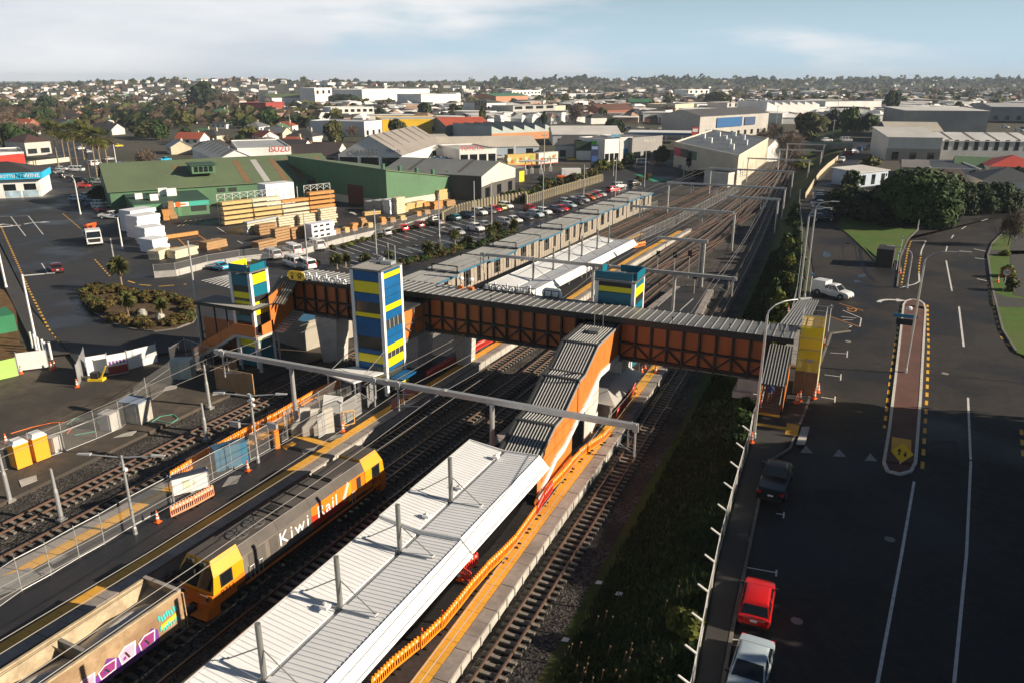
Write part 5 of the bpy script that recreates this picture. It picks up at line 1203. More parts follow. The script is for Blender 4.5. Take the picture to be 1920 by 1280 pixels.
# ------------------------------------------------------------------ masts and lamps on the platforms and in the yard
def steel_mast(u, v, top, zb, label, arm=None, r=0.13):
 p = P(u, v, zb); h = HT((u, v), top, zb)
 m = T('steel_mast', label, 'mast', tuple(p), 0, 'steel masts by the tracks')
 mb = MB(); mb.lathe([(r*1.6,0),(r*1.6,.06),(r,.08),(r*0.95,h*.55),(r*.7,h*.62),(r*.55,h)],10); O('pole', mb, STEEL, m)
 mb = MB(); mb.box(-.3,-.3,-.3,.3,.3,.02); O('footing', mb, CONC_D, m)
 return m, h
for a in ((393,762,683,-.1,'white topped steel mast at the edge of the construction yard behind the fence'),(387,822,755,-.1,'short steel mast in the ballast beside the rusty track, right of the yard fence'),(115,972,878,-.1,'short steel mast in the ballast beside the rusty track, below the toilets'),(18,935,850,-.1,'steel mast at the left picture edge beside the toilets')):
 steel_mast(a[0],a[1],a[2],a[3],a[4],r=.17)
def lamp_post(u, v, top, zb, label, arm, cat='street lamp', curve=True, group='street lamps', zfun=None, head=0.9, twin=False, r=0.09, m=None):
 p = zfun(u, v) if zfun else P(u, v, zb); zb = p.z; h = HT((u, v), top, zb) if not zfun else None
 if zfun:
  yc = -p.x*_sy+p.y*_cy; y = top-640.0; h = CAMH-yc*(FPX*_sp+y*_cp)/(FPX*_cp-y*_sp)-zb
 l = T('lamp_post', label, cat, tuple(p), 0, group); m = m or STEEL
 mb = MB(); mb.lathe([(r*1.7,0),(r*1.5,.5),(r*1.2,.55),(r*.85,h-1.0 if curve else h)],8);
 arms = [arm] if not twin else [arm, (-arm[0],-arm[1])]
 pts_all = []
 for ax, ay in arms:
  L = hypot(ax, ay)
  if L < 0.05: continue
  if curve:
   pts = [(0,0,h-1.0)]+[(ax*(1-cos(t))*.75, ay*(1-cos(t))*.75, h-1.0+1.0*sin(t)) for t in (R(20),R(45),R(70),R(90))]+[(ax,ay,h)]
  else: pts = [(0,0,h-.15),(ax,ay,h)]
  mb.path(pts, r*.55, 6)
  pts_all.append((ax, ay))
 O('pole', mb, m, l)
 for ax, ay in pts_all:
  L = hypot(ax, ay); d = (ax/L, ay/L); hb = MB(); hb.hexa([(ax-d[1]*.13,ay+d[0]*.13,h-.02),(ax+d[1]*.13,ay-d[0]*.13,h-.02),(ax+d[0]*head+d[1]*.1,ay+d[1]*head-d[0]*.1,h+.02),(ax+d[0]*head-d[1]*.1,ay+d[1]*head+d[0]*.1,h+.02),(ax-d[1]*.13,ay+d[0]*.13,h+.1),(ax+d[1]*.13,ay-d[0]*.13,h+.1),(ax+d[0]*head+d[1]*.1,ay+d[1]*head-d[0]*.1,h+.08),(ax+d[0]*head-d[1]*.1,ay+d[1]*head+d[0]*.1,h+.08)])
  O('lamp_head', hb, mat('lamp_grey',(0.42,0.43,0.43),0.5,var=0.05), l)
 return l
T_ARM = (1.9,0.75)
for a in ((254,1000,853,'platform lamp post with twin thin arms, left of the white notice board',True),(650,905,740,'platform lamp post with twin arms and two cameras above the blue cabinet',True),(484,868,738,'x',True)):
 if a[3] == 'x': continue
pl1 = lamp_post(254,1000,853,.75,'thin platform lamp post left of the white notice board',T_ARM,'lamp post',False,'platform lamp posts',twin=True)
pl2 = lamp_post(484,866,738,.75,'platform lamp post with loudspeakers and twin arms beside the blue cabinet',T_ARM,'lamp post',False,'platform lamp posts',twin=True)
for l, hs in ((pl1,(5.0,)),(pl2,(5.1,5.6))):
 for h in hs: mb = MB(); mb.blob((.25,-.1,h),.22,.16,.16,8,5); mb.blob((-.25,.1,h+.2),.2,.15,.15,8,5); O('camera', mb, WHITE, l)
mb = MB(); mb.beam((-1.5,-.55,3.4),(1.5,.55,3.4),.05); O('sign_arm', mb, STEEL, pl2)
for s in (-1,1): mb = MB(); mb.box(s*1.45-.45,s*.5-.12,3.1,s*1.45+.45,s*.5+.12,3.55); O('display_panel', mb, STEEL, pl2)
# ------------------------------------------------------------------ orange plastic barriers
def barrier_proto(nm, label, m):
 b = T(nm, label, 'barrier', (0,0,-50), 0)
 mb = MB(); L = 1.9
 mb.box(-L/2,-.03,.12,L/2,.03,.24); mb.box(-L/2,-.03,.62,L/2,.03,.90)
 n = 11
 for i in range(n+1): x = -L/2+.02+ (L-.04)*i/n; mb.box(x-.03,-.025,.2,x+.03,.025,.66)
 for i in range(8): x = -L/2+.12+(L-.24)*i/7; mb.hexa([(x-.09,-.035,.90),(x+.09,-.035,.90),(x+.09,.035,.90),(x-.09,.035,.90),(x-.05,-.03,1.0),(x+.05,-.03,1.0),(x+.05,.03,1.0),(x-.05,.03,1.0)])
 O('panel', mb, m, b)
 fb_ = MB()
 for s in (-1,1):
  f = MB(); f.box(s*.7-.05,-.24,0,s*.7+.05,.24,.08); O('foot', f, BLACK, b)
 mb = MB()
 for i in range(6): x = -L/2+.22+(L-.44)*i/5; mb.box(x-.045,-.04,.70,x+.045,.04,.82)
 O('reflector', mb, WHITE, b)
 return b
OBAR = mat('orange_barrier', (0.90,0.27,0.015), 0.45, var=0.05, spec=0.4)
RBAR = mat('red_barrier', (0.62,0.045,0.03), 0.45, var=0.06)
PBAR = mat('faded_barrier', (0.80,0.30,0.16), 0.5, var=0.08)
proto = barrier_proto('plastic_barrier','orange plastic barrier',OBAR); BT = treeof(proto); first = [True]
def place_barrier(a, b, label, m=None, tilt=0):
 d = Vector((b[0]-a[0], b[1]-a[1])); L = d.length; mid = ((a[0]+b[0])/2,(a[1]+b[1])/2,a[2] if len(a)>2 else .77)
 o = dup(proto, mid, atan2(d.y,d.x), label, 'plastic site barriers on the platforms', BT, (L/1.9,1,1), {'panel':m} if m else None)
 return o
def run(pts, label, m=None, seg=1.9, z=.765, mfun=None, dirword='the camera end'):
 L = [Vector((p[0],p[1])) for p in pts]; tot = sum((b-a).length for a,b in zip(L[:-1],L[1:])); n = max(1,round(tot/seg))
 def at(t):
  d = t*tot
  for a,b in zip(L[:-1],L[1:]):
   l = (b-a).length
   if d <= l+1e-6: return a+(b-a)*d/l
   d -= l
  return L[-1]
 names = ['first','second','third','fourth','fifth','sixth','seventh','eighth','ninth','tenth','eleventh','twelfth','thirteenth','fourteenth','fifteenth','sixteenth','seventeenth','eighteenth','nineteenth','twentieth','twenty-first','twenty-second','twenty-third','twenty-fourth','twenty-fifth','twenty-sixth']
 r = random.Random(len(label))
 for i in range(n):
  a, b = at(i/n), at((i+1)/n); j = r.uniform(-.05,.05)
  place_barrier((a.x+j,a.y,z),(b.x+r.uniform(-.05,.05),b.y,z), label % (names[i]), mfun(i) if mfun else m)
bpts = [P(u,v,.75) for u,v in ((696,1300),(748,1250),(818,1196),(902,1091),(960,1033),(996,985),(1030,928),(1095,852),(1128,832),(1144,815))]
run(bpts,'%s barrier from the camera in the long orange row on the near platform',mfun=lambda i: RBAR if i in (10,11) else None)
run([P(u,v,.75) for u,v in ((322,905),(385,865),(440,832),(500,800),(545,775),(590,748),(640,725))],'%s orange barrier from the left in the row behind the blue cabinet',seg=2.0)
run([P(u,v,.75) for u,v in ((322,972),(365,950),(403,930))],'%s faded barrier from the left in front of the notice board',PBAR)
run([P(u,v,.75) for u,v in ((735,768),(752,757))],'%s pink barrier standing at the platform edge by the gates',mat('pink_barrier',(0.62,0.20,0.20),.5,var=.06),seg=1.5)
run([P(u,v,.75) for u,v in ((757,750),(784,737))],'%s red barrier right of the pink one near the lift tower',mat('pink_barrier',(0.62,0.20,0.20),.5),seg=1.7)
run([P(u,v,.75) for u,v in ((800,712),(828,695),(862,678),(905,652),(940,635))],'%s red barrier from the lift along the platform under the bridge',RBAR,seg=1.7)
run([P(u,v,.75) for u,v in ((858,1085),(895,1058))],'%s red barrier under the near canopy edge behind a cone',RBAR); run([P(u,v,.75) for u,v in ((860,1082),(884,1098))],'%s short red barrier turned across under the near canopy edge',RBAR,seg=1.5)
run([P(u,v,.75) for u,v in ((1157,785),(1175,758),(1190,735),(1192,722),(1180,718))],'%s red barrier in the curved row beside the kiosk',RBAR,seg=1.6)
run([P(u,v,.75) for u,v in ((1188,467),(1210,462))],'%s orange barrier at the far end of the far canopy',OBAR,seg=2.5)
run([P(u,v,.75) for u,v in ((1060,515),(1095,500),(1130,482))],'%s orange barrier beside the far canopy',OBAR,seg=2.5)
for o in (proto,)+tuple(proto.children): bpy.data.objects.remove(o)
# ------------------------------------------------------------------ traffic cones
CONE = mat('cone_orange', (0.92,0.14,0.015), 0.5, var=0.05)
def cone_proto():
 c = T('traffic_cone','orange traffic cone','traffic cone',(0,0,-60))
 mb = MB(); mb.lathe([(.16,.06),(.045,.9),(.03,.93)],10); O('cone', mb, CONE, c)
 mb = MB(); mb.prism([(-.2,-.2),(.2,-.2),(.2,.2),(-.2,.2)],0,.06); O('base', mb, CONE, c)
 mb = MB(); mb.lathe([(.138,.3),(.115,.45)],10); O('reflective_band', mb, WHITE, c)
 mb = MB(); mb.lathe([(.095,.56),(.075,.70)],10); O('reflective_band', mb, WHITE, c)
 return c
cp = cone_proto(); CT = treeof(cp)
CONES = [(792,1202,.77,'cone standing on the dark deck under the near canopy, closest to the camera'),(830,1168,.77,'cone just behind the closest one under the near canopy edge'),(862,1086,.77,'cone beside the red barrier turned under the near canopy'),
 (1013,925,.77,'cone against the corner of the near canopy shelter by the blue bin'),(296,978,.77,'cone on the left platform below the lamp post'),(465,882,.77,'cone on the left platform right of the blue cabinet'),
 (1203,697,.77,'cone on the right platform behind the kiosk, nearest to kiosk'),(1209,690,.77,'taller looking cone on the right platform just below the bridge'),(1229,698,.77,'cone lying close to the yellow strip below the bridge'),
 (145,725,.02,'pale cone beside the grey gate of the construction yard'),(97,693,.05,'orange striped cone at the foot of the site gate, right one of a pair'),(103,690,.05,'cone behind the right gate post of the site entrance'),(40,700,.05,'cone at the left foot of the white gate board'),(12,830,.02,'striped cone left of the orange toilets'),
 (643,808,.77,'toppled looking cone with collar beside the metal gates'),(1115,797,.77,'cone with collar in the red barrier row by the kiosk'),(1378,510,.0,'x')]
for u, v, z, l in CONES:
 if l == 'x': continue
 dup(cp, tuple(P(u,v,z)), rnd.uniform(0,1.5), l, 'traffic cones', CT)
CONES_R = [(1425,771,'cone at the foot of the roadside stair'),(1493,758,'front cone of the pair left of the scaffold'),(1499,753,'rear cone of the pair left of the scaffold'),(1526,749,'front cone at the right corner of the scaffold'),(1533,738,'rear cone at the right corner of the scaffold'),(1544,650,'cone standing alone right of the yellow net'),(1408,832,'cone beside the fence end by the lamp post'),(1687,514,'red cone on the kerb beside the bus stop poles'),(1870,531,'cone on the kerb by the speed limit sign'),(1477,590,'cone behind the low railing left of the ramp roof')]
for u, v, l in CONES_R:
 p = RP(u,v); dup(cp, (p.x,p.y,p.z+.13), rnd.uniform(0,1.5), l, 'traffic cones', CT)
for o in (cp,)+tuple(cp.children): bpy.data.objects.remove(o)
# ------------------------------------------------------------------ fences of steel posts and wire mesh
MESHW = mesh_screen('chain_mesh', (0.30,0.30,0.30), 0.16)
def mesh_fence(pts, h, label, step=2.6, rails=(0.1,1.0), m=MESHW, pm=STEEL, r=.035, cat='fence', arm=False, zfun=None):
 L = [Vector(p) for p in pts]; f = T('mesh_fence', label, cat, tuple(L[0]))
 base = L[0]
 for a, b in zip(L[:-1], L[1:]):
  n = max(1, round((b-a).length/step))
  for i in range(n):
   p, q = a+(b-a)*i/n-base, a+(b-a)*(i+1)/n-base
   mb = MB(); mb.poly([(p.x,p.y,p.z+.05),(q.x,q.y,q.z+.05),(q.x,q.y,q.z+h),(p.x,p.y,p.z+h)]); O('mesh_panel', mb, m, f)
   mb = MB(); mb.tube(p,p+Vector((0,0,h+.1)),r,r,6)
   if arm: mb.tube(p+Vector((0,0,h+.1)),p+Vector((-.55,-.1,h+.5)),r*1.2,r,6)
   O('post', mb, pm, f)
   for t in rails: mb = MB(); mb.tube(p+Vector((0,0,h*t)),q+Vector((0,0,h*t)),.022,.022,5); O('rail', mb, pm, f)
 q = L[-1]-base; mb = MB(); mb.tube(q,q+Vector((0,0,h+.1)),r,r,6); O('post', mb, pm, f)
 return f
mesh_fence([P(u,v,-.05) for u,v in ((-40,905),(5,882),(62,866),(122,846),(182,822),(228,802),(278,755),(325,720),(366,696),(410,672))], 2.6, 'chain mesh fence with tall posts along the construction yard edge', 3.4, (0.02,0.72))
mesh_fence([P(u,v,.75) for u,v in ((-40,1165),(41,1107),(96,1077),(149,1045),(196,1019),(250,985),(322,945),(400,900),(470,862),(540,822))], 2.3, 'tall wire fence with thin posts along the left platform', 2.3, (0.02,0.98))
mesh_fence([P(u,v,.75) for u,v in ((545,812),(600,775),(640,748),(680,725))], 2.2, 'site fence behind the row of metal gates', 2.6, (0.02,0.98))
mesh_fence([P(u,v,0) for u,v in ((322,690),(350,672),(378,680),(402,690))], 2.4, 'mesh fence beside the green cabinet at the yard corner', 2.6, (0.05,0.95))
mesh_fence([RP(u,v)+Vector((0,0,0)) for u,v in ((1288,1340),(1300,1280),(1322,1160),(1345,1050),(1368,960),(1390,882),(1401,848),(1407,815))], 1.7, 'pale mesh fence with angled post tops along the top of the grassy bank', 2.75, (0.02,0.98), mesh_screen('pale_fence_mesh',(0.55,0.53,0.50),.34), mat('fence_post_white',(.62,.61,.58),.6,var=.1), .055, arm=True)
mesh_fence([RP(u,v) for u,v in ((1410,800),(1418,778),(1421,770))], 1.4, 'short grey railing between the lamp post and the stair foot', 1.5, (.1,.98))
mesh_fence([RP(u,v) for u,v in ((1480,610),(1492,560),(1500,500),(1503,450),(1501,420),(1498,392),(1499,368))], 1.6, 'mesh fence along the bank top beyond the bridge', 4.0, (.05,.98))
fpts = [P(u,v,.75) for u,v in ((1110,512),(1155,480),(1200,452),(1262,425),(1330,388),(1385,360))]
mesh_fence(fpts, 2.0, 'galvanised site fence along the far left platform beyond the white canopy', 2.5, (.03,.98))
mesh_fence([P(u,v,0) for u,v in ((860,552),(960,502),(1060,455),(1150,418),(1232,388))], 1.5, 'wire fence in front of the long bus shelter', 4.0, (.05,.98))
# pale timber wall along the lane beside the rail cutting
PALEW = mat('pale_timber', (0.45,0.38,0.26), .85, var=.2, scale=1.5)
wl = T('retaining_wall','pale timber retaining wall curving along the lane beside the rail cutting','wall',tuple(RP(1509,372)))
wp_ = [RP(u,v) for u,v in ((1509,374),(1525,347),(1536,331),(1552,315),(1565,305),(1585,286))]
for a, b in zip(wp_[:-1], wp_[1:]):
 n = max(2,int((b-a).length/2.4))
 for i in range(n):
  p, q = a+(b-a)*i/n-wl.location, a+(b-a)*(i+1)/n-wl.location; p=p+(q-p)*.01
  mb = MB(); mb.beam((p.x,p.y,.7),(q.x,q.y,.7),.12,1.5); O('timber_panel', mb, PALEW, wl)
# ------------------------------------------------------------------ vehicles
PAINT = {}
def paint(n, c, metal=0.0):
 if n not in PAINT: PAINT[n] = mat('car_paint_'+n, c, 0.28, metal, 0.0, spec=0.5, coat=0.6)
 return PAINT[n]
for n, c in (('white',(.74,.74,.73)),('silver',(.40,.41,.42)),('grey',(.13,.135,.14)),('dark grey',(.05,.052,.056)),('black',(.008,.008,.009)),('red',(.58,.010,.008)),('dark red',(.22,.012,.014)),('blue',(.015,.09,.30)),('dark blue',(.010,.025,.07)),('light blue',(.02,.40,.68)),('teal',(.015,.19,.23)),('yellow',(.72,.50,.02)),('olive',(.36,.38,.10)),('orange',(.62,.14,.02)),('maroon',(.10,.018,.022)),('purple grey',(.09,.075,.11)),('pale blue',(.42,.50,.56)),('green',(.02,.17,.07))): paint(n, c)
TAIL = mat('tail_light',(.45,.01,.01),.2,var=0); HEAD = mat('head_light',(.6,.6,.58),.1,var=0,spec=.8); RIM = mat('wheel_rim',(.38,.38,.39),.35,.6,var=0); PLATE = mat('number_plate',(.75,.75,.72),.5,var=0); TRIM = mat('black_trim',(.02,.02,.02),.5,var=0)
SPEC = {   # length, width, height, hood height, belt, rear deck height ; greenhouse y: rear bottom, rear top, front top, front bottom (fractions of the length from the rear)
 'hatchback': (4.0,1.70,1.48,.86,.93,.96,  .03,.13,.56,.76),
 'sedan':     (4.7,1.80,1.45,.86,.92,.95,  .13,.27,.54,.73),
 'suv':       (4.5,1.82,1.66,1.02,1.08,1.10, .02,.10,.57,.74),
 'wagon':     (4.7,1.77,1.50,.86,.93,.95,  .02,.09,.56,.74),
 'people mover': (4.8,1.82,1.80,1.02,1.05,1.08, .015,.06,.68,.86),
 'van':       (4.9,1.80,1.98,1.15,1.12,1.15, .01,.045,.80,.955),
 'coupe':     (4.4,1.76,1.30,.80,.86,.90,  .10,.33,.52,.72),
 'ute':       (5.3,1.88,1.78,1.06,1.10,1.08, .38,.43,.62,.75)}
def car_parts(kind):
 L, Wd, H, hood, belt, deck, gr, grt, gft, gf = SPEC[kind]; hw = Wd/2; R_ = {}
 yb = lambda f: -L/2 + f*L
 st = [(0.0,.86,.42,deck*.78),(0.015,.93,.28,deck*.92),(.06,.98,.24,deck),(gr if gr > .06 else .08,1.0,.22,max(deck,belt*.995)),(.5,1.0,.2,belt),(gf,1.0,.2,belt*.995 if kind!='van' else belt),(.90 if gf < .88 else .97,.985,.22,hood*.96 if gf < .88 else belt*.9),(.965 if gf<.9 else .985,.93,.26,hood*.86 if gf<.9 else belt*.8),(1.0,.80,.36,hood*.70)]
 if kind == 'ute': st = [(0.0,.92,.45,1.04),(.01,.98,.4,1.06),(.37,1.0,.35,1.08)]+st[4:]
 st = sorted(st)
 mb = MB(); n = len(st); m = 12
 for f, w, zb, zt in st:
  y = yb(f); a = hw*w; mid = zb+(zt-zb)*.55
  half = [(a*.80,zb),(a*.97,zb+.10),(a,mid),(a*.985,zt-.12),(a*.93,zt-.02),(a*.55,zt+.015)]
  for x, z in half: mb.v.append((x,y,z))
  for x, z in reversed(half): mb.v.append((-x,y,z))
 for i in range(n-1):
  for k in range(m): j=(k+1)%m; mb.f.append((i*m+k,i*m+j,(i+1)*m+j,(i+1)*m+k)); mb.m.append(0)
 mb.f.append(tuple(range(m))); mb.m.append(0); mb.f.append(tuple((n-1)*m+k for k in reversed(range(m)))); mb.m.append(0)
 # greenhouse in body colour (roof and pillars)
 bw, tw = hw*.94, hw*(.76 if kind not in ('van','people mover') else .88)
 y0,y1,y2,y3 = yb(gr),yb(grt),yb(gft),yb(gf); zb_ = belt-.05
 G = [(-bw,y0,zb_),(bw,y0,zb_),(bw*.97,y3,zb_),(-bw*.97,y3,zb_),(-tw,y1,H-.06),(tw,y1,H-.06),(tw,y2,H-.05),(-tw,y2,H-.05)]
 i = len(mb.v); mb.v += G
 for q in ((0,1,5,4),(1,2,6,5),(2,3,7,6),(3,0,4,7)): mb.f.append(tuple(i+k for k in q)); mb.m.append(0)
 # crowned roof
 j = len(mb.v); t2 = tw*.8
 mb.v += [(-t2,y1+.12,H),(t2,y1+.12,H),(t2,y2-.12,H),(-t2,y2-.12,H)]
 for q in ((4,5,j-i+1,j-i),(5,6,j-i+2,j-i+1),(6,7,j-i+3,j-i+2),(7,4,j-i,j-i+3)): mb.f.append(tuple(i+k for k in q)); mb.m.append(0)
 mb.f.append((j,j+1,j+2,j+3)); mb.m.append(0)
 if kind == 'ute':   # tray
  mb.box(-hw*.86,yb(.02),1.10,hw*.86,yb(.36),1.115)
 R_['body'] = mb
 def lerp(a,b,t): return tuple(a[k]+(b[k]-a[k])*t for k in range(3))
 def pane(a,b,c,d,o,m0=.06,m1=.12,s=.05):    # quad a b (bottom) c d (top) shrunk and pushed out by o
  A = [Vector(p) for p in (a,b,c,d)]; P_ = []
  for (u,v) in ((s,m0),(1-s,m0),(1-s,1-m1),(s,1-m1)):
   bt = A[0].lerp(A[1],u); tp = A[3].lerp(A[2],u); P_.append(bt.lerp(tp,v))
  nrm = (P_[1]-P_[0]).cross(P_[3]-P_[0]).normalized();
  cen = sum(P_,Vector())/4
  if nrm.dot(cen-Vector((0,0,.8))) < 0: nrm = -nrm
  return [p+nrm*o for p in P_]
 w = MB(); w.poly(pane(G[3],G[2],G[6],G[7],.012)); R_['windscreen'] = w
 w = MB(); w.poly(pane(G[0],G[1],G[5],G[4],.012,.12 if kind!='van' else .25)); R_['rear_window'] = w
 w = MB()
 for (a,b,c,d) in ((G[1],G[2],G[6],G[5]),(G[3],G[0],G[4],G[7])):
  A=[Vector(p) for p in (a,b,c,d)]
  flip = (a is G[3])
  cuts = ((.0,.36),(.40,.68),(.71,1.0)) if kind in ('people mover','wagon','suv') else ((0.0,.48),(.52,1.0)) if kind!='van' else ((.06,.36),(.40,.68),(.72,1.0))
  for u0,u1 in cuts:
   if flip: u0,u1 = 1-u1,1-u0
   w.poly(pane(A[0].lerp(A[1],u0),A[0].lerp(A[1],u1),A[3].lerp(A[2],u1),A[3].lerp(A[2],u0),.012,.16,.12,.04))
 R_['side_windows'] = w
 hl = MB()
 for s in (-1,1): hl.hexa([(s*hw*.5,L/2-.10,hood*.62),(s*hw*.82,L/2-.26,hood*.64),(s*hw*.86,L/2-.36,hood*.80),(s*hw*.5,L/2-.16,hood*.78)]*1+[(s*hw*.5,L/2-.045,hood*.62),(s*hw*.83,L/2-.17,hood*.64),(s*hw*.87,L/2-.30,hood*.81),(s*hw*.5,L/2-.10,hood*.79)])
 R_['headlights'] = hl
 tl = MB(); zt = deck*.86
 for s in (-1,1): tl.box(min(s*hw*.66,s*hw*.93),-L/2-.012,zt-.16,max(s*hw*.66,s*hw*.93),-L/2+.16,zt+.03) if kind not in ('van','people mover') else tl.box(min(s*hw*.78,s*hw*.94),-L/2-.012,zt-.2,max(s*hw*.78,s*hw*.94),-L/2+.1,zt+.35)
 R_['tail_lights'] = tl
 R_['wheels'] = []
 wr = .31 if kind not in ('ute','suv') else .37
 for fy in (.18,.81):
  for s in (-1,1):
   t = MB(); y = yb(fy); t.tube((s*(hw-.2),y,wr),(s*(hw+.015),y,wr),wr,wr,14,0); t.tube((s*(hw+.005),y,wr),(s*(hw+.022),y,wr),wr*.62,wr*.62,10,1)
   R_['wheels'].append(t)
 a = MB()   # wheel arches, grille, plates, mirrors
 for fy in (.18,.81):
  for s in (-1,1): a.tube((s*(hw-.1),yb(fy),wr+.02),(s*(hw*1.0+.004),yb(fy),wr+.02),wr*1.2,wr*1.2,14)
 a.box(-hw*.55,L/2-.10,.36,hw*.55,L/2+.008,.56); a.box(-hw*.75,-L/2-.01,.3,hw*.75,-L/2+.1,.42)
 R_['trim'] = a
 pl = MB(); pl.box(-.18,-L/2-.02,.62,.18,-L/2+.05,.74); pl.box(-.18,L/2-.05,.42,.18,L/2+.02,.54); R_['plates'] = pl
 mr = MB()
 for s in (-1,1): mr.box(min(s*hw*.95,s*(hw+.16)),y3-.28,belt,max(s*hw*.95,s*(hw+.16)),y3-.14,belt+.14)
 R_['mirrors'] = mr
 return R_
def smooth_body(me):
 me.polygons.foreach_set('use_smooth', [True]*len(me.polygons))
 try: me.set_sharp_from_angle(angle=R(32))
 except Exception: pass
CARP = {}
def car_proto(kind, detail):
 k = (kind, detail)
 if k in CARP: return CARP[k]
 p = car_parts(kind); base = {'sedan':'car','hatchback':'car','wagon':'car','suv':'car','coupe':'car','people mover':'van','van':'van','ute':'ute'}[kind]
 if detail:
  t = T('parked_'+base, 'x', base, (0,0,-80))
  me = p['body'].mesh('body', paint('white',0)); bm = bmesh.new(); bm.from_mesh(me); bmesh.ops.bevel(bm, geom=[e for e in bm.edges if len(e.link_faces)==2 and e.calc_face_angle(0) > .42], offset=.055, segments=2, affect='EDGES', clamp_overlap=True); bm.to_mesh(me); bm.free(); smooth_body(me); new('body', me, t)
  for n in ('windscreen','rear_window'): O(n, p[n], GLASS, t)
  sw = p['side_windows']
  for i in range(len(sw.f)): q = MB(); q.poly([sw.v[j] for j in sw.f[i]]); O('side_window', q, GLASS, t)
  for nm, key, mm in (('headlight','headlights',HEAD),('tail_light','tail_lights',TAIL),('mirror','mirrors',None),('number_plate','plates',PLATE)):
   src = p[key]; half = len(src.v)//2; fh = len(src.f)//2
   for i in range(2):
    q = MB(); q.v = src.v[i*half:(i+1)*half]; q.f = [tuple(a-i*half for a in f) for f in src.f[i*fh:(i+1)*fh]]; q.m=[0]*fh; O(nm, q, mm or TRIM, t)
  for w in p['wheels']: O('wheel', w, [BLACK,RIM], t)
  O('trim', p['trim'], TRIM, t, kind='stuff')
 else:
  mb = MB(); mb.add(p['body']);
  for n, i in (('windscreen',1),('rear_window',1),('side_windows',1),('headlights',3),('tail_lights',4),('trim',2),('mirrors',2),('plates',3)): mb.add(p[n], None, i)
  for w in p['wheels']:
   w2 = MB(); w2.v=w.v; w2.f=w.f; w2.m=[0 if a==0 else 3 for a in w.m]; mb.add(w2, None, 2)
  for i,a in enumerate(mb.m):
   if a > 4: mb.m[i] = 3
  me = mb.mesh('parked_'+base, [paint('white',0),GLASS,TRIM,HEAD,TAIL]); smooth_body(me)
  t = new('parked_'+base, me, None, (0,0,-80)); tag(t,'x',base)
 CARP[k] = (t, treeof(t)); return CARP[k]
def car(kind, col, pos, heading, label, detail=True, group=None, sc=1.0):
 t, tr = car_proto(kind, detail)
 rec = {'body':paint(col,0)} if detail else {'self':paint(col,0)}
 return dup(t, tuple(pos), heading, label, group, tr, sc, rec)
def head(a, b): d = b-a; return atan2(-d.x, d.y)      # heading that turns +Y onto a->b
def name_col(kind, col): return '%s %s' % (col, {'suv':'four wheel drive','ute':'pickup','coupe':'coupe'}.get(kind, kind))
# cars near the camera on the right
p = RP(1418,1142); car('hatchback','red',p+Vector((0,0,.02)),0.02,'bright red hatchback parked at the kerb behind the silver sedan',sc=1.0)
p = RP(1404,1275); car('sedan','pale blue',p+Vector((0,0,.02)),R(178),'pale silver sedan at the bottom picture edge facing the camera',sc=1.0)
p = RP(1452,912); car('ute','black',p+Vector((0,0,.02)),-0.02,'black pickup parked at the kerb just before the speed table')
# white pickup with canopy, leaving the side bay
def white_ute():
 p = RP(1560,556); h = head(RP(1530,549), RP(1602,565))
 u = car('ute','white',p+Vector((0,0,.02)),h,'white pickup with boxy white canopy parked across the bays by the ramp',sc=.95)
 mb = MB(); mb.hexa([(-.9,-2.62,1.0),(.9,-2.62,1.0),(.9,-.68,1.0),(-.9,-.68,1.0),(-.84,-2.58,2.0),(.84,-2.58,2.0),(.84,-.72,2.05),(-.84,-.72,2.05)]); O('canopy', mb, paint('white',0), u)
 mb = MB(); mb.box(.91,-.2,.72,.915,.35,.95); O('door_badge', mb, TEAL, u)
white_ute()
p = P(106,509,0); car('sedan','maroon',p,head(P(98,498,0),P(112,520,0))+pi,'dark maroon car driving along the left road toward the palms')
p = P(411,505,0); car('coupe','light blue',p,head(P(438,507,0),P(405,500,0)),'bright turquoise coupe parked beside the timber yard wall behind the small tower')
# station car park
HB = head(P(608,466,0), P(650,480,0))     # bays: towards the camera
ORD = ['first','second','third','fourth','fifth','sixth','seventh','eighth','ninth','tenth','eleventh','twelfth','thirteenth','fourteenth','fifteenth','sixteenth','seventeenth','eighteenth','nineteenth','twentieth']
def row(cars, label, away=None, detail=True, hd=HB):
 for i, (u, v, kind, col, *f) in enumerate(cars):
  p = P(u, v, 0.02); h = hd + (pi if (f and f[0]) else 0) + rnd.uniform(-.04,.04)
  car(kind, col, p, h, '%s, %s from left in the %s' % (name_col(kind,col), ORD[i], label), detail, 'cars parked in the station car park')
row([(720,441,'hatchback','silver',1),(752,433,'hatchback','red',1),(782,427,'hatchback','dark red',1),(815,421,'ute','dark grey',1),(850,413,'hatchback','teal',1),(875,408,'sedan','dark blue'),(899,403,'suv','white'),(916,400,'sedan','grey'),(928,397,'hatchback','red'),(937,394,'hatchback','olive',1),(948,391,'suv','white')],'car park row by the timber wall')
row([(857,440,'hatchback','silver'),(892,433,'suv','white'),(909,427,'sedan','silver'),(947,421,'wagon','silver'),(963,417,'sedan','white'),(984,412,'wagon','dark grey'),(1004,407,'suv','pale blue'),(1019,402,'suv','white'),(1042,397,'sedan','purple grey'),(1053,396,'hatchback','red'),(1066,389,'wagon','pale blue'),(1080,384,'suv','dark grey'),(1092,379,'hatchback','silver')],'car park row by the shelter')
row([(994,395,'hatchback','red'),(1060,382,'hatchback','silver'),(1074,379,'sedan','silver'),(1088,377,'suv','dark blue'),(1104,375,'hatchback','orange'),(1110,372,'wagon','grey'),(1117,370,'hatchback','red'),(1123,369,'suv','silver')],'middle row of the car park')
row([(1150,360,'suv','red'),(1161,353,'people mover','silver'),(1191,348,'suv','black')],'far lane of the car park',hd=HB+1.5)
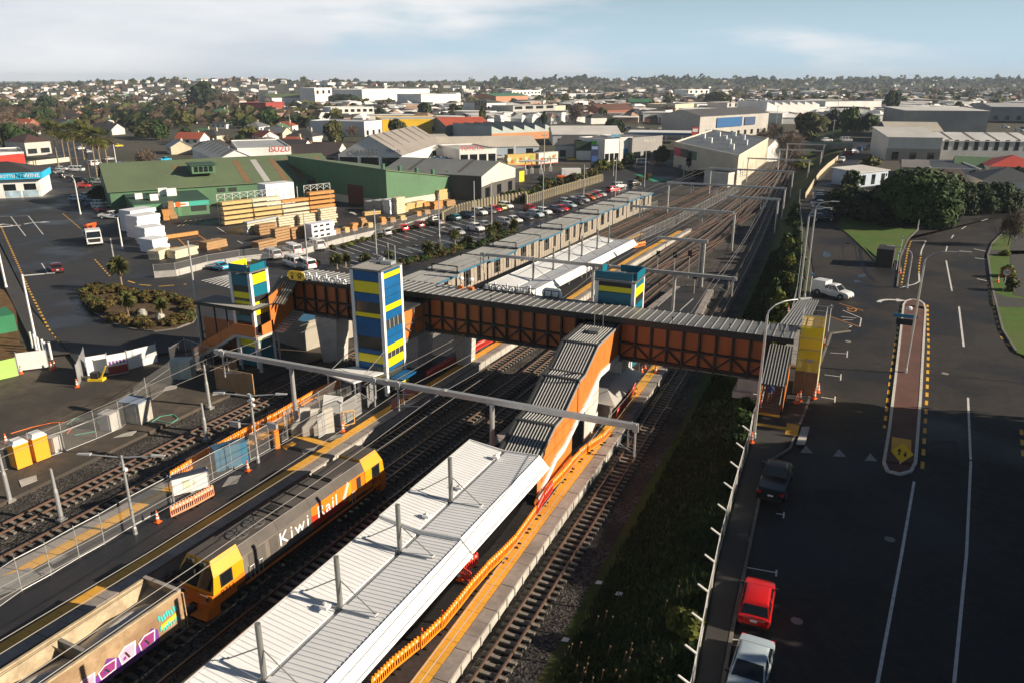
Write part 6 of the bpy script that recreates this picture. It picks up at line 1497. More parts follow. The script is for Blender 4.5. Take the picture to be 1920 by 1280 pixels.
row([(510,484,'people mover','silver',1),(549,476,'van','white',1),(592,467,'van','white',1),(551,500,'van','white',1),(574,503,'people mover','white',1)],'car park corner behind the left bridge end')
# street and dealer cars on the left, smaller in the picture
HD = head(P(150,330,0),P(205,330,0))
def lot(cars, where, hd, grp):
 for i, (u, v, kind, col, *f) in enumerate(cars):
  car(kind, col, P(u,v,.02), hd+(f[0] if f else 0)+rnd.uniform(-.06,.06), '%s, number %s %s' % (name_col(kind,col), ORD[i], where), False, grp)
lot([(117,320,'hatchback','white'),(145,322,'van','white'),(150,342,'suv','black'),(157,352,'hatchback','red'),(186,345,'sedan','silver'),(178,343,'sedan','green'),(145,377,'hatchback','pale blue'),(175,385,'hatchback','blue'),(190,387,'suv','white'),(193,392,'sedan','white'),(199,398,'sedan','dark red'),(209,410,'ute','white'),(160,374,'ute','white')],'from the palms along the left side street',HD,'cars parked around the palm trees')
lot([(178,311,'van','white'),(204,301,'sedan','silver'),(192,324,'hatchback','white'),(227,311,'hatchback','blue'),(236,312,'hatchback','yellow'),(250,317,'sedan','dark blue'),(266,321,'suv','grey'),(305,313,'sedan','light blue'),(222,276,'sedan','yellow'),(152,281,'sedan','white'),(165,287,'hatchback','silver'),(310,303,'ute','light blue'),(125,333,'suv','dark grey'),(108,325,'sedan','grey')],'on the street behind the palm row',HD+1.2,'cars on the street behind the palms')
lot([(752,306,'suv','white'),(762,303,'suv','silver'),(772,306,'suv','white'),(781,309,'suv','red'),(791,312,'hatchback','white'),(803,311,'suv','white'),(818,310,'hatchback','light blue'),(829,306,'van','blue'),(790,298,'suv','white'),(801,300,'sedan','grey'),(812,302,'sedan','teal'),(850,308,'sedan','silver'),(843,311,'hatchback','white'),(770,299,'sedan','dark grey'),(820,300,'sedan','silver'),(836,302,'suv','grey'),(760,311,'sedan','silver'),(936,298,'suv','silver')],'in the dealer yard beside the gabled showroom',HD+.4,'cars for sale in the dealer yard')
lot([(1000,242,'sedan','white'),(1012,243,'van','white'),(1025,241,'suv','grey'),(1055,246,'sedan','silver'),(1070,244,'sedan','white'),(1085,243,'van','white'),(1100,246,'suv','dark grey'),(1120,245,'sedan','red'),(1150,241,'sedan','silver'),(1165,246,'hatchback','white'),(1180,243,'suv','dark blue'),(1200,241,'sedan','white'),(1215,244,'hatchback','grey'),(1240,243,'sedan','white'),(1073,302,'hatchback','yellow'),(1108,325,'suv','white'),(1100,327,'hatchback','yellow'),(1280,317,'sedan','silver'),(1185,292,'van','white'),(1205,308,'van','white')],'from the left around the shops beyond the shelter',HD,'cars around the shops beyond the shelter')
HR = head(RP(1530,395),RP(1553,395))
for i, v in enumerate((414,408,401,394,388,379,374,369)):
 car(['sedan','suv','hatchback','wagon'][i%4],['black','dark blue','dark grey','black','grey','dark blue','black','dark grey'][i],RP(1541+(i%2)*2,v)+Vector((0,0,.02)),HR+rnd.uniform(-.05,.05),'dark wet %s, %s from the front in the lane row by the trees'%(['sedan','four wheel drive','hatchback','wagon'][i%4],ORD[i]),False,'wet cars parked along the railway lane')
car('suv','white',RP(1578,304)+Vector((0,0,.02)),R(175),'white four wheel drive coming down the railway lane',False)
for i,(u,v,k,c_) in enumerate(((1590,291,'sedan','red'),(1600,287,'suv','dark blue'),(1612,283,'hatchback','blue'),(1624,281,'sedan','dark blue'),(1632,279,'suv','blue'),(1816,293,'hatchback','white'),(1834,293,'hatchback','silver'),(1793,246,'suv','white'),(1826,246,'van','white'),(1843,248,'sedan','dark blue'),(1885,241,'suv','white'),(1910,247,'suv','white'),(1918,243,'sedan','grey'))):
 car(k,c_,RP(u,v)+Vector((0,0,.02)),HR+.5*i,'%s, %s from the left around the right hand workshops'%(name_col(k,c_),ORD[i]),False,'cars around the right hand workshops')
for i,(u,v,k,c_) in enumerate(((1550,266,'suv','white'),(1586,266,'van','silver'),)):
 pp = P(u,v,5.6); car(k,c_,pp,HR+.1,'%s crossing the road bridge over the railway, %s of the two'%(name_col(k,c_),'left' if i==0 else 'right'),False)
# flat deck truck with orange crane
def truck():
 a, b = P(185,472,0), P(166,440,0); h = head(b, a); c = (a+b)/2
 t = T('crane_truck','white truck with folded orange crane parked on the left road','truck',tuple(c),h)
 wp = paint('white',0)
 mb = MB(); mb.hexa([(-1.2,2.2,.55),(1.2,2.2,.55),(1.2,4.1,.5),(-1.2,4.1,.5),(-1.15,2.25,2.9),(1.15,2.25,2.9),(1.12,3.75,2.75),(-1.12,3.75,2.75)]); O('cab', mb, wp, t)
 mb = MB(); mb.poly([(-1.05,4.04,1.55),(1.05,4.04,1.55),(1.0,3.82,2.5),(-1.0,3.82,2.5)]); O('windscreen', mb, GLASS, t)
 for s in (-1,1): mb = MB(); mb.poly([(s*1.215,2.6,1.6),(s*1.215,3.7,1.6),(s*1.19,3.55,2.5),(s*1.19,2.6,2.5)]); O('side_window', mb, GLASS, t)
 mb = MB(); mb.box(-.9,4.06,.75,.9,4.12,1.35); O('grille', mb, TRIM, t)
 for s in (-1,1): mb = MB(); mb.box(s*.95-.17,4.06,.6,s*.95+.17,4.13,.85); O('headlight', mb, HEAD, t)
 mb = MB(); mb.box(-1.22,-4.2,.95,1.22,2.0,1.15); mb.box(-1.22,-4.2,1.15,-1.17,2.0,1.5); mb.box(1.17,-4.2,1.15,1.22,2.0,1.5); O('deck', mb, wp, t)
 mb = MB(); mb.box(-1.0,-3.9,.6,1.0,3.6,.95); O('chassis', mb, TRIM, t)
 cr = MB(); cr.box(-.4,1.2,1.15,.4,1.9,2.6); O('crane_base', cr, mat('crane_orange',(.85,.13,.01),.4,var=.05), t)
 for (p,q,w) in (((-.2,1.5,2.6),(-.9,-1.2,3.1),.35),((-.9,-1.2,3.1),(.7,1.3,3.3),.3),((.2,1.5,2.6),(.9,-.6,2.9),.28)): cr = MB(); cr.beam(p,q,w,w); O('crane_arm', cr, MATS['crane_orange'], t)
 mb = MB(); mb.box(-1.15,-3.6,1.2,1.15,.8,1.7); O('load', mb, CONC_D, t)
 for y in (3.0,-2.2,-3.4):
  for s in (-1,1): mb = MB(); mb.tube((s*.85,y,.48),(s*1.2,y,.48),.48,.48,14); O('wheel', mb, BLACK, t)
truck(); [o for o in bpy.data.objects if o.name=='crane_truck'][0].scale = (1.12,)*3
# ------------------------------------------------------------------ buildings
OCC = []           # occupied circles (x, y, r) so that the scattered houses and trees keep clear
def occ(x, y, r): OCC.append((x, y, r))
BM = {}
def cm(c, rough=.75, var=.10):
 k = tuple(round(x,3) for x in c)
 if k not in BM: BM[k] = mat('building_coat_%d' % len(BM), c, rough, 0, var, scale=.7, var2=.10, scale2=.12)
 return BM[k]
WT, OFFW, CREAM, LGR, DGR, BRN, TERRA, GRN = (.72,.71,.68), (.60,.58,.53), (.60,.52,.38), (.36,.36,.35), (.075,.076,.08), (.075,.050,.040), (.34,.085,.045), (.10,.26,.13)
RDK, RGY, RLT, RRD = (.050,.048,.050), (.16,.165,.17), (.50,.50,.49), (.33,.07,.045)
def bld(label, cat, p0, p1, depth, h, roof='flat', wall=WT, rcol=RGY, pitch=1.5, win=(), sides=(), name='building', over=.35, strips=0, text_=None, base=None, door=None, group=None, zb=None):
 """building on the front line p0-p1 (world), going back by depth; win/sides: (n, z0, z1, fraction of width) window rows on the front / right side"""
 p0 = Vector((p0[0],p0[1],p0[2] if len(p0)>2 else 0)); p1 = Vector((p1[0],p1[1],p0.z)); d = p1-p0; L = d.length; a = atan2(d.y,d.x)
 nrm = Vector((-sin(a),cos(a),0))
 if nrm.dot(p0) < 0: p0, p1 = p1, p0; d = -d; a = atan2(d.y,d.x)
 t = T(name, label, cat, tuple(p0), a, group); D = depth
 c = p0 + d/2 + Vector((-sin(a),cos(a),0))*D/2; occ(c.x, c.y, max(L, D)*.55)
 wm, rm = cm(wall), cm(rcol, .55)
 mb = MB()
 if roof in ('flat','hip','none'): mb.box(0,0,-.5,L,D,h)
 elif roof == 'gx': mb.extr([(0,-.5),(D,-.5),(D,h),(D/2,h+pitch),(0,h)],0,L,axis='x')
 elif roof == 'gy': mb.extr([(0,-.5),(L,-.5),(L,h),(L/2,h+pitch),(0,h)],0,D,axis='y')
 elif roof == 'mono': mb.extr([(0,-.5),(D,-.5),(D,h+pitch),(0,h)],0,L,axis='x')
 elif roof == 'saw':
  n = int(pitch); s = L/n; pts = [(0,-.5),(L,-.5),(L,h)]
  for i in reversed(range(n)): pts += [(s*i,h+2.6),(s*i,h)] if i else [(0,h+2.6)]
  mb.extr(pts,0,D,axis='y')
 O('wall', mb, wm, t)
 o = over; mb = MB()
 if roof == 'flat':
  mb.box(.25,.25,h+.004,L-.25,D-.25,h+.08); O('roof', mb, rm, t)
  mb = MB()
  for b in ((-.06,-.06,L+.06,.2),(-.06,D-.2,L+.06,D+.06),(-.06,.2,.2,D-.2),(L-.2,.2,L+.06,D-.2)): mb.box(b[0],b[1],h-.15,b[2],b[3],h+.45)
  O('parapet', mb, wm, t)
 elif roof == 'gx':
  for s in (0,1):
   e = -o if s == 0 else D+o; ez = h-pitch*o/(D/2)
   m2 = MB(); m2.hexa([(-o,e,ez+.01),(L+o,e,ez+.01),(L+o,D/2,h+pitch+.01),(-o,D/2,h+pitch+.01),(-o,e,ez+.14),(L+o,e,ez+.14),(L+o,D/2,h+pitch+.14),(-o,D/2,h+pitch+.14)]); r_ = O('roof_slope', m2, rm, t)
   if strips and s == 0:
    for i in range(strips):
     x = L*(i+.5)/strips; m2 = MB(); m2.poly([(x-.5,e+.2,ez+.17),(x+.5,e+.2,ez+.17),(x+.5,D/2-.3,h+pitch+.13),(x-.5,D/2-.3,h+pitch+.13)]); O('skylight', m2, cm((.20,.12,.06) if wall==GRN else (.10,.09,.08)), r_)
 elif roof == 'gy':
  for s in (0,1):
   e = -o if s == 0 else L+o; ez = h-pitch*o/(L/2)
   m2 = MB(); m2.hexa([(e,-o,ez+.01),(L/2,-o,h+pitch+.01),(L/2,D+o,h+pitch+.01),(e,D+o,ez+.01),(e,-o,ez+.14),(L/2,-o,h+pitch+.14),(L/2,D+o,h+pitch+.14),(e,D+o,ez+.14)]); r_ = O('roof_slope', m2, rm, t)
   if strips:
    for i in range(strips):
     y = D*(i+.5)/strips; m2 = MB(); ex = e+(.3 if s==0 else -.3); mx = L/2+(-.4 if s==0 else .4); m2.poly([(ex,y-.5,ez+.2),(mx,y-.5,h+pitch+.12),(mx,y+.5,h+pitch+.12),(ex,y+.5,ez+.2)]); O('skylight', m2, cm((.10,.09,.08)), r_)
 elif roof == 'mono':
  mb.hexa([(-o,-o,h+.01),(L+o,-o,h+.01),(L+o,D+o,h+pitch+.01),(-o,D+o,h+pitch+.01),(-o,-o,h+.14),(L+o,-o,h+.14),(L+o,D+o,h+pitch+.14),(-o,D+o,h+pitch+.14)]); O('roof', mb, rm, t)
 elif roof == 'hip':
  r = min(L,D)/2; A=(-o,-o,h);B=(L+o,-o,h);C_=(L+o,D+o,h);D_=(-o,D+o,h)
  if L >= D: E1=(r,D/2,h+pitch); E2=(L-r,D/2,h+pitch); F=[(A,B,E2,E1),(B,C_,E2),(C_,D_,E1,E2),(D_,A,E1)]
  else: E1=(L/2,r,h+pitch); E2=(L/2,D-r,h+pitch); F=[(A,B,E1),(B,C_,E2,E1),(C_,D_,E2),(D_,A,E1,E2)]
  for f in F: mb.poly(f)
  mb.poly([A,D_,C_,B]); O('roof', mb, rm, t)
 elif roof == 'saw':
  n = int(pitch); s = L/n
  for i in range(n): m2 = MB(); m2.hexa([(s*i,-.1,h+2.6),(s*(i+1)-.05,-.1,h+.02),(s*(i+1)-.05,D,h+.02),(s*i,D,h+2.6),(s*i,-.1,h+2.72),(s*(i+1)-.05,-.1,h+.14),(s*(i+1)-.05,D,h+.14),(s*i,D,h+2.72)]); O('roof_tooth', m2, rm, t)
 def winrow(rows, face):
  W_ = L if face in 'F' else D
  for (n, z0, z1, fr) in rows:
   s = W_/n
   for i in range(n):
    c0 = s*(i+.5); w = s*fr/2; mb = MB()
    if face == 'F': mb.box(c0-w,-.05,z0,c0+w,.05,z1)
    elif face == 'R': mb.box(L-.05,c0-w,z0,L+.05,c0+w,z1)
    O('window', mb, GLASS, t)
 if not win and not door and roof in ('flat','gx','gy','mono') and wall != GW_ and L > 12: win = ((max(3,int(L/7)),.4,3.0,.38),)
 winrow(win,'F'); winrow(sides,'R')
 if base: mb = MB(); mb.box(-.04,-.04,-.5,L+.04,.6,base[0]); mb.box(L-.5,.6,-.5,L+.04,D,base[0]); O('lower_wall', mb, cm(base[1]), t)
 if door: mb = MB(); mb.box(L*door[0],-.07,0,L*door[1],.05,door[2]); O('door', mb, cm(door[3] if len(door)>3 else (.02,.02,.02)), t)
 if text_:
  for (s, fx, z, size, c) in text_: text(s, size, .04, cm(c,.5,.02), t, face_matrix((L*fx,-.10,z),(1,0,0),(0,0,1)), 'sign_lettering')
 return t, L
def bpx(label, cat, a, b, top, depth, roof='flat', zf=0.0, **k):
 p0, p1 = P(a[0],a[1],zf), P(b[0],b[1],zf); h = HT(a, top, zf)
 return bld(label, cat, p0, p1, depth, h, roof, **k)
# --- green timber merchant: long shed with skylights, low office in front, tall wing to the right
GW_ = (.085,.180,.095); GR_ = (.125,.165,.09); GDK = (.03,.075,.05)
GREENW = cm(GW_)
L0, L1 = P(212,400,0), P(640,368,0)
tm, Lm = bld('long green timber yard shed with brown skylight strips in its roof','shed',L0,L1,34,5.0,'gx',wall=GW_,rcol=GR_,pitch=5.0,strips=0,name='timber_shed',over=.5)
D_=34
for fx in (.30,.40,.57,.655,.74,.82,.90,.965):
 mb = MB(); x = Lm*fx; w = .8; y0_, y1_ = (.0,14.5) if fx > .45 else (8.5,13.0); f0 = lambda y: 5.0+5.0*y/17+.17
 mb.poly([(x-w,y0_,f0(y0_)),(x+w,y0_,f0(y0_)),(x+w,y1_,f0(y1_)),(x-w,y1_,f0(y1_))]); O('skylight', mb, cm((.42,.41,.40) if fx == .655 else (.20,.125,.06)), tm)
mb = MB(); mb.extr([(Lm*.345,7.6),(Lm*.445,7.6),(Lm*.445,9.6),(Lm*.345,9.6)],4.0,10.5); dm = O('dormer', mb, GREENW, tm)
mb = MB(); mb.box(Lm*.338,3.6,9.62,Lm*.452,11,9.85); O('dormer_roof', mb, cm(GDK), dm)
for i in range(4): mb = MB(); mb.box(Lm*(.355+.021*i),3.94,8.0,Lm*(.371+.021*i),4.02,9.3); O('dormer_window', mb, GLASS, dm)
mb = MB(); mb.box(Lm*.84,-.25,.0,Lm*.945,.1,4.6); O('roller_opening', mb, TRIM, tm)
for i in range(2): mb = MB(); mb.box(Lm*(.43+.05*i),-.08,3.2,Lm*(.465+.05*i),.08,4.2); O('window', mb, GLASSG, tm)
# low office in front
o0, o1 = P(255,413,0), P(394,401,0)
ho = HT((255,413),384)
ta, La = bld('low green office in front of the shed with a white shop sign and air conditioners','office',o0,o1,16.5,ho-.2,'mono',wall=GW_,rcol=GDK,pitch=1.0,name='shop_office',over=.2,door=(.56,.61,2.4,(.10,.24,.13)),win=((1,1.0,2.0,.0),))
mb = MB(); mb.box(La*.60,-.14,ho-1.3,La*1.0,-.02,ho-.1); O('fascia', mb, cm((.05,.36,.28)), ta)
mb = MB(); mb.box(La*.0,-.12,ho-1.2,La*.595,-.02,ho-.1); O('fascia', mb, cm((.10,.27,.14)), ta)
mb = MB(); mb.box(La*.37,-.22,ho-1.25,La*.72,-.15,ho-.35); sgn = O('sign_board', mb, WHITE, ta)
text('CARTERS', 1.0, .03, cm((.62,.62,.60),.5,.02), ta, face_matrix((La*.47,-.24,ho-.8),(1,0,0),(0,0,1)), 'sign_lettering')
mb = MB(); mb.lathe([(.02,0),(.62,.01),(.62,.05)],16); q = O('sign_disc', mb, mat('sign_orange',(.85,.13,.01),.5,var=0), ta); q.matrix_local = face_matrix((La*.575,-.22,ho-.75),(1,0,0),(0,0,1))
mb = MB(); mb.box(La*.605,-.24,ho-.95,La*.68,-.225,ho-.6); O('sign_stripe', mb, MATS['sign_orange'], ta)
for x0,x1 in ((.04,.09),(.10,.15),(.16,.21),(.22,.27)): mb = MB(); mb.box(La*x0,-.1,1.7,La*x1,.05,2.7); O('window', mb, GLASSG, ta)
mb = MB(); mb.box(La*.75,-.1,.9,La*.96,.05,2.8); O('window', mb, GLASSG, ta)
for x,y,s in ((.08,6,1.0),(.25,3,1.1),(.42,8.5,1.3),(.52,7.0,1.35)):
 ac = MB(); z = ho-.2+y*1.0/16.5+.12; ac.box(La*x,y,z,La*x+1.6*s,y+1.0,z+1.3*s); O('air_conditioner', ac, WHITE, ta)
# tall right wing, its lit wall towards the car park, pale block wall below
r0, r1 = P(727,392,0), P(876,368,0)
hr = HT((727,392),320)
tr_, Lr = bld('tall green timber yard wing with a long sunlit side above a pale block wall','shed',r0,r1,40,hr,'flat',wall=GW_,rcol=GDK,name='timber_shed')
for c in tr_.children:
 if c.name.startswith(('roof','parapet')): bpy.data.objects.remove(c)
for c in list(tr_.children):
 if c.name.startswith('wall'): bpy.data.objects.remove(c)
mb = MB(); h2 = hr*.50; mb.hexa([(0,0,1.9),(Lr,0,1.9),(Lr,40,1.9),(0,40,1.9),(0,0,hr),(Lr,0,h2),(Lr,40,h2+1),(0,40,hr+1)]); O('wall', mb, GREENW, tr_)
mb = MB(); mb.hexa([(-.3,-.3,hr+.01),(Lr+.3,-.3,h2+.01),(Lr+.3,40,h2+1.01),(-.3,40,hr+1.01),(-.3,-.3,hr+.2),(Lr+.3,-.3,h2+.2),(Lr+.3,40,h2+1.2),(-.3,40,hr+1.2)]); O('roof', mb, cm(GR_), tr_)
mb = MB(); mb.box(.0,-.05,-.3,Lr,.0,1.88); mb.box(0,.01,-.3,Lr,40,1.88); O('lower_wall', mb, cm((.55,.50,.42)), tr_)
for f in (.03,.22,.42,.62,.82): mb = MB(); z = hr+(h2-hr)*f; mb.tube((Lr*f,2,z),(Lr*f,2,z+1.2),.45,.45,10); mb.tube((Lr*f,2,z+1.2),(Lr*f,2,z+1.5),.6,.5,10); O('roof_vent', mb, cm((.05,.16,.09)), tr_)
mb = MB(); mb.box(-.06,9,0,.05,15,4.8); O('door', mb, cm((.10,.02,.015)), tr_)
# --- dealers and shops behind
bpx('white showroom with long striped skylight roof and sign on its gable front','showroom',(410,326),(482,322),301,52,'gy',wall=WT,rcol=(.55,.52,.47),pitch=3.0,strips=7,text_=[('SUBARU',.5,4.0,1.8,(.55,.08,.05))],name='showroom')
bpx('flat white car showroom with red ISUZU lettering beside the gabled showroom','showroom',(450,322),(549,318),281,40,'flat',rcol=(.36,.37,.38),win=((3,.3,3.6,.75),),text_=[('ISUZU',.78,7.0,2.6,(.65,.03,.02))],name='showroom')
bpx('white gabled showroom with glazed gable and grey CARTERS lettering','showroom',(636,318),(754,320),290,60,'gy',wall=WT,rcol=(.30,.27,.24),pitch=6.5,strips=6,text_=[('CARTERS',.42,6.0,2.4,(.34,.34,.33)),('Honda',.88,6.6,1.9,(.10,.10,.45))],win=((3,.2,4.3,.85),),name='showroom')
bpx('white flat showroom with red TOYOTA lettering right of the dealer yard','showroom',(862,306),(931,303),283,25,'flat',rcol=(.45,.44,.42),text_=[('TOYOTA',.33,5.3,2.2,(.70,.03,.02)),('Pukekohe',.75,5.4,1.6,(.15,.15,.15))],win=((4,.2,3.0,.8),),name='showroom')
bpx('long white workshop with pale roof behind the dealer yard','workshop',(720,300),(865,296),280,34,'mono',rcol=(.45,.42,.37),pitch=3.0,name='workshop',strips=0)
bpx('broad pale roofed workshop behind the toyota showroom','workshop',(800,296),(1010,292),278,30,'gx',wall=(.40,.48,.55),rcol=(.55,.50,.42),pitch=3.2,name='workshop')
bpx('dark brown roofed house row left of the gabled showroom','building',(470,318),(640,312),296,30,'gx',wall=(.30,.28,.26),rcol=(.055,.042,.036),pitch=3,name='building')
bpx('black tin shed with dirty white gable end facing the car park','shed',(903,377),(966,357),331,30,'gy',wall=(.09,.085,.08),rcol=(.19,.20,.195),pitch=2.7,strips=2,name='tin_shed',over=.3)
tsd = [o for o in bpy.data.objects if o.name.startswith('tin_shed')][0]
def shed_gable():
 L = (P(966,357,0)-P(903,377,0)).length; h = HT((903,377),331); mb = MB(); mb.prism([(0.02,h*.56),(L*.3,h*.62),(L*.7,h*.6),(L-.02,h*.58),(L-.02,h),(L/2,h+2.6),(0.02,h)],.02,.05); o = O('gable_cladding', mb, cm((.62,.57,.48)), tsd); o.matrix_local = face_matrix((0,0,0),(1,0,0),(0,0,1))
shed_gable()
bpx('low black shed with yellow door behind the tin shed','shed',(955,345),(983,340),318,22,'mono',wall=(.03,.03,.03),rcol=(.25,.24,.22),pitch=1,door=(.65,.98,3.2,(.80,.60,.01)),name='shed')
bpx('yellow hardware warehouse with white left end wall','warehouse',(718,252),(834,250),226,40,'flat',wall=(.78,.48,.02),rcol=(.50,.50,.50),win=((3,1,4,.25),),name='warehouse')
bpx('white wall wing on the left of the yellow warehouse','warehouse',(684,256),(717,252),230,36,'flat',wall=(.62,.64,.66),rcol=(.5,.5,.5),name='warehouse')
bpx('white two storey office with rows of dark windows','office',(622,228),(702,226),203,22,'flat',win=((6,1,3.5,.6),(7,6.5,8.6,.6)),name='office_block')
bpx('white hall with mossy green roof left of the white tower block','hall',(511,200),(622,197),184,40,'gx',wall=WT,rcol=(.10,.13,.05),pitch=4,name='hall')
bpx('small white four storey block standing above the white hall','apartment block',(592,200),(624,198),166,20,'flat',win=((3,14,18,.4),(3,20,24,.4)),name='apartment_block')
bpx('red and black painted shop with bright red side wall','shop',(500,215),(534,212),194,25,'flat',wall=(.30,.045,.035),rcol=(.10,.10,.10),name='shop')
bpx('white two tone office tower with dark hipped roof left of the sawtooth factory','office',(913,224),(949,222),194,26,'hip',wall=WT,rcol=(.09,.10,.08),pitch=3,win=((5,3,5.5,.5),(5,8,10,.5)),sides=((4,3,5.5,.5),),name='office_tower')
bpx('dark side block joined to the white office tower','office',(890,224),(913,224),194,26,'flat',wall=(.06,.065,.075),win=((4,5,8,.6),(4,11,14,.6)),name='office_tower')
bpx('sawtooth factory with orange lower wall and grey green teeth','factory',(922,264),(1041,258),247,40,'saw',wall=(.42,.48,.46),rcol=(.05,.05,.052),pitch=6,base=(3.4,(.52,.24,.11)),name='factory')
bpx('dark green gabled barn with long red roof','barn',(836,256),(921,254),236,40,'gx',wall=(.10,.14,.13),rcol=(.50,.10,.05),pitch=3.5,name='barn')
bpx('big white flat warehouse far behind the palms centre','warehouse',(680,196),(806,192),169,60,'flat',name='warehouse',rcol=(.6,.6,.6))
bpx('white warehouse with black roof band behind the yellow hardware store','warehouse',(790,200),(864,198),178,50,'flat',name='warehouse',base=(6,WT))
bpx('orange brick shops with green roof right of the black banded warehouse','shop',(930,198),(990,196),181,40,'gx',wall=(.48,.22,.12),rcol=(.08,.20,.12),pitch=3,name='shop')
bpx('white terrace with many small windows far in the centre','building',(960,184),(1014,182),171,20,'flat',win=((8,6,9,.5),),name='building')
bpx('grey green offices behind the sawtooth factory','office',(962,226),(1040,222),200,24,'flat',wall=(.38,.37,.34),win=((4,8,10.5,.7),),name='office_block')
bpx('cream flat shop row behind the bare street trees','shop',(1000,222),(1060,218),202,24,'flat',wall=CREAM,win=((6,1,4,.6),),name='shop')
bpx('green fronted electrical shop with dark roof and bright green sign board','shop',(1040,296),(1130,298),273,24,'mono',wall=(.55,.54,.52),rcol=(.075,.07,.066),pitch=2.5,name='shop',base=None)
sg, Ls = bpx('dark green and lime sign front of the electrical shop','shop',(1079,302),(1132,302),268,8,'flat',wall=(.03,.06,.035),name='shop')
mb = MB(); mb.box(Ls*.55,-.1,4.2,Ls*.78,-.02,7.4); O('lime_panel', mb, cm((.13,.62,.05)), sg)
mb = MB(); mb.box(.2,-.06,.2,Ls*.9,-.02,3.8); O('white_panel', mb, WHITE, sg)
bpx('white shop front with tall blank sign panel beside the lime sign','shop',(1133,304),(1160,302),264,16,'flat',win=((3,.3,3,.8),),name='shop',text_=[('NEWO',.7,9.5,1.6,(.10,.45,.70))])
bpx('white shop with small blue poster','shop',(1161,302),(1184,301),260,16,'flat',name='shop',door=(.3,.9,4.5,(.02,.16,.45)))
bpx('grey shop front with pale lettering at the corner','shop',(1184,302),(1240,296),261,20,'flat',wall=(.27,.26,.25),name='shop',win=((3,.4,3.2,.7),),text_=[('Kitchens',.55,7.0,2.0,(.65,.65,.62))])
bpx('broad white roofed building behind the sign fronted shops','building',(1036,272),(1164,272),253,40,'gx',wall=(.52,.54,.55),rcol=(.62,.60,.57),pitch=3,name='building')
bpx('green gabled shop far right of the shops','shop',(1335,236),(1392,234),222,30,'gx',wall=(.22,.30,.12),rcol=(.58,.57,.55),pitch=3,name='shop')
bpx('brick house row with brown roofs among bare trees','house',(1128,222),(1190,220),207,24,'gx',wall=(.28,.10,.06),rcol=(.15,.075,.05),pitch=4,name='house')
bpx('dark green roofed building with glass front','building',(1180,206),(1222,206),192,30,'gx',wall=(.06,.07,.08),rcol=(.05,.16,.08),pitch=3,name='building')
bpx('cream block at the right of the town centre','building',(1265,216),(1300,214),197,30,'flat',wall=CREAM,name='building')
bpx('white flat store right of the cream block','store',(1306,214),(1375,212),197,36,'flat',name='store')
bpx('white tall block on the skyline right of centre','apartment block',(1290,184),(1329,183),169,30,'flat',win=((4,8,12,.4),),name='apartment_block')
bpx('long pale shops beside the sky line trees','shop',(1060,184),(1130,183),177,30,'flat',name='shop')
bpx('red brick and white striped block behind the billboard building','office',(1362,216),(1436,214),194,26,'flat',wall=(.60,.57,.54),win=((7,7,13,.3),),base=(4,(.32,.10,.06)),name='office_block')
bpx('white sawtooth hall beside the red striped block','hall',(1436,222),(1534,220),198,40,'saw',rcol=(.6,.6,.6),pitch=7,name='hall')
bpx('long white low store behind the trees near the road bridge','store',(1545,216),(1650,214),192,50,'flat',win=((6,2,6,.5),),name='store')
bb, Lb = bpx('grey building carrying a blue billboard near the railway','building',(1310,262),(1438,250),219,24,'gx',wall=(.42,.40,.37),rcol=(.10,.10,.10),pitch=3,name='building')
mb = MB(); mb.box(Lb*.22,-.5,5.4,Lb*.58,-.2,10.4); O('billboard', mb, mat('billboard_blue',(.01,.10,.28),.5,var=.1), bb)
mb = MB(); mb.box(Lb*.62,-.5,5.6,Lb*.78,-.2,10.0); O('billboard', mb, cm((.03,.07,.16)), bb)
# petrol station canopy and its pylons
pc = T('petrol_canopy','blue edged white petrol station canopy on posts behind the shops','petrol station',tuple(P(1176,268,0)))
a, b = P(1176,268,0), P(1296,270,0); d = (b-a); e = Vector((-d.y,d.x,0)).normalized()*18; hh = HT((1176,268),248); occ(a.x+d.x/2,a.y+d.y/2,30)
mb = MB(); mb.hexa([Vector((0,0,hh-1.2)),d+Vector((0,0,hh-1.2)),d+e+Vector((0,0,hh-1.2)),e+Vector((0,0,hh-1.2)),Vector((0,0,hh)),d+Vector((0,0,hh)),d+e+Vector((0,0,hh)),e+Vector((0,0,hh))]); O('canopy', mb, WHITE, pc)
mb = MB(); n_ = -e.normalized()*.1; mb.hexa([n_+Vector((0,0,hh-1.15)),d+n_+Vector((0,0,hh-1.15)),d+n_*.2+Vector((0,0,hh-1.15)),n_*.2+Vector((0,0,hh-1.15)),n_+Vector((0,0,hh-.35)),d+n_+Vector((0,0,hh-.35)),d+n_*.2+Vector((0,0,hh-.35)),n_*.2+Vector((0,0,hh-.35))]); O('blue_band', mb, BLUE, pc)
for f in (.1,.35,.6,.85): mb = MB(); p = d*f+e*.5; mb.box(p.x-.3,p.y-.3,0,p.x+.3,p.y+.3,hh-1.25); O('post', mb, WHITE, pc)
def pylon(u, v, top, w, col, label, band=None):
 p = P(u,v,0); h = HT((u,v),top); t = T('sign_pylon', label, 'sign', tuple(p), YAW+.1)
 mb = MB(); mb.box(-w/2,-.3,0,w/2,.3,h); O('panel', mb, cm(col), t)
 for (z0,z1,c) in (band or []): mb = MB(); mb.box(-w*.42,-.34,h*z0,w*.42,-.302,h*z1); O('sign_field', mb, cm(c,.5,.02), t)
pylon(1301,274,239,3.0,(.42,.03,.03),'tall dark red fuel price pylon',[(.75,.92,(.75,.73,.7)),(.2,.6,(.55,.05,.05))]); pylon(1326,272,243,2.6,(.72,.72,.72),'white fuel pylon right of the red one',[(.55,.9,(.03,.10,.40))])
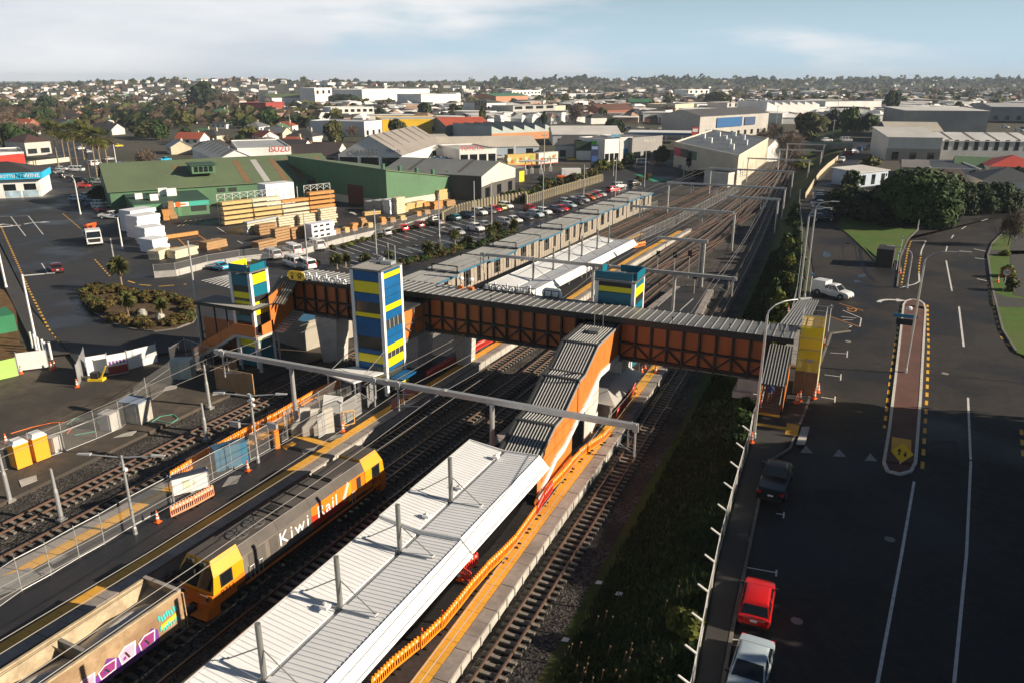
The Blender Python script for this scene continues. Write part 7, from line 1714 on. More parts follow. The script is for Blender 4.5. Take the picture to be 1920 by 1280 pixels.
pylon(1114,310,272,2.7,(.015,.03,.09),'dark blue car sales pylon in front of the lime signed shop',[(.2,.45,(.05,.12,.35)),(.78,.92,(.25,.35,.55))]); pylon(965,312,272,.8,(.75,.75,.74),'slim white flag banner by the truck trailers')
# pale warehouse by the railway with dark roof
w0, w1, w2 = P(1262,313,0), P(1380,348,0), P(1436,303,0)
wh = T('railway_warehouse','pale warehouse with blue grey roof and sunlit end wall beside the railway','warehouse',tuple(w1))
h1 = HT((1380,348),294); mb = MB(); q0, q2 = w0-w1, w2-w1; q3 = q0+q2; occ(w1.x+q3.x/2,w1.y+q3.y/2,45)
hz_ = Vector((0,0,h1)); mb.hexa([q0+Vector((0,0,-.3)),Vector((0,0,-.3)),q2+Vector((0,0,-.3)),q3+Vector((0,0,-.3)),q0+hz_,hz_,q2+hz_,q3+hz_]); O('wall', mb, cm((.56,.49,.38)), wh)
mb = MB(); u_ = Vector((0,0,h1+.02)); k_ = Vector((0,0,h1+1.6)); mb.poly([q0*.99+u_,q2*.01+u_,q2*.99+k_*.0+u_,q3*.99+u_]); O('roof', mb, cm((.115,.125,.14),.5), wh)
mb = MB()
for s_, e_ in ((q0,Vector((0,0,0))),(Vector((0,0,0)),q2),(q2,q3),(q3,q0)): mb.beam(s_+hz_+Vector((0,0,.2)),e_+hz_+Vector((0,0,.2)),.3,.5)
O('parapet', mb, cm((.60,.55,.46)), wh)
for i,(f,g_) in enumerate(((.2,.2),(.35,.4),(.5,.55),(.3,.75),(.6,.3),(.7,.7),(.15,.5),(.82,.45),(.5,.85))): mb = MB(); p = q0*f+q2*g_; mb.box(p.x-.8,p.y-.8,h1,p.x+.8,p.y+.8,h1+1.7); O('roof_unit', mb, WHITE, wh)
for f,c_ in ((.93,(.50,.04,.10)),(.80,(.06,.05,.05)),(.66,(.08,.16,.12))): mb = MB(); p = q0*f; n_ = Vector((q0.y,-q0.x,0)).normalized(); n_ = n_ if n_.dot(w1) < 0 else -n_; dd = q0.normalized()*3.2; mb.hexa([p-dd+n_*.02+Vector((0,0,h1-4.2)),p+dd+n_*.02+Vector((0,0,h1-4.2)),p+dd+n_*.2+Vector((0,0,h1-4.2)),p-dd+n_*.2+Vector((0,0,h1-4.2)),p-dd+n_*.02+Vector((0,0,h1-1.4)),p+dd+n_*.02+Vector((0,0,h1-1.4)),p+dd+n_*.2+Vector((0,0,h1-1.4)),p-dd+n_*.2+Vector((0,0,h1-1.4))]); O('wall_poster', mb, cm(c_), wh)
bpx('small white lean to box at the corner of the pale warehouse','shed',(1364,350),(1390,345),328,8,'flat',wall=(.66,.62,.55),name='shed')
bpx('small white gabled house beyond the pale warehouse','house',(1437,303),(1462,300),276,10,'gy',wall=WT,rcol=(.5,.46,.4),pitch=2.5,name='house')
# long bus shelter beside the left track, seven roof bays with dark portals
SHW = mat('shelter_slats',(.31,.27,.22),.8,var=.2,scale=1.5); SHR = mat('shelter_roof',(.40,.40,.375),.6,var=.12,scale=1,var2=.12)
bs = T('bus_shelter','long low bus shelter of pale roof bays and slatted walls beside the left track','shelter',(-54,86,0))
A0, A1 = Vector((-51.5,86,0)), Vector((-46.4,190,0)); dv = (A1-A0); nv = Vector((-dv.y,dv.x,0)).normalized()
occ(-52,110,14); occ(-51,135,14); occ(-50,160,14); occ(-48,185,14)
nb = 11
for i in range(nb):
 f0, f1 = i/nb, (i+1)/nb; off = bs.location; z = 3.3+(.35 if i%2 else 0); wd = 6.2 if i%2==0 else 5.4
 p, q = A0+dv*f0-off, A0+dv*(f1-.004)-off
 mb = MB(); mb.hexa([p+Vector((0,0,z)),q+Vector((0,0,z)),q+nv*wd+Vector((0,0,z)),p+nv*wd+Vector((0,0,z)),p+Vector((0,0,z+.2)),q+Vector((0,0,z+.2)),q+nv*wd+Vector((0,0,z+.2)),p+nv*wd+Vector((0,0,z+.2))]); O('roof_bay', mb, SHR, bs)
 mb = MB(); mb.beam(p-nv*.05+Vector((0,0,z+.05)),q-nv*.05+Vector((0,0,z+.05)),.08,.3); O('fascia', mb, cm((.03,.13,.22)), bs)
 n = 9
 for k in range(n):
  a, b = p+(q-p)*(k/n)+nv*.4, p+(q-p)*((k+.9)/n)+nv*.4
  if k in (2,3,6): mb = MB(); mb.beam(a+Vector((0,0,.5)),b+Vector((0,0,.5)),.08,1.0); mb.beam((a+b)/2+Vector((0,0,1)),(a+b)/2+Vector((0,0,z)),.06); O('low_panel', mb, SHW, bs)
  else: mb = MB(); mb.beam(a+Vector((0,0,z/2)),b+Vector((0,0,z/2)),.08,z-.05,up=(0,0,1)); O('wall_panel', mb, SHW, bs)
 mb = MB(); r_ = p+Vector((0,0,z+.25)); mb.beam(p+nv*.3+Vector((0,0,z)),p+nv*.3+Vector((0,0,z+.95)),.14); mb.beam(p+nv*.3+Vector((0,0,z+.9)),p+nv*(wd*.85)+Vector((0,0,z+.9)),.14,.14); mb.beam(p+nv*(wd*.85)+Vector((0,0,z)),p+nv*(wd*.85)+Vector((0,0,z+.9)),.14); O('portal', mb, FRAME, bs)
# road bridge over the cutting
rb = T('road_bridge','dark concrete road bridge carrying traffic over the railway cutting','bridge',tuple(P(1495,290,0)))
a, b = P(1470,272,5.2), P(1600,274,5.2); d = b-a; nn = Vector((-d.y,d.x,0)).normalized()*14; o = rb.location; occ((a.x+b.x)/2,(a.y+b.y)/2,25)
mb = MB(); mb.hexa([a-o-Vector((0,0,1.3)),b-o-Vector((0,0,1.3)),b+nn-o-Vector((0,0,1.3)),a+nn-o-Vector((0,0,1.3)),a-o,b-o,b+nn-o,a+nn-o]); O('deck', mb, CONC_D, rb)
mb = MB(); mb.beam(a-o+Vector((0,0,.6)),b-o+Vector((0,0,.6)),.2,1.2); O('parapet', mb, cm((.20,.26,.25)), rb)
for f in (.0,.55,.95): mb = MB(); p = a+d*f-o; mb.hexa([p+Vector((0,0,-7)),p+d*.02+Vector((0,0,-7)),p+d*.02+nn+Vector((0,0,-7)),p+nn+Vector((0,0,-7)),p+Vector((0,0,-1.3)),p+d*.02+Vector((0,0,-1.3)),p+d*.02+nn+Vector((0,0,-1.3)),p+nn+Vector((0,0,-1.3))]); O('pier', mb, CONC_D, rb)
# --- left corner shops
nz, Ln = bpx('white liquor shop with bright blue fascia and dark low roof at the left edge','shop',(-75,376),(79,369),333,16,'hip',wall=WT,rcol=(.045,.040,.038),pitch=3.0,name='shop',over=1.2,win=((4,1.9,3.6,.6),))
hn = HT((-75,376),333); mb = MB(); mb.box(-1.2,-1.3,hn-1.0,Ln+1.2,-1.1,hn+.7); mb.box(Ln+1.1,-1.1,hn-1,Ln+1.25,12,hn+.7); O('fascia', mb, cm((.02,.42,.68)), nz)
text('NZ', 1.7, .04, bl, nz, face_matrix((Ln*.79,-1.34,hn-.15),(1,0,0),(0,0,1)), 'sign_lettering'); text('WINE', 1.5, .04, SIGNW, nz, face_matrix((Ln*.93,-1.34,hn-.15),(1,0,0),(0,0,1)), 'sign_lettering'); text('THE BOTTLE', 1.1, .04, SIGNW, nz, face_matrix((Ln*.58,-1.34,hn-.15),(1,0,0),(0,0,1)), 'sign_lettering')
for f in (.56,.78): mb = MB(); mb.box(Ln*f,-.1,.2,Ln*(f+.19),-.02,1.8); O('poster_panel', mb, cm((.35,.48,.56),.5,.5), nz)
bpx('white shop with red fascia and red end panel behind the liquor shop','shop',(-80,322),(50,315),293,24,'flat',wall=WT,rcol=(.45,.43,.40),base=None,name='shop')
rs_, Lq = bpx('red fascia band and upright red panel of the takeaway shop','shop',(0,323),(50,317),297,3,'flat',wall=(.70,.03,.015),name='shop')
bpx('brown roofed shop with pale blue and white sign boards','shop',(50,292),(98,288),268,14,'hip',wall=(.45,.45,.42),rcol=(.075,.04,.035),pitch=3,name='shop',win=((2,.5,2.5,.7),))
wlc = T('block_wall','low cream block wall between the red shop and the palm trees','wall',tuple(P(52,312,0))); a,b = P(52,312,0), P(132,303,0); mb = MB(); mb.beam(Vector((0,0,.8)),b-a+Vector((0,0,.8)),.25,1.7); O('blocks', mb, cm((.58,.53,.42)), wlc)
# --- right side workshops and houses (upper level 3.5)
ZR = 3.5
bpx('big grey warehouse with white roof edge in the right distance','warehouse',(1690,258),(1846,260),208,40,'mono',ZR,wall=(.28,.28,.27),rcol=(.62,.61,.58),pitch=.6,name='warehouse')
bpx('long grey store at the far right edge','warehouse',(1855,226),(2010,228),201,50,'gx',ZR,wall=(.20,.22,.24),rcol=(.45,.45,.44),pitch=2,name='warehouse')
bpx('dark blue gabled hall with pale sunlit roof','hall',(1660,268),(1764,270),246,30,'gx',ZR,wall=(.03,.06,.12),rcol=(.50,.46,.38),pitch=3.2,name='hall')
bpx('pale workshop with washed blue front wall and striped lean to roof','workshop',(1660,302),(1760,304),258,26,'mono',ZR,wall=(.52,.52,.50),rcol=(.55,.54,.51),pitch=2.0,name='workshop',base=(4.2,(.30,.28,.25)))
bpx('long white workshop with tall paned windows at the right edge','workshop',(1760,300),(1930,302),265,24,'gx',ZR,wall=(.60,.59,.56),rcol=(.55,.55,.54),pitch=2.2,strips=4,name='workshop',win=((9,3.4,6.8,.42),))
bpx('blue white garage wall half hidden by the big tree','garage',(1608,352),(1662,346),325,8,'mono',ZR,wall=(.42,.50,.60),rcol=(.6,.58,.55),pitch=.6,name='garage')
bpx('grey shed between the garage and the dark roofs','shed',(1690,336),(1738,338),314,12,'gx',ZR,wall=(.3,.29,.27),rcol=(.22,.21,.2),pitch=1.5,name='shed')
bpx('white walled building with dark flat roof behind the hedge','building',(1742,340),(1836,343),318,24,'flat',ZR,wall=(.60,.61,.64),rcol=(.05,.055,.06),name='building')
bpx('house with pale green roof and small cream gable','house',(1788,330),(1872,334),315,18,'gx',ZR,wall=(.50,.52,.38),rcol=(.10,.17,.09),pitch=2.5,name='house')
bpx('red tiled house at the right edge','house',(1850,336),(1960,340),312,16,'hip',ZR,wall=(.4,.38,.33),rcol=(.50,.075,.05),pitch=2.6,name='house')
bpx('dark roofed white house behind the dark hedge','house',(1838,362),(1960,366),338,14,'hip',ZR,wall=(.60,.58,.54),rcol=(.07,.075,.08),pitch=2.6,name='house')
bpx('brown roofed cottage with orange chimney behind the big tree','house',(1740,365),(1815,366),343,14,'gx',ZR,wall=(.5,.45,.38),rcol=(.09,.075,.062),pitch=2.6,name='house')
bpx('olive roofed cottage just behind the big tree crown','house',(1720,374),(1775,376),352,12,'gx',ZR,wall=(.4,.4,.3),rcol=(.10,.12,.05),pitch=2.4,name='house')
# ------------------------------------------------------------------ timber yard stock, walls, lamps
TIM = [mat('pine_timber',(.56,.40,.17),.8,var=.2,scale=2), mat('pale_timber_pack',(.60,.53,.38),.8,var=.16,scale=2), mat('brown_timber',(.36,.215,.10),.8,var=.2,scale=2), mat('orange_timber',(.52,.245,.07),.8,var=.18,scale=2), mat('white_wrap',(.74,.75,.78),.5,var=.06,scale=2), mat('grey_sheets',(.40,.42,.40),.7,var=.15,scale=2)]
def stack(u0, v0, u1, v1, n, hlay, m, label, depth=1.3, z=0.0, gap=.12, lean=0):
 a, b = P(u0,v0,0), P(u1,v1,0); d = b-a; t = T('timber_stack', label, 'timber stack', (a.x,a.y,z), atan2(d.y,d.x), 'stock in the timber yard'); L = d.length; r = random.Random(int(u0*7+v0))
 for i in range(n):
  s = r.uniform(-.12,.12); z0 = i*(hlay+gap)
  mb = MB(); mb.box(s,r.uniform(-.06,.06),z0,L+s+r.uniform(-.25,.25),depth,z0+hlay); O('pack', mb, m[i % len(m)], t)
  if gap > .05 and i:
   mb = MB()
   for k in range(3): x = L*(.15+.35*k); mb.box(x-.06,.02,z0-gap,x+.06,depth,z0)
   O('bearers', mb, TIM[2], t)
 return t
a_,b_,c_,d_,e_,f_ = TIM
rk = T('timber_rack','tall steel rack loaded with yellow timber in the middle of the timber yard','rack',tuple(P(420,425,0)), atan2((P(630,397,0)-P(420,425,0)).y,(P(630,397,0)-P(420,425,0)).x))
Lk = (P(630,397,0)-P(420,425,0)).length
for i in range(4):
 for k in range(5):
  if i == 2 and k == 4: continue
  mb = MB(); x0 = Lk*i/4+.15; z0 = .3+1.05*k; mb.box(x0+.1*sin(i+k),-.2+.1*sin(3*k+i),z0,x0+Lk/4-.35,1.6,z0+.62); O('timber_pack', mb, [a_,a_,b_,d_][(i+(k>2)) % 4] if i < 3 else d_, rk)
for i in range(17): x = Lk*i/16; mb = MB(); mb.beam((x,1.9,0),(x,1.9,6.6),.12); O('upright', mb, STEEL, rk)
for i in range(16):
 if 8 < i < 12: continue
 mb = MB(); mb.beam((Lk*i/16,1.9,5.4),(Lk*(i+1)/16,1.9,6.5),.07); mb.beam((Lk*i/16,1.9,6.5),(Lk*(i+1)/16,1.9,5.4),.07); mb.beam((Lk*i/16,1.9,6.6),(Lk*(i+1)/16,1.9,6.6),.09); O('lattice', mb, STEEL, rk)
w_ = T('wrapped_stack','big block of white wrapped boards on top of the rack behind','board stack',tuple(P(502,393,0)), rk.rotation_euler.z, 'stock in the timber yard')
for i in range(4): mb = MB(); mb.box(0,0,1.5*i,7.6,4.2,1.5*i+1.44); O('pack', mb, e_, w_)
stack(465,441,528,428,5,.42,[f_,b_],'stepped pack of grey topped boards in front of the rack')
stack(488,442,520,437,4,.42,[c_],'brown timber pack at the front left of the pale packs',2.0)
stack(524,430,562,424,5,.40,[b_],'pale timber packs at the centre of the yard'); stack(563,426,602,420,5,.40,[b_],'pale timber packs right of the centre ones'); stack(603,422,633,417,7,.38,[b_],'tall pale timber packs at the right of the yard rack')
stack(518,455,548,448,5,.42,[c_],'brown timber packs beside the fence, left pair'); stack(549,449,590,441,4,.45,[c_],'brown timber packs beside the fence, right pair')
wp2 = stack(586,449,628,441,3,.95,[e_],'white wrapped pack with black print standing by the fence',2.2,gap=.03)
for k in range(3):
 for j in range(3): mb = MB(); mb.box(.5+1.5*j,-.09,.25+.98*k,1.4+1.5*j,-.07,.65+.98*k); O('print', mb, bl, wp2)
stack(486,470,520,462,3,.4,[c_],'low brown pack near the parked vans',2.0)
for i,(u,v,n,mm,dd) in enumerate(((700,398,5,f_,3.0),(716,400,6,f_,3.0),(732,402,7,e_,2.5),(745,402,8,b_,1.5),(752,400,3,a_,1.5),(763,394,3,a_,1.6),(781,390,3,a_,1.6),(796,388,2,d_,1.6),(815,394,4,d_,1.6),(838,388,3,c_,2.2),(824,378,6,a_,1.6))):
 stack(u,v,u+16,v-3,n,.42,[mm],'%s sheet and timber pack from the left beside the green wing'%ORD[i],dd,gap=.06)
stack(684,405,716,401,2,.3,[a_],'flat yellow pack lying on the yard near the grey sheets',1.3)
for i,(u,v,n) in enumerate(((630,440,2),(648,437,2),(662,434,3),(679,428,4),(692,428,2),(716,422,3),(733,418,2),(752,414,2),(783,406,2),(797,403,2))):
 stack(u,v,u+9,v-1.5,n,.5,[[c_,a_,d_][i%3]],'%s small timber pack from the left along the yard fence'%ORD[i],1.2,gap=.03)
# white and brown stacks along the road on the left
for i,(u0,v0,u1,v1,n,mm,h_) in enumerate(((300,488,322,480,3,b_,.5),(290,476,318,470,4,e_,.6),(275,462,312,456,5,e_,.65),(262,448,306,440,6,e_,.7),(250,436,296,428,6,e_,.7),(240,426,262,420,3,c_,.6),(255,418,282,410,3,c_,.5),(315,480,345,474,2,d_,.4),(330,486,372,476,3,b_,.45),(388,470,425,462,3,c_,.45))):
 stack(u0,v0,u1,v1,n,h_,[mm],'%s stack from the front in the tapering roadside row of white and brown packs'%ORD[i],4.0 if mm is e_ else 2.2,gap=.03)
for i,(u,v,m_,h_) in enumerate(((284,417,cm((.03,.20,.36)),2),(307,414,d_,3),(319,411,c_,5),(347,404,c_,2))): stack(u,v,u+12,v-1,h_,.75,[m_],'%s crate from the left before the green office'%['blue','small brown','tall brown','short brown'][i],1.6,gap=.02)
# yellow painted bay and beams of the yard
strip('yellow_bay_line',[P(334,448,0),P(358,472,0)],.2,.02,OR); strip('yellow_bay_line',[P(372,441,0),P(414,470,0)],.2,.02,OR)
for i in range(5): f=i/4.5; strip('yellow_bay_line',[P(336+24*f,451+22*f,0),P(376+38*f,444+26*f,0)],.16,.022,OR)
yb_ = T('timber_beam','long yellow painted beam lying along the top of the yellow bay','beam',tuple(P(309,449,0))); q = P(371,440,0)-P(309,449,0); mb = MB(); mb.beam(Vector((0,0,.4)),q+Vector((0,0,.4)),.6,.7); O('beam', mb, d_, yb_)
for a,b in (((407,427),(425,438)),((445,452),(455,457))): strip('white_line',[P(*a,0),P(*b,0)],.2,.012,WHITE_P)
ground_arrow('yard_arrow',420,453,YAW+.9,4.5,WHITE_P,z=.012); ground_arrow('yard_arrow',668,403,YAW+.5,4.5,WHITE_P,z=.012)
for i in range(4): strip('white_line',[P(333+9*i,425-1.2*i,0),P(350+9*i,414-.6*i,0)],.25,.012,mat('worn_yellow_paint',(.45,.42,.2),.7,var=.3))
# low concrete wall with wire fence between yard and car park, then timber pole wall
yw = T('yard_wall','low pale concrete wall under the timber yard fence along the car park','wall',tuple(P(300,520,0))); L=[P(u,v,0) for u,v in ((290,521),(330,518),(390,502),(450,492),(560,480),(640,456),(760,428),(835,405))]
for a,b in zip(L[:-1],L[1:]): mb = MB(); mb.beam(a-L[0]+yw.location*0+(L[0]-Vector(yw.location))+Vector((0,0,.45)),b-Vector(yw.location)+Vector((0,0,.45)),.3,1.1); O('wall_panel', mb, CONC_P, yw)
mesh_fence([P(u,v,.9) for u,v in ((290,519),(330,516),(390,500),(450,490),(560,478),(640,454),(760,426),(835,403))],1.9,'wire fence on the low concrete wall round the timber yard',4.0,(.03,1.0))
pw = T('pole_wall','retaining wall of upright timber poles along the upper edge of the car park','wall',tuple(P(835,412,0)))
L = [P(u,v,0) for u,v in ((830,416),(850,405),(880,396),(935,384),(985,376),(988,384),(1040,367),(1090,352),(1130,340))]
POLE = MB(); POLE.tube((0,0,-.2),(0,0,2.3),.28,.26,8); POLEM = POLE.mesh('pole', mat('wall_pole',(.46,.40,.24),.85,var=.2))
for a,b in zip(L[:-1],L[1:]):
 n = max(1,int((b-a).length/1.15))
 for i in range(n): new('pole', POLEM, pw, tuple(a+(b-a)*i/n-Vector(pw.location)))
 mb = MB(); mb.beam(a-Vector(pw.location)+Vector((.2,.25,1)),b-Vector(pw.location)+Vector((.2,.25,1)),.1,2.0); O('boards', mb, cm((.06,.05,.035)), pw)
# street lamps and tall thin poles: base pixel, top row, arm
for (u,v,t_,arm,lab) in ((70,652,515,(2.2,1.4),'left white lamp pole with a straight arm, nearer one'),(12,540,425,(2.4,1.6),'left white lamp pole with a straight arm, farther one at the picture edge'),(230,468,408,(-2.3,-.3),'white pole with a short arm beside the white stacks'),(151,402,331,(-3.0,.4),'lamp at the mouth of the palm street with a curved arm'),(222,330,272,(-.2,.2),'thin lamp post right of the palm row')):
 lamp_post(u,v,t_,0,lab,arm,'street lamp',u in (151,),r=.12,m=WHITE)
lamp_post(381,664,452,0,'tall pole banded black white and red at its top beside the left landing',(0,0),'pole',False,r=.11)
for i,(u,v,t_) in enumerate(((578,505,400),(707,490,393),(824,445,365),(890,432,340),(922,425,341),(1018,404,322),(1094,378,309),(1153,372,296),(1208,350,275),(1150,330,296),(1282,332,300))):
 lamp_post(u,v,t_,0,'tall thin grey light pole in the car park, %s from the left'%ORD[i],(0,0),'light pole',False,group='car park light poles',r=.10)
for (u,v,t_,arm,lab) in ((1413,822,566,(2.0,1.6),'tall curved lamp post rising in front of the right end of the bridge'),(1697,700,470,(2.6,.4),'tall curved lamp post leaning over the traffic island'),(1720,432,345,(0,0),'straight white lamp post before the big round tree'),(1494,590,390,(1.4,.3),'curved lamp by the fence beyond the bridge, left one'),(1508,560,378,(1.6,.4),'curved lamp by the fence beyond the bridge, right one'),(1700,540,466,(-2.2,.2),'short curved lamp facing left above the bus stop bay')):
 lamp_post(u,v,t_,0,lab,arm,'street lamp',True,zfun=RP,r=.10,head=1.0)
# ------------------------------------------------------------------ small things in the yard and on the platform
TOI = mat('toilet_orange',(.86,.36,.02),.5,var=.05)
for i,(u,v) in enumerate(((41,872),(76,858))):
 p = P(u,v,0); t = T('portable_toilet','orange portable toilet with white roof, %s one of the pair in the yard'%('left' if i==0 else 'right'),'toilet',tuple(p),-.15)
 mb = MB(); mb.box(-.58,-.58,.05,.58,.58,2.1); O('cabin', mb, TOI, t); mb = MB(); mb.hexa([(-.62,-.62,2.1),(.62,-.62,2.1),(.62,.62,2.1),(-.62,.62,2.1),(-.4,-.4,2.4),(.4,-.4,2.4),(.4,.4,2.4),(-.4,.4,2.4)]); O('roof', mb, WHITE, t)
 mb = MB(); mb.box(-.45,-.6,.1,.45,-.585,2.0); O('door', mb, TOI, t); mb = MB(); mb.box(.3,-.63,1.0,.4,-.6,1.1); O('handle', mb, WHITE, t)
def boxthing(name,label,cat,u,v,z,size,m,rz=0,extra=None):
 t = T(name,label,cat,tuple(P(u,v,z)),rz); w,d,h = size; mb = MB(); mb.box(-w/2,-d/2,0,w/2,d/2,h); O('body', mb, m, t)
 if extra: mb = MB(); mb.box(-w/2-.04,-d/2-.04,h,w/2+.04,d/2+.04,h+.1); O('top', mb, extra, t)
 mb = MB(); mb.box(-w*.35,-d/2-.03,h*.1,w*.35,-d/2-.002,h*.9); O('front_panel', mb, m, t)
 return t
boxthing('concrete_cabinet','tall concrete cabinet with bluish top behind the yard fence','cabinet',257,787,0,(2.3,1.6,2.0),CONC,.15,cm((.20,.26,.36)))
boxthing('concrete_cabinet','narrow concrete block stack left of the tall concrete cabinet','cabinet',208,802,0,(1.3,1.2,1.6),CONC_P,.15); boxthing('concrete_cabinet','small white cabinet right of the orange toilets','cabinet',104,845,0,(.8,.7,1.4),CONC_P,.1)
boxthing('green_cabinet','pale green electrical cabinet by the mesh fence corner','cabinet',344,706,0,(2.2,1.5,2.0),mat('cabinet_green',(.50,.56,.50),.5,var=.06),.5)
boxthing('blue_cabinet','square blue cabinet behind the platform fence','cabinet',434,872,.75,(2.6,.8,1.9),mat('cabinet_blue',(.05,.17,.27),.5,var=.12),1.1,cm((.03,.10,.17)))
nbd = T('notice_board','white notice board with map in a grey frame on the left platform','notice board',tuple(P(362,940,.75)),1.0)
mb = MB(); mb.box(-1.2,-.05,.9,1.2,.05,2.3); O('board', mb, WHITE, nbd)
for s in (-1,1): mb = MB(); mb.box(s*1.25-.05,-.06,0,s*1.25+.05,.06,2.5); O('post', mb, STEEL, nbd)
mb = MB(); mb.box(-1.3,-.3,2.3,1.3,.3,2.4); O('hood', mb, cm((.03,.04,.07)), nbd)
mb = MB(); mb.box(-.5,-.07,1.2,.0,-.055,1.9); mb.box(.2,-.07,1.3,.4,-.055,1.8); O('map', mb, cm((.62,.66,.5),.5,.4), nbd)
op = boxthing('orange_panel','upright orange board standing at the end of the yellow guide path','board',521,840,.75,(.4,.12,1.7),mat('orange_board',(.85,.25,.02),.5,var=.05),1.1)
for i,(u,v) in enumerate(((566,812),(586,814),(608,812))):
 t = T('barrier_block','pale stepped temporary barrier panel standing edge on, %s of three behind the gates'%ORD[i],'barrier block',tuple(P(u,v,.75)),.9)
 mb = MB(); mb.extr([(-.9,0),(.9,0),(.9,2.3),(.0,2.4),(-.1,1.6),(-.5,1.2),(-.9,.9)],-.12,.12,axis='y'); mb.v=[(x,y,z) for x,y,z in mb.v]; O('panel', mb, cm((.55,.53,.48)), t)
lb = T('leaning_board','white board leaning beside the three pale barrier panels','board',tuple(P(622,775,.75)),.4); mb = MB(); mb.hexa([(-.9,0,0.2),(.9,0,.0),(.9,.08,.0),(-.9,.08,.2),(-.8,.7,1.6),(1,.7,1.4),(1,.78,1.4),(-.8,.78,1.6)]); O('board', mb, WHITE, lb)
GATEM = mesh_screen('gate_mesh',(.5,.5,.5),.45)
for i,(u0,v0,u1,v1) in enumerate(((535,815,550,806),(598,822,622,806),(640,800,678,775),(690,765,706,748))):
 a,b = P(u0,v0,.75),P(u1,v1,.75); t = T('metal_gate','grey mesh gate panel, %s from the left in the row across the left platform'%ORD[i],'gate',tuple(a)); d = b-a
 mb = MB(); mb.poly([Vector((0,0,.15)),d+Vector((0,0,.15)),d+Vector((0,0,2.1)),Vector((0,0,2.1))]); O('mesh_panel', mb, GATEM, t)
 mb = MB(); mb.path([Vector((0,0,.1)),d+Vector((0,0,.1)),d+Vector((0,0,2.15)),Vector((0,0,2.15)),Vector((0,0,.1))],.04,6); mb.tube(d*.5+Vector((0,0,.1)),d*.5+Vector((0,0,2.1)),.03); O('frame', mb, STEEL, t)
hp = T('yellow_frame','thin yellow square frame standing on the left platform','frame',tuple(P(655,797,.75)),1.0); mb = MB(); mb.path([(-.5,0,.1),(.5,0,.1),(.5,0,1.4),(-.5,0,1.4),(-.5,0,.1)],.05,6); O('frame', mb, TACT, hp)
# site entrance
def hoard(u0,v0,u1,v1,h,m,label,z=0,name='site_hoarding',cat='hoarding',low=None):
 a,b = P(u0,v0,z),P(u1,v1,z); t = T(name,label,cat,tuple(a)); d = b-a; n = max(1,round(d.length/2.5))
 for i in range(n): mb = MB(); mb.beam(d*(i+.01)/n+Vector((0,0,h*.55 if low else h/2)),d*(i+.99)/n+Vector((0,0,h*.55 if low else h/2)),.06,h*.9 if low else h); O('panel', mb, m, t)
 for i in range(n+1): mb = MB(); mb.tube(d*i/n,d*i/n+Vector((0,0,h+.15)),.04); O('post', mb, STEEL, t)
 return t,d
hoard(165,704,205,697,2.1,WHITE,'white hoarding panels left of the red and white site sign'); hoard(242,692,296,678,2.1,WHITE,'white hoarding panels right of the red and white site sign')
st,d = hoard(205,704,241,697,2.3,WHITE,'site sign board, white above and dark red below');
mb = MB(); nn = Vector((d.y,-d.x,0)).normalized()*.06; mb.hexa([nn+Vector((0,0,.1)),d+nn+Vector((0,0,.1)),d+nn*1.4+Vector((0,0,.1)),nn*1.4+Vector((0,0,.1)),nn+Vector((0,0,1.0)),d+nn+Vector((0,0,1.0)),d+nn*1.4+Vector((0,0,1.0)),nn*1.4+Vector((0,0,1.0))]); O('red_panel', mb, cm((.28,.05,.04)), st)
mb = MB()
for f in (.1,.28,.46,.64,.82): c = d*f+nn*1.2; mb.hexa([c+Vector((0,0,1.2)),c+d*.09+Vector((0,0,1.2)),c+d*.09+nn*.4+Vector((0,0,1.2)),c+nn*.4+Vector((0,0,1.2)),c+Vector((0,0,1.6)),c+d*.09+Vector((0,0,1.6)),c+d*.09+nn*.4+Vector((0,0,1.6)),c+nn*.4+Vector((0,0,1.6))])
O('safety_symbols', mb, cm((.25,.10,.45)), st)
hoard(36,698,92,691,2.2,WHITE,'white site gate board with bars below it',name='site_gate',cat='gate',low=True); hoard(148,722,162,688,2.2,STEEL,'grey open gate leaf turned edge on',name='site_gate',cat='gate'); hoard(-40,720,35,703,2.0,mat('lime_banner',(.36,.68,.14),.6,var=.12,scale=1.5),'lime green banner on the fence at the left edge',name='banner_fence',cat='banner')
cpc = T('plate_compactor','small yellow plate compactor by the open gate','compactor',tuple(P(182,712,0)),.4); mb = MB(); mb.box(-.8,-.4,0,.8,.4,.25); O('plate', mb, mat('machine_yellow',(.80,.55,.02),.5,var=.08), cpc); mb = MB(); mb.box(-.5,-.3,.25,.3,.3,.9); O('engine', mb, TRIM, cpc); mb = MB(); mb.beam((.5,0,.3),(1.2,0,1.6),.12); O('handle', mb, MATS['machine_yellow'], cpc)
for i,(u,v) in enumerate(((69,657),(62,652),(75,663),(84,667),(88,672),(97,673))): t = tag(O('bollard',(lambda m: m.tube((0,0,0),(0,0,2.0),.14,.14,10))(MB()),WHITE,None,tuple(P(u,v,0))),'white bollard, number %d in the cluster behind the white site gate'%(i+1) if 0 else '%s white bollard in the cluster behind the site gate'%ORD[i],'bollard','white bollards by the site gate')
tb = boxthing('green_bin','green skip bin at the left picture edge beside the brown verge','bin',0,618,0,(4.5,3,2.2),cm((.03,.20,.09)),-.4)
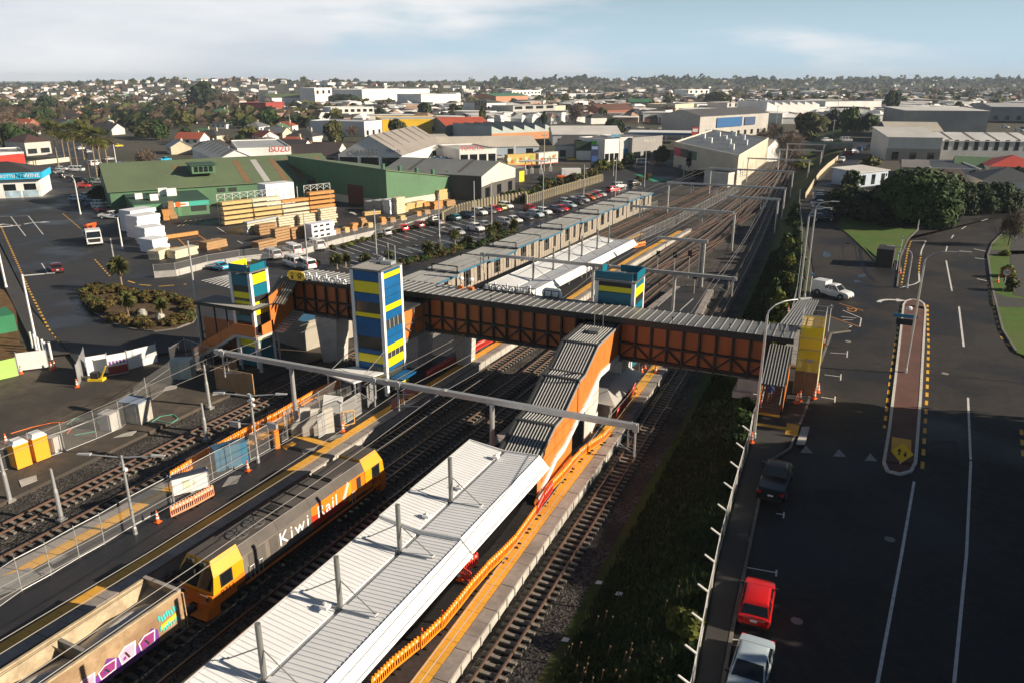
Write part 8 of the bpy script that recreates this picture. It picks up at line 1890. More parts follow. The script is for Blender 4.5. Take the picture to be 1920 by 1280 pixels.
# signs on the right
def roadsign(u,v,top,label,plate,m,zf=RP,rz=0.0,w=.45,shape='disc'):
 p = zf(u,v); yc=-p.x*_sy+p.y*_cy; y=top-640.0; h = CAMH-yc*(FPX*_sp+y*_cp)/(FPX*_cp-y*_sp)-p.z; t = T('road_sign',label,'sign',(p.x,p.y,p.z+.13),rz)
 mb = MB(); mb.tube((0,0,0),(0,0,h),.04,.04,8); O('pole', mb, WHITE, t)
 mb = MB(); mb.lathe([(.01,0),(w,.005),(w,.03)],18) if shape=='disc' else mb.prism([(-w,-w*.7),(w,-w*.7),(w,w*.7),(-w,w*.7)],0,.04); o = O('plate', mb, m, t); o.matrix_local = face_matrix((0,-.05,h-w),(1,0,0),(0,0,1))
 return t,h
t,h = roadsign(1880,548,505,'round speed limit sign reading 50 on a blue backing board','x',mat('sign_red',(.6,.02,.02),.4,var=0),w=.55)
mb = MB(); mb.lathe([(.01,.031),(.41,.034),(.41,.04)],18); o = O('plate_field', mb, WHITE, t); o.matrix_local = face_matrix((0,-.05,h-.55),(1,0,0),(0,0,1)); text('50',.56,.01,mat('sign_black',(.01,.01,.01)),t,face_matrix((0,-.105,h-.55),(1,0,0),(0,0,1)),'number')
t,h = roadsign(1687,872,846,'yellow diamond sign with two black arrows on the island end','x',mat('sign_amber',(.80,.48,.015),.4,var=.04),w=.1)
mb = MB(); mb.prism([(0,-.75),(.75,0),(0,.75),(-.75,0)],0,.05); o = O('diamond', mb, MATS['sign_amber'], t); o.matrix_local = face_matrix((0,-.1,.95),(1,0,0),(0,.55,.8))
mb = MB()
for s in (-1,1): mb.prism([(s*.1-.05+.1*s,-.22),(s*.1+.05+.1*s,-.22),(s*.1+.05+.1*s,.1),(s*.1-.05+.1*s,.1)],.051,.06); mb.prism([(s*.2-.14,.08 if s<0 else -.08),(s*.2+.14,.08 if s<0 else -.08),(s*.2,.3 if s<0 else -.3)],.051,.06)
o = O('arrows', mb, bl, t); o.matrix_local = face_matrix((0,-.1,.95),(1,0,0),(0,.55,.8))
for i,(u,v,tp,lab) in enumerate(((1510,742,674,'parking sign pole before the plywood base of the scaffold'),(1552,624,574,'parking sign pole on the kerb beyond the scaffold'),(1518,556,514,'tall pole with blue parking sign behind the white pickup'),(1688,475,445,'bus stop sign pole on the lawn edge'),(1680,508,474,'bus stop sign pole beside the dark trailer'),(1500,548,520,'short white sign pole behind the ramp roof'))): roadsign(u,v,tp,lab,'x',cm((.60,.58,.62),.5,.03) if i!=2 else cm((.10,.35,.62)),w=.22,shape='sq')
bsn = T('street_name_sign','blue street name blade on the lamp post of the traffic island','sign',tuple(RP(1697,660)+Vector((0,0,3.6)))); mb = MB(); mb.box(-1.6,-.05,0,.6,.0,.35); O('blade', mb, cm((.03,.26,.50)), bsn); mb = MB(); mb.box(-1.3,-.05,-.75,.3,0,-.1); O('lower_board', mb, cm((.03,.035,.05)), bsn); mb = MB(); mb.blob((-.3,0,1.0),.3,.25,.25,8,5); O('camera', mb, WHITE, bsn)
tl = boxthing('box_trailer','dark box trailer parked on the lawn by the bus stop','trailer',1658,497,3.6,(2.3,3.6,2.7),mat('trailer_dark',(.03,.028,.026),.6,var=.15),-.1)
for s in (-1,1): mb = MB(); mb.tube((s*1.1,.2,.1),(s*1.35,.2,.1),.35,.35,12); O('wheel', mb, BLACK, tl)
for i,(u,v,hh) in enumerate(((1262,520,5.0),(1290,510,4.5),(1300,548,3.8),(1364,548,3.5),(1232,498,3.5))):
 t = T('railway_signal','black railway signal lamp on a post, %s from left beyond the bridge'%ORD[i],'railway signal',tuple(P(u,v+12,0)),.2,'railway signals'); mb = MB(); mb.tube((0,0,-.1),(0,0,hh),.07,.07,8); O('post', mb, STEEL, t); mb = MB(); mb.box(-.3,-.12,hh-.9,.3,.12,hh); mb.tube((0,-.12,hh-.2),(0,-.3,hh-.2),.12,.12,8); mb.tube((0,-.12,hh-.65),(0,-.3,hh-.65),.12,.12,8); O('head', mb, TRIM, t)
bpx('low shed with flat blue roof and stained pale walls under the left bridge span','shed',(575,657),(662,628),612,9,'flat',wall=(.36,.33,.27),rcol=(.04,.14,.24),name='shed')
for nm,c_,pts,lab in (('cable',mat('orange_cable',(.75,.16,.03),.5,var=0),((20,812),(60,800),(95,792),(132,790),(137,800),(125,812)),'orange cable snaking over the yard dirt above the toilets'),('hose',mat('green_hose',(.10,.38,.30),.5,var=0),((125,795),(140,784),(165,782),(185,790),(178,808),(140,815)),'thin green hose lying on the yard dirt by the concrete block'),('hose',MATS['green_hose'],((255,792),(285,790),(300,780),(325,776),(334,784),(322,792),(295,788)),'green hose looped on the dirt right of the tall concrete cabinet')):
 L = [P(u,v,.03) for u,v in pts]; mb = MB(); mb.path([p-L[0] for p in L],.04,5); tag(O(nm,mb,c_,None,tuple(L[0])),lab,nm)
for i,pts in enumerate((((232,812),(258,806),(247,816),(212,820)),((310,725),(335,720),(330,728),(305,733)),((400,733),(428,727),(425,735),(398,741)),((35,900),(68,890),(70,900),(40,912)))): flat('yard_slab',[P(u,v,0) for u,v in pts],.03,CONC)
# ------------------------------------------------------------------ vegetation
def leafmat(name, c1, c2, tr=.0):
 m = two_tone(name, c1, c2, 1.6, rough=.75, bump=0, lo=.3, hi=.7, spec=.25)
 nt = m.node_tree; N = nt.nodes; L = nt.links; b = N['Principled BSDF']; oi = N.new('ShaderNodeObjectInfo'); mr = N.new('ShaderNodeMapRange'); mr.inputs[3].default_value=.70; mr.inputs[4].default_value=1.35
 L.new(oi.outputs['Random'], mr.inputs[0]); hs = N.new('ShaderNodeHueSaturation'); src = b.inputs['Base Color'].links[0].from_socket; L.new(src, hs.inputs['Color']); L.new(mr.outputs[0], hs.inputs['Value']); L.new(hs.outputs[0], b.inputs['Base Color'])
 return m
LF_G = leafmat('leaf_green', (.014,.033,.007), (.045,.078,.015)); LF_D = leafmat('leaf_dark', (.010,.024,.008), (.030,.050,.014)); LF_O = leafmat('leaf_olive', (.042,.046,.012), (.095,.095,.026))
LF_B = leafmat('twigs_brown', (.075,.055,.038), (.16,.115,.080)); LF_Y = leafmat('leaf_yellow_green', (.07,.095,.012), (.16,.17,.025)); LF_R = leafmat('hedge_red_brown', (.055,.040,.012), (.12,.085,.022)); BARK = mat('bark', (.10,.075,.05), .9, var=.25)
def crown_mesh(name, n, size, m, seed, lobes=7, flat_=.75, thin=0.0, low=.15):
 """leaf quads spread over the shells of several lobes; unit crown, radius 1, base at z=0"""
 r = random.Random(seed); mb = MB(); lob = []
 for i in range(lobes):
  t = 2*pi*i/lobes + r.uniform(-.5,.5); q = r.uniform(.25,.62)
  lob.append((q*cos(t), q*sin(t), r.uniform(low+.28,1.25), r.uniform(.34,.58)))
 lob.append((0,0,1.0,.66)); lob.append((0,0,1.35,.45))
 for i in range(n):
  lx,ly,lz,lr = lob[r.randrange(len(lob))]
  while True:
   v = Vector((r.uniform(-1,1),r.uniform(-1,1),r.uniform(-1,1)))
   if .2 < v.length < 1: break
  v.normalize(); rr = lr*(1-.55*abs(r.gauss(0,.45))) if not thin else lr*r.uniform(.1,1.15)
  c = Vector((lx,ly,lz*flat_)) + Vector((v.x*rr, v.y*rr, v.z*rr*flat_))
  if c.z < low: c.z = low + r.uniform(0,.15)
  nrm = (v + Vector((r.uniform(-.8,.8),r.uniform(-.8,.8),r.uniform(-.5,.9)))).normalized()
  a = nrm.orthogonal().normalized(); b = nrm.cross(a); t = r.uniform(0,2*pi); a, b = a*cos(t)+b*sin(t), b*cos(t)-a*sin(t); s = size*r.uniform(.6,1.3)
  if thin: b *= .12; a *= 2.0
  mb.poly([c-a*s-b*s*.6, c+a*s*.3-b*s*.7, c+a*s+b*s*.5, c-a*s*.4+b*s*.7])
 return mb.mesh(name, m, fix=False)
def trunk_mesh(name, h, r0, seed, limbs=4):
 r = random.Random(seed); mb = MB(); mb.tube((0,0,-.3),(0,0,h),r0,r0*.6,7)
 for i in range(limbs): t = 2*pi*i/limbs+r.uniform(-.4,.4); mb.tube((0,0,h*.75),(cos(t)*.45,sin(t)*.45,h+.45),r0*.45,r0*.2,5)
 return mb.mesh(name, BARK)
TREEP = {}
def tree_proto(kind, leaf, n, size, **k):
 key = (kind, leaf.name, n)
 if key not in TREEP: TREEP[key] = [(crown_mesh('crown', n, size, leaf, 11*i+len(leaf.name), **k), trunk_mesh('trunk', .42, .055, i)) for i in range(3)]
 return TREEP[key]
def tree(x, y, z, w, h, proto, label, group=None, name='tree', cat='tree'):
 cm_, tm_ = proto[rnd.randrange(3)]
 t = T(name, label, cat, (x,y,z), rnd.uniform(0,6.28), group); t.scale = (w/2, w/2, h/1.38)
 new('crown', cm_, t); new('trunk', tm_, t); return t
BROAD = tree_proto('broad', LF_G, 900, .16); DARKT = tree_proto('broad', LF_D, 900, .16); OLIVE = tree_proto('broad', LF_O, 900, .16); BARE = tree_proto('bare', LF_B, 700, .14, thin=.2); YELLOW = tree_proto('broad', LF_Y, 800, .16)
FAR_G = tree_proto('far', LF_D, 150, .34); FAR_O = tree_proto('far', LF_O, 150, .34); FAR_B = tree_proto('far', LF_B, 170, .32); FAR_L = tree_proto('far', LF_G, 150, .34)
SHRUB = tree_proto('shrub', LF_O, 420, .19, low=.02); SHRUBR = tree_proto('shrub', LF_R, 420, .19, low=.02); SHRUBG = tree_proto('shrub', LF_G, 420, .19, low=.02)
BIG = tree_proto('big', LF_G, 9000, .052, lobes=16, low=.05); BIGD = tree_proto('big', LF_D, 5000, .07, lobes=14, low=.02)
def tpx(u, v, top, wpx, proto, label, zf=0.0, group=None, name='tree', cat='tree'):
 p = P(u, v, zf); h = HT((u,v), top, zf); yc = -p.x*_sy+p.y*_cy; w = wpx*(yc*_cp+(CAMH-zf)*_sp)/FPX
 occ(p.x, p.y, w*.5); return tree(p.x, p.y, zf, w, max(h,1.0), proto, label, group, name, cat)
# the big trees and hedge on the right
tpx(1722,424,312,176,BIG,'huge round dark green tree beside the curving road',3.5); tpx(1650,418,352,150,BIGD,'dark spreading tree left of the huge round tree',3.5); tpx(1690,412,330,140,BIGD,'very dark tree pressed against the huge round tree',3.5); tpx(1600,405,352,110,BIGD,'low dark tree thicket nearest to the wet parked cars',3.5); tpx(1768,418,360,62,BIG,'smaller pale green tree right of the huge round tree',3.5)
for i,u in enumerate((1806,1832,1858,1880)): tpx(u,402-i*1.5,340,74,BIGD,'clipped dark hedge tree, %s from the left beyond the big tree'%ORD[i],3.5,'dark hedge beyond the big tree','hedge_tree','hedge')
tpx(1890,462,386,54,BARE,'bare winter tree on the lawn at the right road edge',3.6); tpx(1596,352,318,44,SHRUBG,'bushy shrub with yellow top by the railway lane',3.5,None,'shrub','shrub'); tpx(1585,382,345,60,SHRUB,'brown green shrub mass beside the lane',3.5,None,'shrub','shrub'); tpx(1628,320,292,40,OLIVE,'orange tinted bush by the lane near the workshops',3.5,None,'shrub','shrub'); tpx(1826,344,318,26,OLIVE,'small palm like tree before the dark roofs',3.5); tpx(1905,340,312,30,DARKT,'dark round bush before the red tiled house',3.5)
for i,(u,v,t_,w) in enumerate(((1888,520,478,30),(1893,545,500,32),(1885,480,462,22),(1900,440,425,20))): tpx(u,v,t_+18,w,[YELLOW,SHRUB][i%2],'yellow green bush, %s from the front on the right lawn'%ORD[[1,0,2,3][i]],3.7,None,'shrub','shrub')
# trees near the railway and shops
for (u,v,t_,w,pr,lab) in ((1240,306,272,34,DARKT,'clipped round dark tree left of the pale warehouse'),(1307,322,276,48,DARKT,'large clipped round dark tree before the pale warehouse'),(1178,312,284,30,DARKT,'round dark tree beside the lime signed shop'),(1310,330,318,40,SHRUBG,'low green bush at the warehouse corner'),(1018,345,330,20,BROAD,'round shrub above the pole wall'),(1005,362,348,26,OLIVE,'olive round shrub above the pole wall, left of the round one'),
 (745,268,222,40,OLIVE,'scraggly tall tree before the yellow warehouse'),(660,256,234,30,BARE,'bare pinkish blossom tree among the house roofs'),(1480,300,240,60,BARE,'bare leafless tree left of the road bridge'),(1450,262,228,40,BARE,'bare tree beside the grey billboard building'),(1515,262,210,70,OLIVE,'broad willow green tree before the road bridge'),(1595,250,200,48,BROAD,'leafy green tree right of the road bridge'),(1625,248,212,40,BROAD,'second leafy green tree right of the road bridge'),(1560,250,205,50,DARKT,'dark tree right behind the road bridge'),(1500,318,292,40,YELLOW,'yellow green bush in the cutting before the road bridge'),
 (385,204,152,70,DARKT,'tall dark tree clump on the left skyline'),(425,206,168,54,BARE,'broad bare tree right of the tall dark clump'),(90,212,178,50,DARKT,'dark spreading tree left of the palms'),(20,262,205,60,BARE,'big bare brown tree at the left picture edge'),(40,258,232,30,BROAD,'green tree at the left picture edge'),(85,232,200,40,BROAD,'rounded green tree behind the palm row'),(280,258,228,70,OLIVE,'broad green tree mass right of the palm row'),(300,262,225,44,BROAD,'dark green tree right of the palm row'),(345,240,205,44,OLIVE,'olive tree behind the street houses'),(278,324,275,46,BARE,'bare street tree behind the green shed'),(188,376,348,44,DARKT,'dark clipped shrub before the left end of the green shed'),
 (425,238,222,28,BROAD,'green tree before the white gabled house'),(470,262,236,50,OLIVE,'olive tree left of the blue roofs'),(555,212,190,26,DARKT,'dark conifer like tree before the white hall'),(640,198,176,60,DARKT,'large dark rounded tree right of the white tower block'),(905,238,195,16,OLIVE,'slim tree beside the office tower'),(1020,236,208,14,DARKT,'slim dark conifer before the grey offices'),(1080,232,192,60,BARE,'big bare street tree right of the offices'),(1150,250,222,50,BROAD,'green tree by the car lot beyond the shops'),(1345,198,172,70,OLIVE,'broad tree beside the white skyline block'),(1250,220,196,40,BARE,'bare tree right of the shops'),(1668,215,168,30,DARKT,'tall dark tree by the communications mast'),(1120,218,192,40,BARE,'bare tree before the brick houses'),(850,226,206,30,OLIVE,'tree behind the dark green barn'),(1430,266,240,36,BARE,'bare thicket by the billboards')):
 tpx(u,v,t_,w,pr,lab,3.0 if u > 1585 else 0)
# fan palms: tall trunk with a head of fans and a skirt
PALMF = leafmat('palm_frond', (.060,.080,.016), (.17,.165,.04)); PALMD = mat('dead_frond',(.20,.14,.07),.85,var=.25); PTR = mat('palm_trunk',(.25,.185,.125),.9,var=.25,scale=4)
def palm_mesh():
 r = random.Random(3); mb = MB()
 for i in range(60):
  t = r.uniform(0,2*pi); e = r.uniform(-.7,1.35); d = Vector((cos(t)*cos(e),sin(t)*cos(e),sin(e))); s = Vector((-sin(t),cos(t),0)); L = r.uniform(.8,1.1); p = d*L*.45; n_ = 6
  for k in range(n_):
   a = (k-(n_-1)/2)*.34; q = (d*cos(a)+s*sin(a)+Vector((0,0,-.22*abs(a)))).normalized(); w = s*.10
   mb.poly([p-w*.5,p+w*.5,p+q*L*.62+w*.3+Vector((0,0,-.1))])
 sk = MB()
 for i in range(40): t = r.uniform(0,2*pi); d = Vector((cos(t),sin(t),0)); s = Vector((-sin(t),cos(t),0))*.09; sk.poly([d*.12+s+Vector((0,0,0)),d*.12-s,d*r.uniform(.3,.5)-s+Vector((0,0,-r.uniform(.5,1.1))),d*.4+s+Vector((0,0,-.8))])
 return mb.mesh('fronds',PALMF,fix=False), sk.mesh('dead_skirt',PALMD,fix=False)
PFM, PSK = palm_mesh()
def palm(u,v,cv,rad,label):
 p = P(u,v,0); h = HT((u,v),cv); t = T('palm_tree',label,'palm tree',tuple(p),rnd.uniform(0,6),'row of fan palms'); occ(p.x,p.y,2)
 mb = MB(); mb.lathe([(.36,0),(.24,.8),(.21,h*.6),(.24,h)],8); O('trunk',mb,PTR,t)
 f = new('crown',PFM,t,(0,0,h)); f.scale=(rad,)*3; s = new('dead_skirt',PSK,t,(0,0,h-.1)); s.scale=(rad*.55,rad*.55,rad*.7)
for i,(u,v,c_) in enumerate(((110,312,243),(121,296,248),(134,312,250),(146,316,247),(158,300,240),(170,335,252),(184,342,256),(196,352,260),(206,336,262))): palm(u,v,c_,4.1,'tall fan palm with brown skirt, %s from the left in the street row'%ORD[i])
# cabbage trees
CABF = leafmat('cabbage_leaf', (.050,.060,.016), (.13,.13,.04))
def cab_mesh(n,seed):
 r = random.Random(seed); mb = MB()
 for i in range(n):
  t = r.uniform(0,2*pi); e = r.uniform(-.9,1.5); d = Vector((cos(t)*cos(e),sin(t)*cos(e),sin(e))); s = d.cross(Vector((.1,.2,1))).normalized()*.045; L = r.uniform(.8,1.1); mb.poly([d*.05-s,d*.05+s,d*L*.6+s*.9+Vector((0,0,.04)),d*L+Vector((0,0,-.22)),d*L*.6-s*.9+Vector((0,0,.04))])
 return mb.mesh('leaf_head',CABF,fix=False)
CAB = [cab_mesh(230,i) for i in range(3)]
def cabbage(u,v,cv,wpx,label,zf=0):
 p = P(u,v,zf); h = HT((u,v),cv,zf); yc=-p.x*_sy+p.y*_cy; rad = .5*wpx*(yc*_cp+(CAMH-zf)*_sp)/FPX; t = T('cabbage_tree',label,'cabbage tree',tuple(p),rnd.uniform(0,6),'cabbage trees around the station')
 mb = MB(); mb.lathe([(.22,-.1),(.15,.4),(.13,h)],8); O('trunk',mb,PTR,t); f = new('leaf_head',CAB[rnd.randrange(3)],t,(0,0,h)); f.scale=(rad,)*3
 if wpx > 36: s = new('dead_skirt',PSK,t,(0,0,h-.1)); s.scale=(rad*.5,rad*.5,rad*.9)
for a in ((230,545,497,44,'tallest cabbage tree of the planted traffic island'),(241,595,562,40,'middle cabbage tree of the planted traffic island'),(303,592,570,32,'right cabbage tree of the planted traffic island'),(321,602,596,20,'small young cabbage plant at the island front'),
 (594,505,492,18,'small cabbage tree just right of the yellow sign badge'),(632,505,486,30,'cabbage tree pair member beside the lift tower, left'),(648,500,483,26,'cabbage tree pair member beside the lift tower, right'),(685,495,485,28,'cabbage tree hidden behind the tall lift tower'),(727,492,478,26,'cabbage tree right behind the lift tower roof'),(803,484,462,28,'cabbage tree in the planting strip, near the shelter start'),(853,466,440,26,'cabbage tree in the planting strip before the silver hatchback'),(822,478,462,18,'small cabbage tree in the planting strip'),(877,462,450,24,'cabbage tree in the planting strip right of the silver hatchback'),(920,450,431,28,'cabbage tree right of the white four wheel drive'),(931,442,424,24,'tallest cabbage tree near the shelter bend'),(962,434,418,22,'cabbage tree at the far end of the planting strip')): cabbage(*a)
# planted island on the left and planting strips: low shrubs one by one
ip = [P(u,v,0) for u,v in ((150,547),(175,543),(215,545),(262,556),(320,560),(362,572),(372,588),(362,605),(330,617),(290,622),(250,618),(205,605),(175,585),(155,562))]
sheet('planted_island',ip,.14,two_tone('bark_mulch',(.06,.04,.022),(.13,.085,.045),2.5,bump=.5)); strip('kerb',ip+[ip[0]],.2,.17,KERB,thick=.2)
def inside(x,y,poly):
 c = False; j = len(poly)-1
 for i in range(len(poly)):
  if (poly[i].y > y) != (poly[j].y > y) and x < (poly[j].x-poly[i].x)*(y-poly[i].y)/(poly[j].y-poly[i].y)+poly[i].x: c = not c
  j = i
 return c
ic = sum(ip,Vector())/len(ip); n = 0; r = random.Random(4)
while n < 85:
 a = ip[r.randrange(len(ip))]; b = ip[r.randrange(len(ip))]; f = r.uniform(0,1); q = (a+(b-a)*f); e = ic+(q-ic)*.93
 hole = P(272,590,0); dx, dy = (e.x-hole.x), (e.y-hole.y)
 if dx*dx/36+dy*dy/14 < 1:
  if r.random() > .02: continue
 tree(e.x,e.y,.1,r.uniform(1.5,2.3),r.uniform(.8,1.3),SHRUBR if n%3 else SHRUB,'low reddish green hedge shrub of the planted traffic island','shrubs of the planted traffic island','shrub','shrub'); n += 1
for i,(u,v) in enumerate(((268,592),(301,600))): p = P(u,v,.15); b_ = tag(O('boulder',(lambda m: m.blob((0,0,.35),.75,.6,.6,10,6,0,.08))(MB()),CONC,None,tuple(p)),'pale round boulder in the planted island, %s one'%('left' if i==0 else 'right'),'boulder')
def shrubs(a, b, n, w, h, protos, label, grp, z=0, jit=.8):
 A,B = P(*a,z),P(*b,z)
 for i in range(n): f = (i+.5)/n; q = A+(B-A)*f; tree(q.x+rnd.uniform(-jit,jit),q.y+rnd.uniform(-jit,jit),z,w*rnd.uniform(.8,1.3),h*rnd.uniform(.7,1.3),protos[i%len(protos)],label,grp,'shrub','shrub')
G1 = 'low shrub of the planting strip between the car park and the bus shelter'
shrubs((690,505),(800,488),16,1.6,.9,[SHRUB,SHRUBG],G1,'planting strip shrubs'); shrubs((800,484),(880,462),16,1.8,1.0,[SHRUB,SHRUBG],G1,'planting strip shrubs'); shrubs((880,468),(968,432),18,1.7,1.0,[SHRUBG,SHRUB],G1,'planting strip shrubs'); shrubs((740,500),(860,472),16,1.6,.9,[SHRUBG,SHRUBR],G1,'planting strip shrubs')
shrubs((625,468),(830,412),34,1.3,.7,[SHRUB,YELLOW],'low grassy shrub along the foot of the timber yard wall','yard wall shrubs'); shrubs((940,374),(1000,366),8,3,1.8,[SHRUB,SHRUBG],'clipped hedge shrub on top of the pole wall','pole wall hedge'); shrubs((1010,360),(1120,328),16,3.2,2.6,[SHRUBG,SHRUBR,SHRUB],'dark bush on the bank above the pole wall','bank bushes'); shrubs((1110,322),(1165,318),10,3.4,3.2,[SHRUB,YELLOW],'bright hedge bush at the bend of the access road','bend hedge'); shrubs((1190,345),(1225,330),7,2.4,1.4,[SHRUBR,SHRUB],'brown green bush on the small traffic island by the bend','bend island bushes')
# green cycle crossing at the bend
flat('green_crossing',[P(1190,327,0),P(1215,329,0),P(1258,339,0),P(1225,341,0)],.03,GREEN_P)
# bank vegetation on the right of the tracks: grass blades and bushes
def grass_stuff():
 r = random.Random(9); mb = MB()
 for i in range(42000):
  Y = 26+ (r.random()**1.6)*120; t, f = interp(TRK,Y)+3.2, interp(FEN,Y)-.1; X = t+(f-t)*r.random()
  if 60 < Y < 71 and r.random() < .5: continue
  z = ground_z(X,Y); h = r.uniform(.12,.42)*(1.5 if r.random()<.08 else 1); w = .03+.0007*Y; a = r.uniform(0,pi); dx,dy = cos(a)*w,sin(a)*w; lx,ly = r.uniform(-.2,.2),r.uniform(-.2,.2)
  mb.poly([(X-dx,Y-dy,z-.03),(X+dx,Y+dy,z-.03),(X+lx,Y+ly,z+h)])
 o = new('bank_grass', mb.mesh('bank_grass', leafmat('grass_blades',(.010,.022,.005),(.038,.056,.012)), fix=False)); o['kind']='stuff'
grass_stuff()
for i in range(34):
 Y = rnd.uniform(72,175); t,f = interp(TRK,Y)+4.2, interp(FEN,Y)-.6; X = t+(f-t)*rnd.uniform(.35,1); tree(X,Y,ground_z(X,Y)-.2,rnd.uniform(1.8,3.2),rnd.uniform(1.4,2.8),[SHRUBG,YELLOW,SHRUBG][i%3],'green bush on the railway bank beyond the bridge','bushes on the railway bank','shrub','shrub')
for (u,v,w) in ((1388,800,30),(1395,775,28),(1376,828,26),(1292,1195,40),(1270,1185,34)):
 p = P(u,v,3.0 if v<900 else 1.6); tree(p.x,p.y,ground_z(p.x,p.y)-.1,1.9,1.5,[SHRUBG,YELLOW][v>900],'leafy bush beside the fence on the grassy bank','fence side bushes','shrub','shrub')
SEED = mat('dry_seed_head',(.22,.15,.09),.9,var=.2)
for i in range(34):
 p = P(rnd.uniform(1060,1270),rnd.uniform(1150,1290),.8); z = ground_z(p.x,p.y); h = rnd.uniform(.5,1.0); mb = MB(); mb.tube((0,0,0),(.1,.05,h),.008,.008,4); mb.blob((.1,.05,h),.06,.06,.06,6,4); t = tag(O('dry_flower',mb,SEED,None,(p.x,p.y,z)),'dry brown flower head on a thin stalk low on the bank','dry flower','dry flower heads on the bank')
for (u,v) in ((1160,1112),(1123,1080),(1060,1186),(1098,975)): p = P(u,v,.3); mb = MB(); mb.poly([(-.2,-.15,.02),(.2,-.1,.05),(.22,.15,.1),(-.15,.2,.04)]); mb.poly([(-.2,-.15,.0),(-.15,.2,.02),(.22,.15,.08),(.2,-.1,.03)]); tag(O('litter',mb,WHITE,None,(p.x,p.y,ground_z(p.x,p.y)+.1)),'scrap of white litter lying by the right track','litter','litter scraps by the right track')
# ------------------------------------------------------------------ suburb: houses and trees up to the horizon
HP = {}
def house_proto(k, wall, roof, shape):
 key=(wall,roof,shape)
 if key in HP: return HP[key]
 L,D,h = (13,9,2.8) if shape < 2 else (24,14,5)
 t = T('house','x','house',(0,0,-90)); mb = MB(); rm = MB(); o=.4
 if shape == 0:
  mb.box(-L/2,-D/2,-.6,L/2,D/2,h); r=D/2; A=[(-L/2-o,-D/2-o,h),(L/2+o,-D/2-o,h),(L/2+o,D/2+o,h),(-L/2-o,D/2+o,h)]; E=[(-L/2+r,0,h+2.4),(L/2-r,0,h+2.4)]
  for f in ((A[0],A[1],E[1],E[0]),(A[1],A[2],E[1]),(A[2],A[3],E[0],E[1]),(A[3],A[0],E[0])): rm.poly(f)
 elif shape == 1:
  mb.extr([(-D/2,-.6),(D/2,-.6),(D/2,h),(0,h+2.6),(-D/2,h)],-L/2,L/2,axis='x')
  for s in (-1,1): rm.hexa([(-L/2-o,s*(D/2+o),h-.25),(L/2+o,s*(D/2+o),h-.25),(L/2+o,0,h+2.62),(-L/2-o,0,h+2.62),(-L/2-o,s*(D/2+o),h-.1),(L/2+o,s*(D/2+o),h-.1),(L/2+o,0,h+2.78),(-L/2-o,0,h+2.78)])
 else: mb.box(-L/2,-D/2,-.6,L/2,D/2,h); rm.box(-L/2-.1,-D/2-.1,h+.01,L/2+.1,D/2+.1,h+.25)
 O('wall',mb,cm(wall),t); O('roof',rm,cm(roof,.6),t)
 for x in (-.3,0,.3):
  w = MB(); w.box(L*x-.9,-D/2-.04,1.0,L*x+.9,-D/2+.04,2.2); O('window',w,GLASS,t)
 if shape < 2: c = MB(); c.box(L*.2,.6,h+1,L*.2+.7,1.3,h+3.4); O('chimney',c,cm(CREAM),t)
 HP[key]=(t,treeof(t)); return HP[key]
WALLS = [('white',WT),('cream',CREAM),('pale grey',OFFW),('brick',(.30,.13,.08)),('white',WT),('white',WT)]
ROOFS = [('dark grey',RDK),('grey',RGY),('pale',RLT),('terracotta',TERRA),('brown',BRN),('dark grey',RDK),('green',(.08,.17,.09))]
def clear(x, y, r):
 if y < 700 and interp(TD,min(y,420))-12 < x < interp(FEN,min(y,700))+22: return False
 return all((x-a)**2+(y-b)**2 > (c+r)**2 for a,b,c in OCC)
rr = random.Random(21); nh = nt = 0
ZONES = [((-60,660),(176,205),.36),((-60,640),(205,300),.30),((640,1330),(172,200),.12),((1330,1980),(172,200),.12),((1650,1990),(205,226),.06),((980,1300),(205,236),.04)]
def region(u): return 'left' if u < 500 else ('centre' if u < 1100 else 'right')
tries = 0
while nh < 250 and tries < 9000:
 tries += 1; q = rr.random(); s = 0
 for z_ in ZONES:
  s += z_[2]
  if q <= s: break
 u = rr.uniform(*z_[0]); v = rr.uniform(*z_[1]); p = P(u,v,0)
 if v > 262 and u < 330 and u > 60: continue
 big = z_[0][0] >= 640 and rr.random() < .45
 if not clear(p.x,p.y,13 if big else 8): continue
 (wn,wc),(rn,rc) = rr.choice(WALLS), rr.choice(ROOFS); sh = 2 if big else rr.randrange(2)
 if big: (rn,rc) = rr.choice((ROOFS[1],ROOFS[2],ROOFS[2],ROOFS[0]))
 t,tr = house_proto(0,wc,rc,sh); far = 'near the skyline' if v < 190 else ('in the middle distance' if v < 225 else 'among garden trees')
 zg = ground_z(p.x,p.y)+.3; dup(t,(p.x,p.y,zg),rr.choice((.2,.2,.35,1.77,1.9,-.5))+rr.uniform(-.1,.1),'%s %s with %s %s roof %s, %s of the town'%(wn,'store' if big else 'house',rn,('hipped','gabled','flat')[sh],far,region(u)),'houses of the town',tr,rr.uniform(.85,1.15))
 occ(p.x,p.y,12 if big else 7.5); nh += 1
tries = 0; FP = [FAR_G,FAR_O,FAR_B,FAR_L,FAR_B]; FN = ['dark green','olive','bare brown','green','bare brown']
while nt < 292 and tries < 9000:
 tries += 1; u = rr.uniform(-60,1990); v = 166+ (rr.random()**1.5)*(128 if u < 640 else (62 if u < 1330 else 46)); p = P(u,v,0)
 if v > 262 and 60 < u < 330: continue
 if not clear(p.x,p.y,1.5): continue
 k = rr.randrange(5); w = rr.uniform(6,13); h = w*rr.uniform(.7,1.15)
 near = v > 225; pr = FP[k] if not near else [DARKT,OLIVE,BARE,BROAD,BARE][k]
 tree(p.x,p.y,ground_z(p.x,p.y),w,h,pr,'%s garden tree %s, %s of the town'%(FN[k],'near the skyline' if v < 185 else ('in the middle distance' if v < 225 else 'among the near houses'),region(u)),'trees of the town'); nt += 1
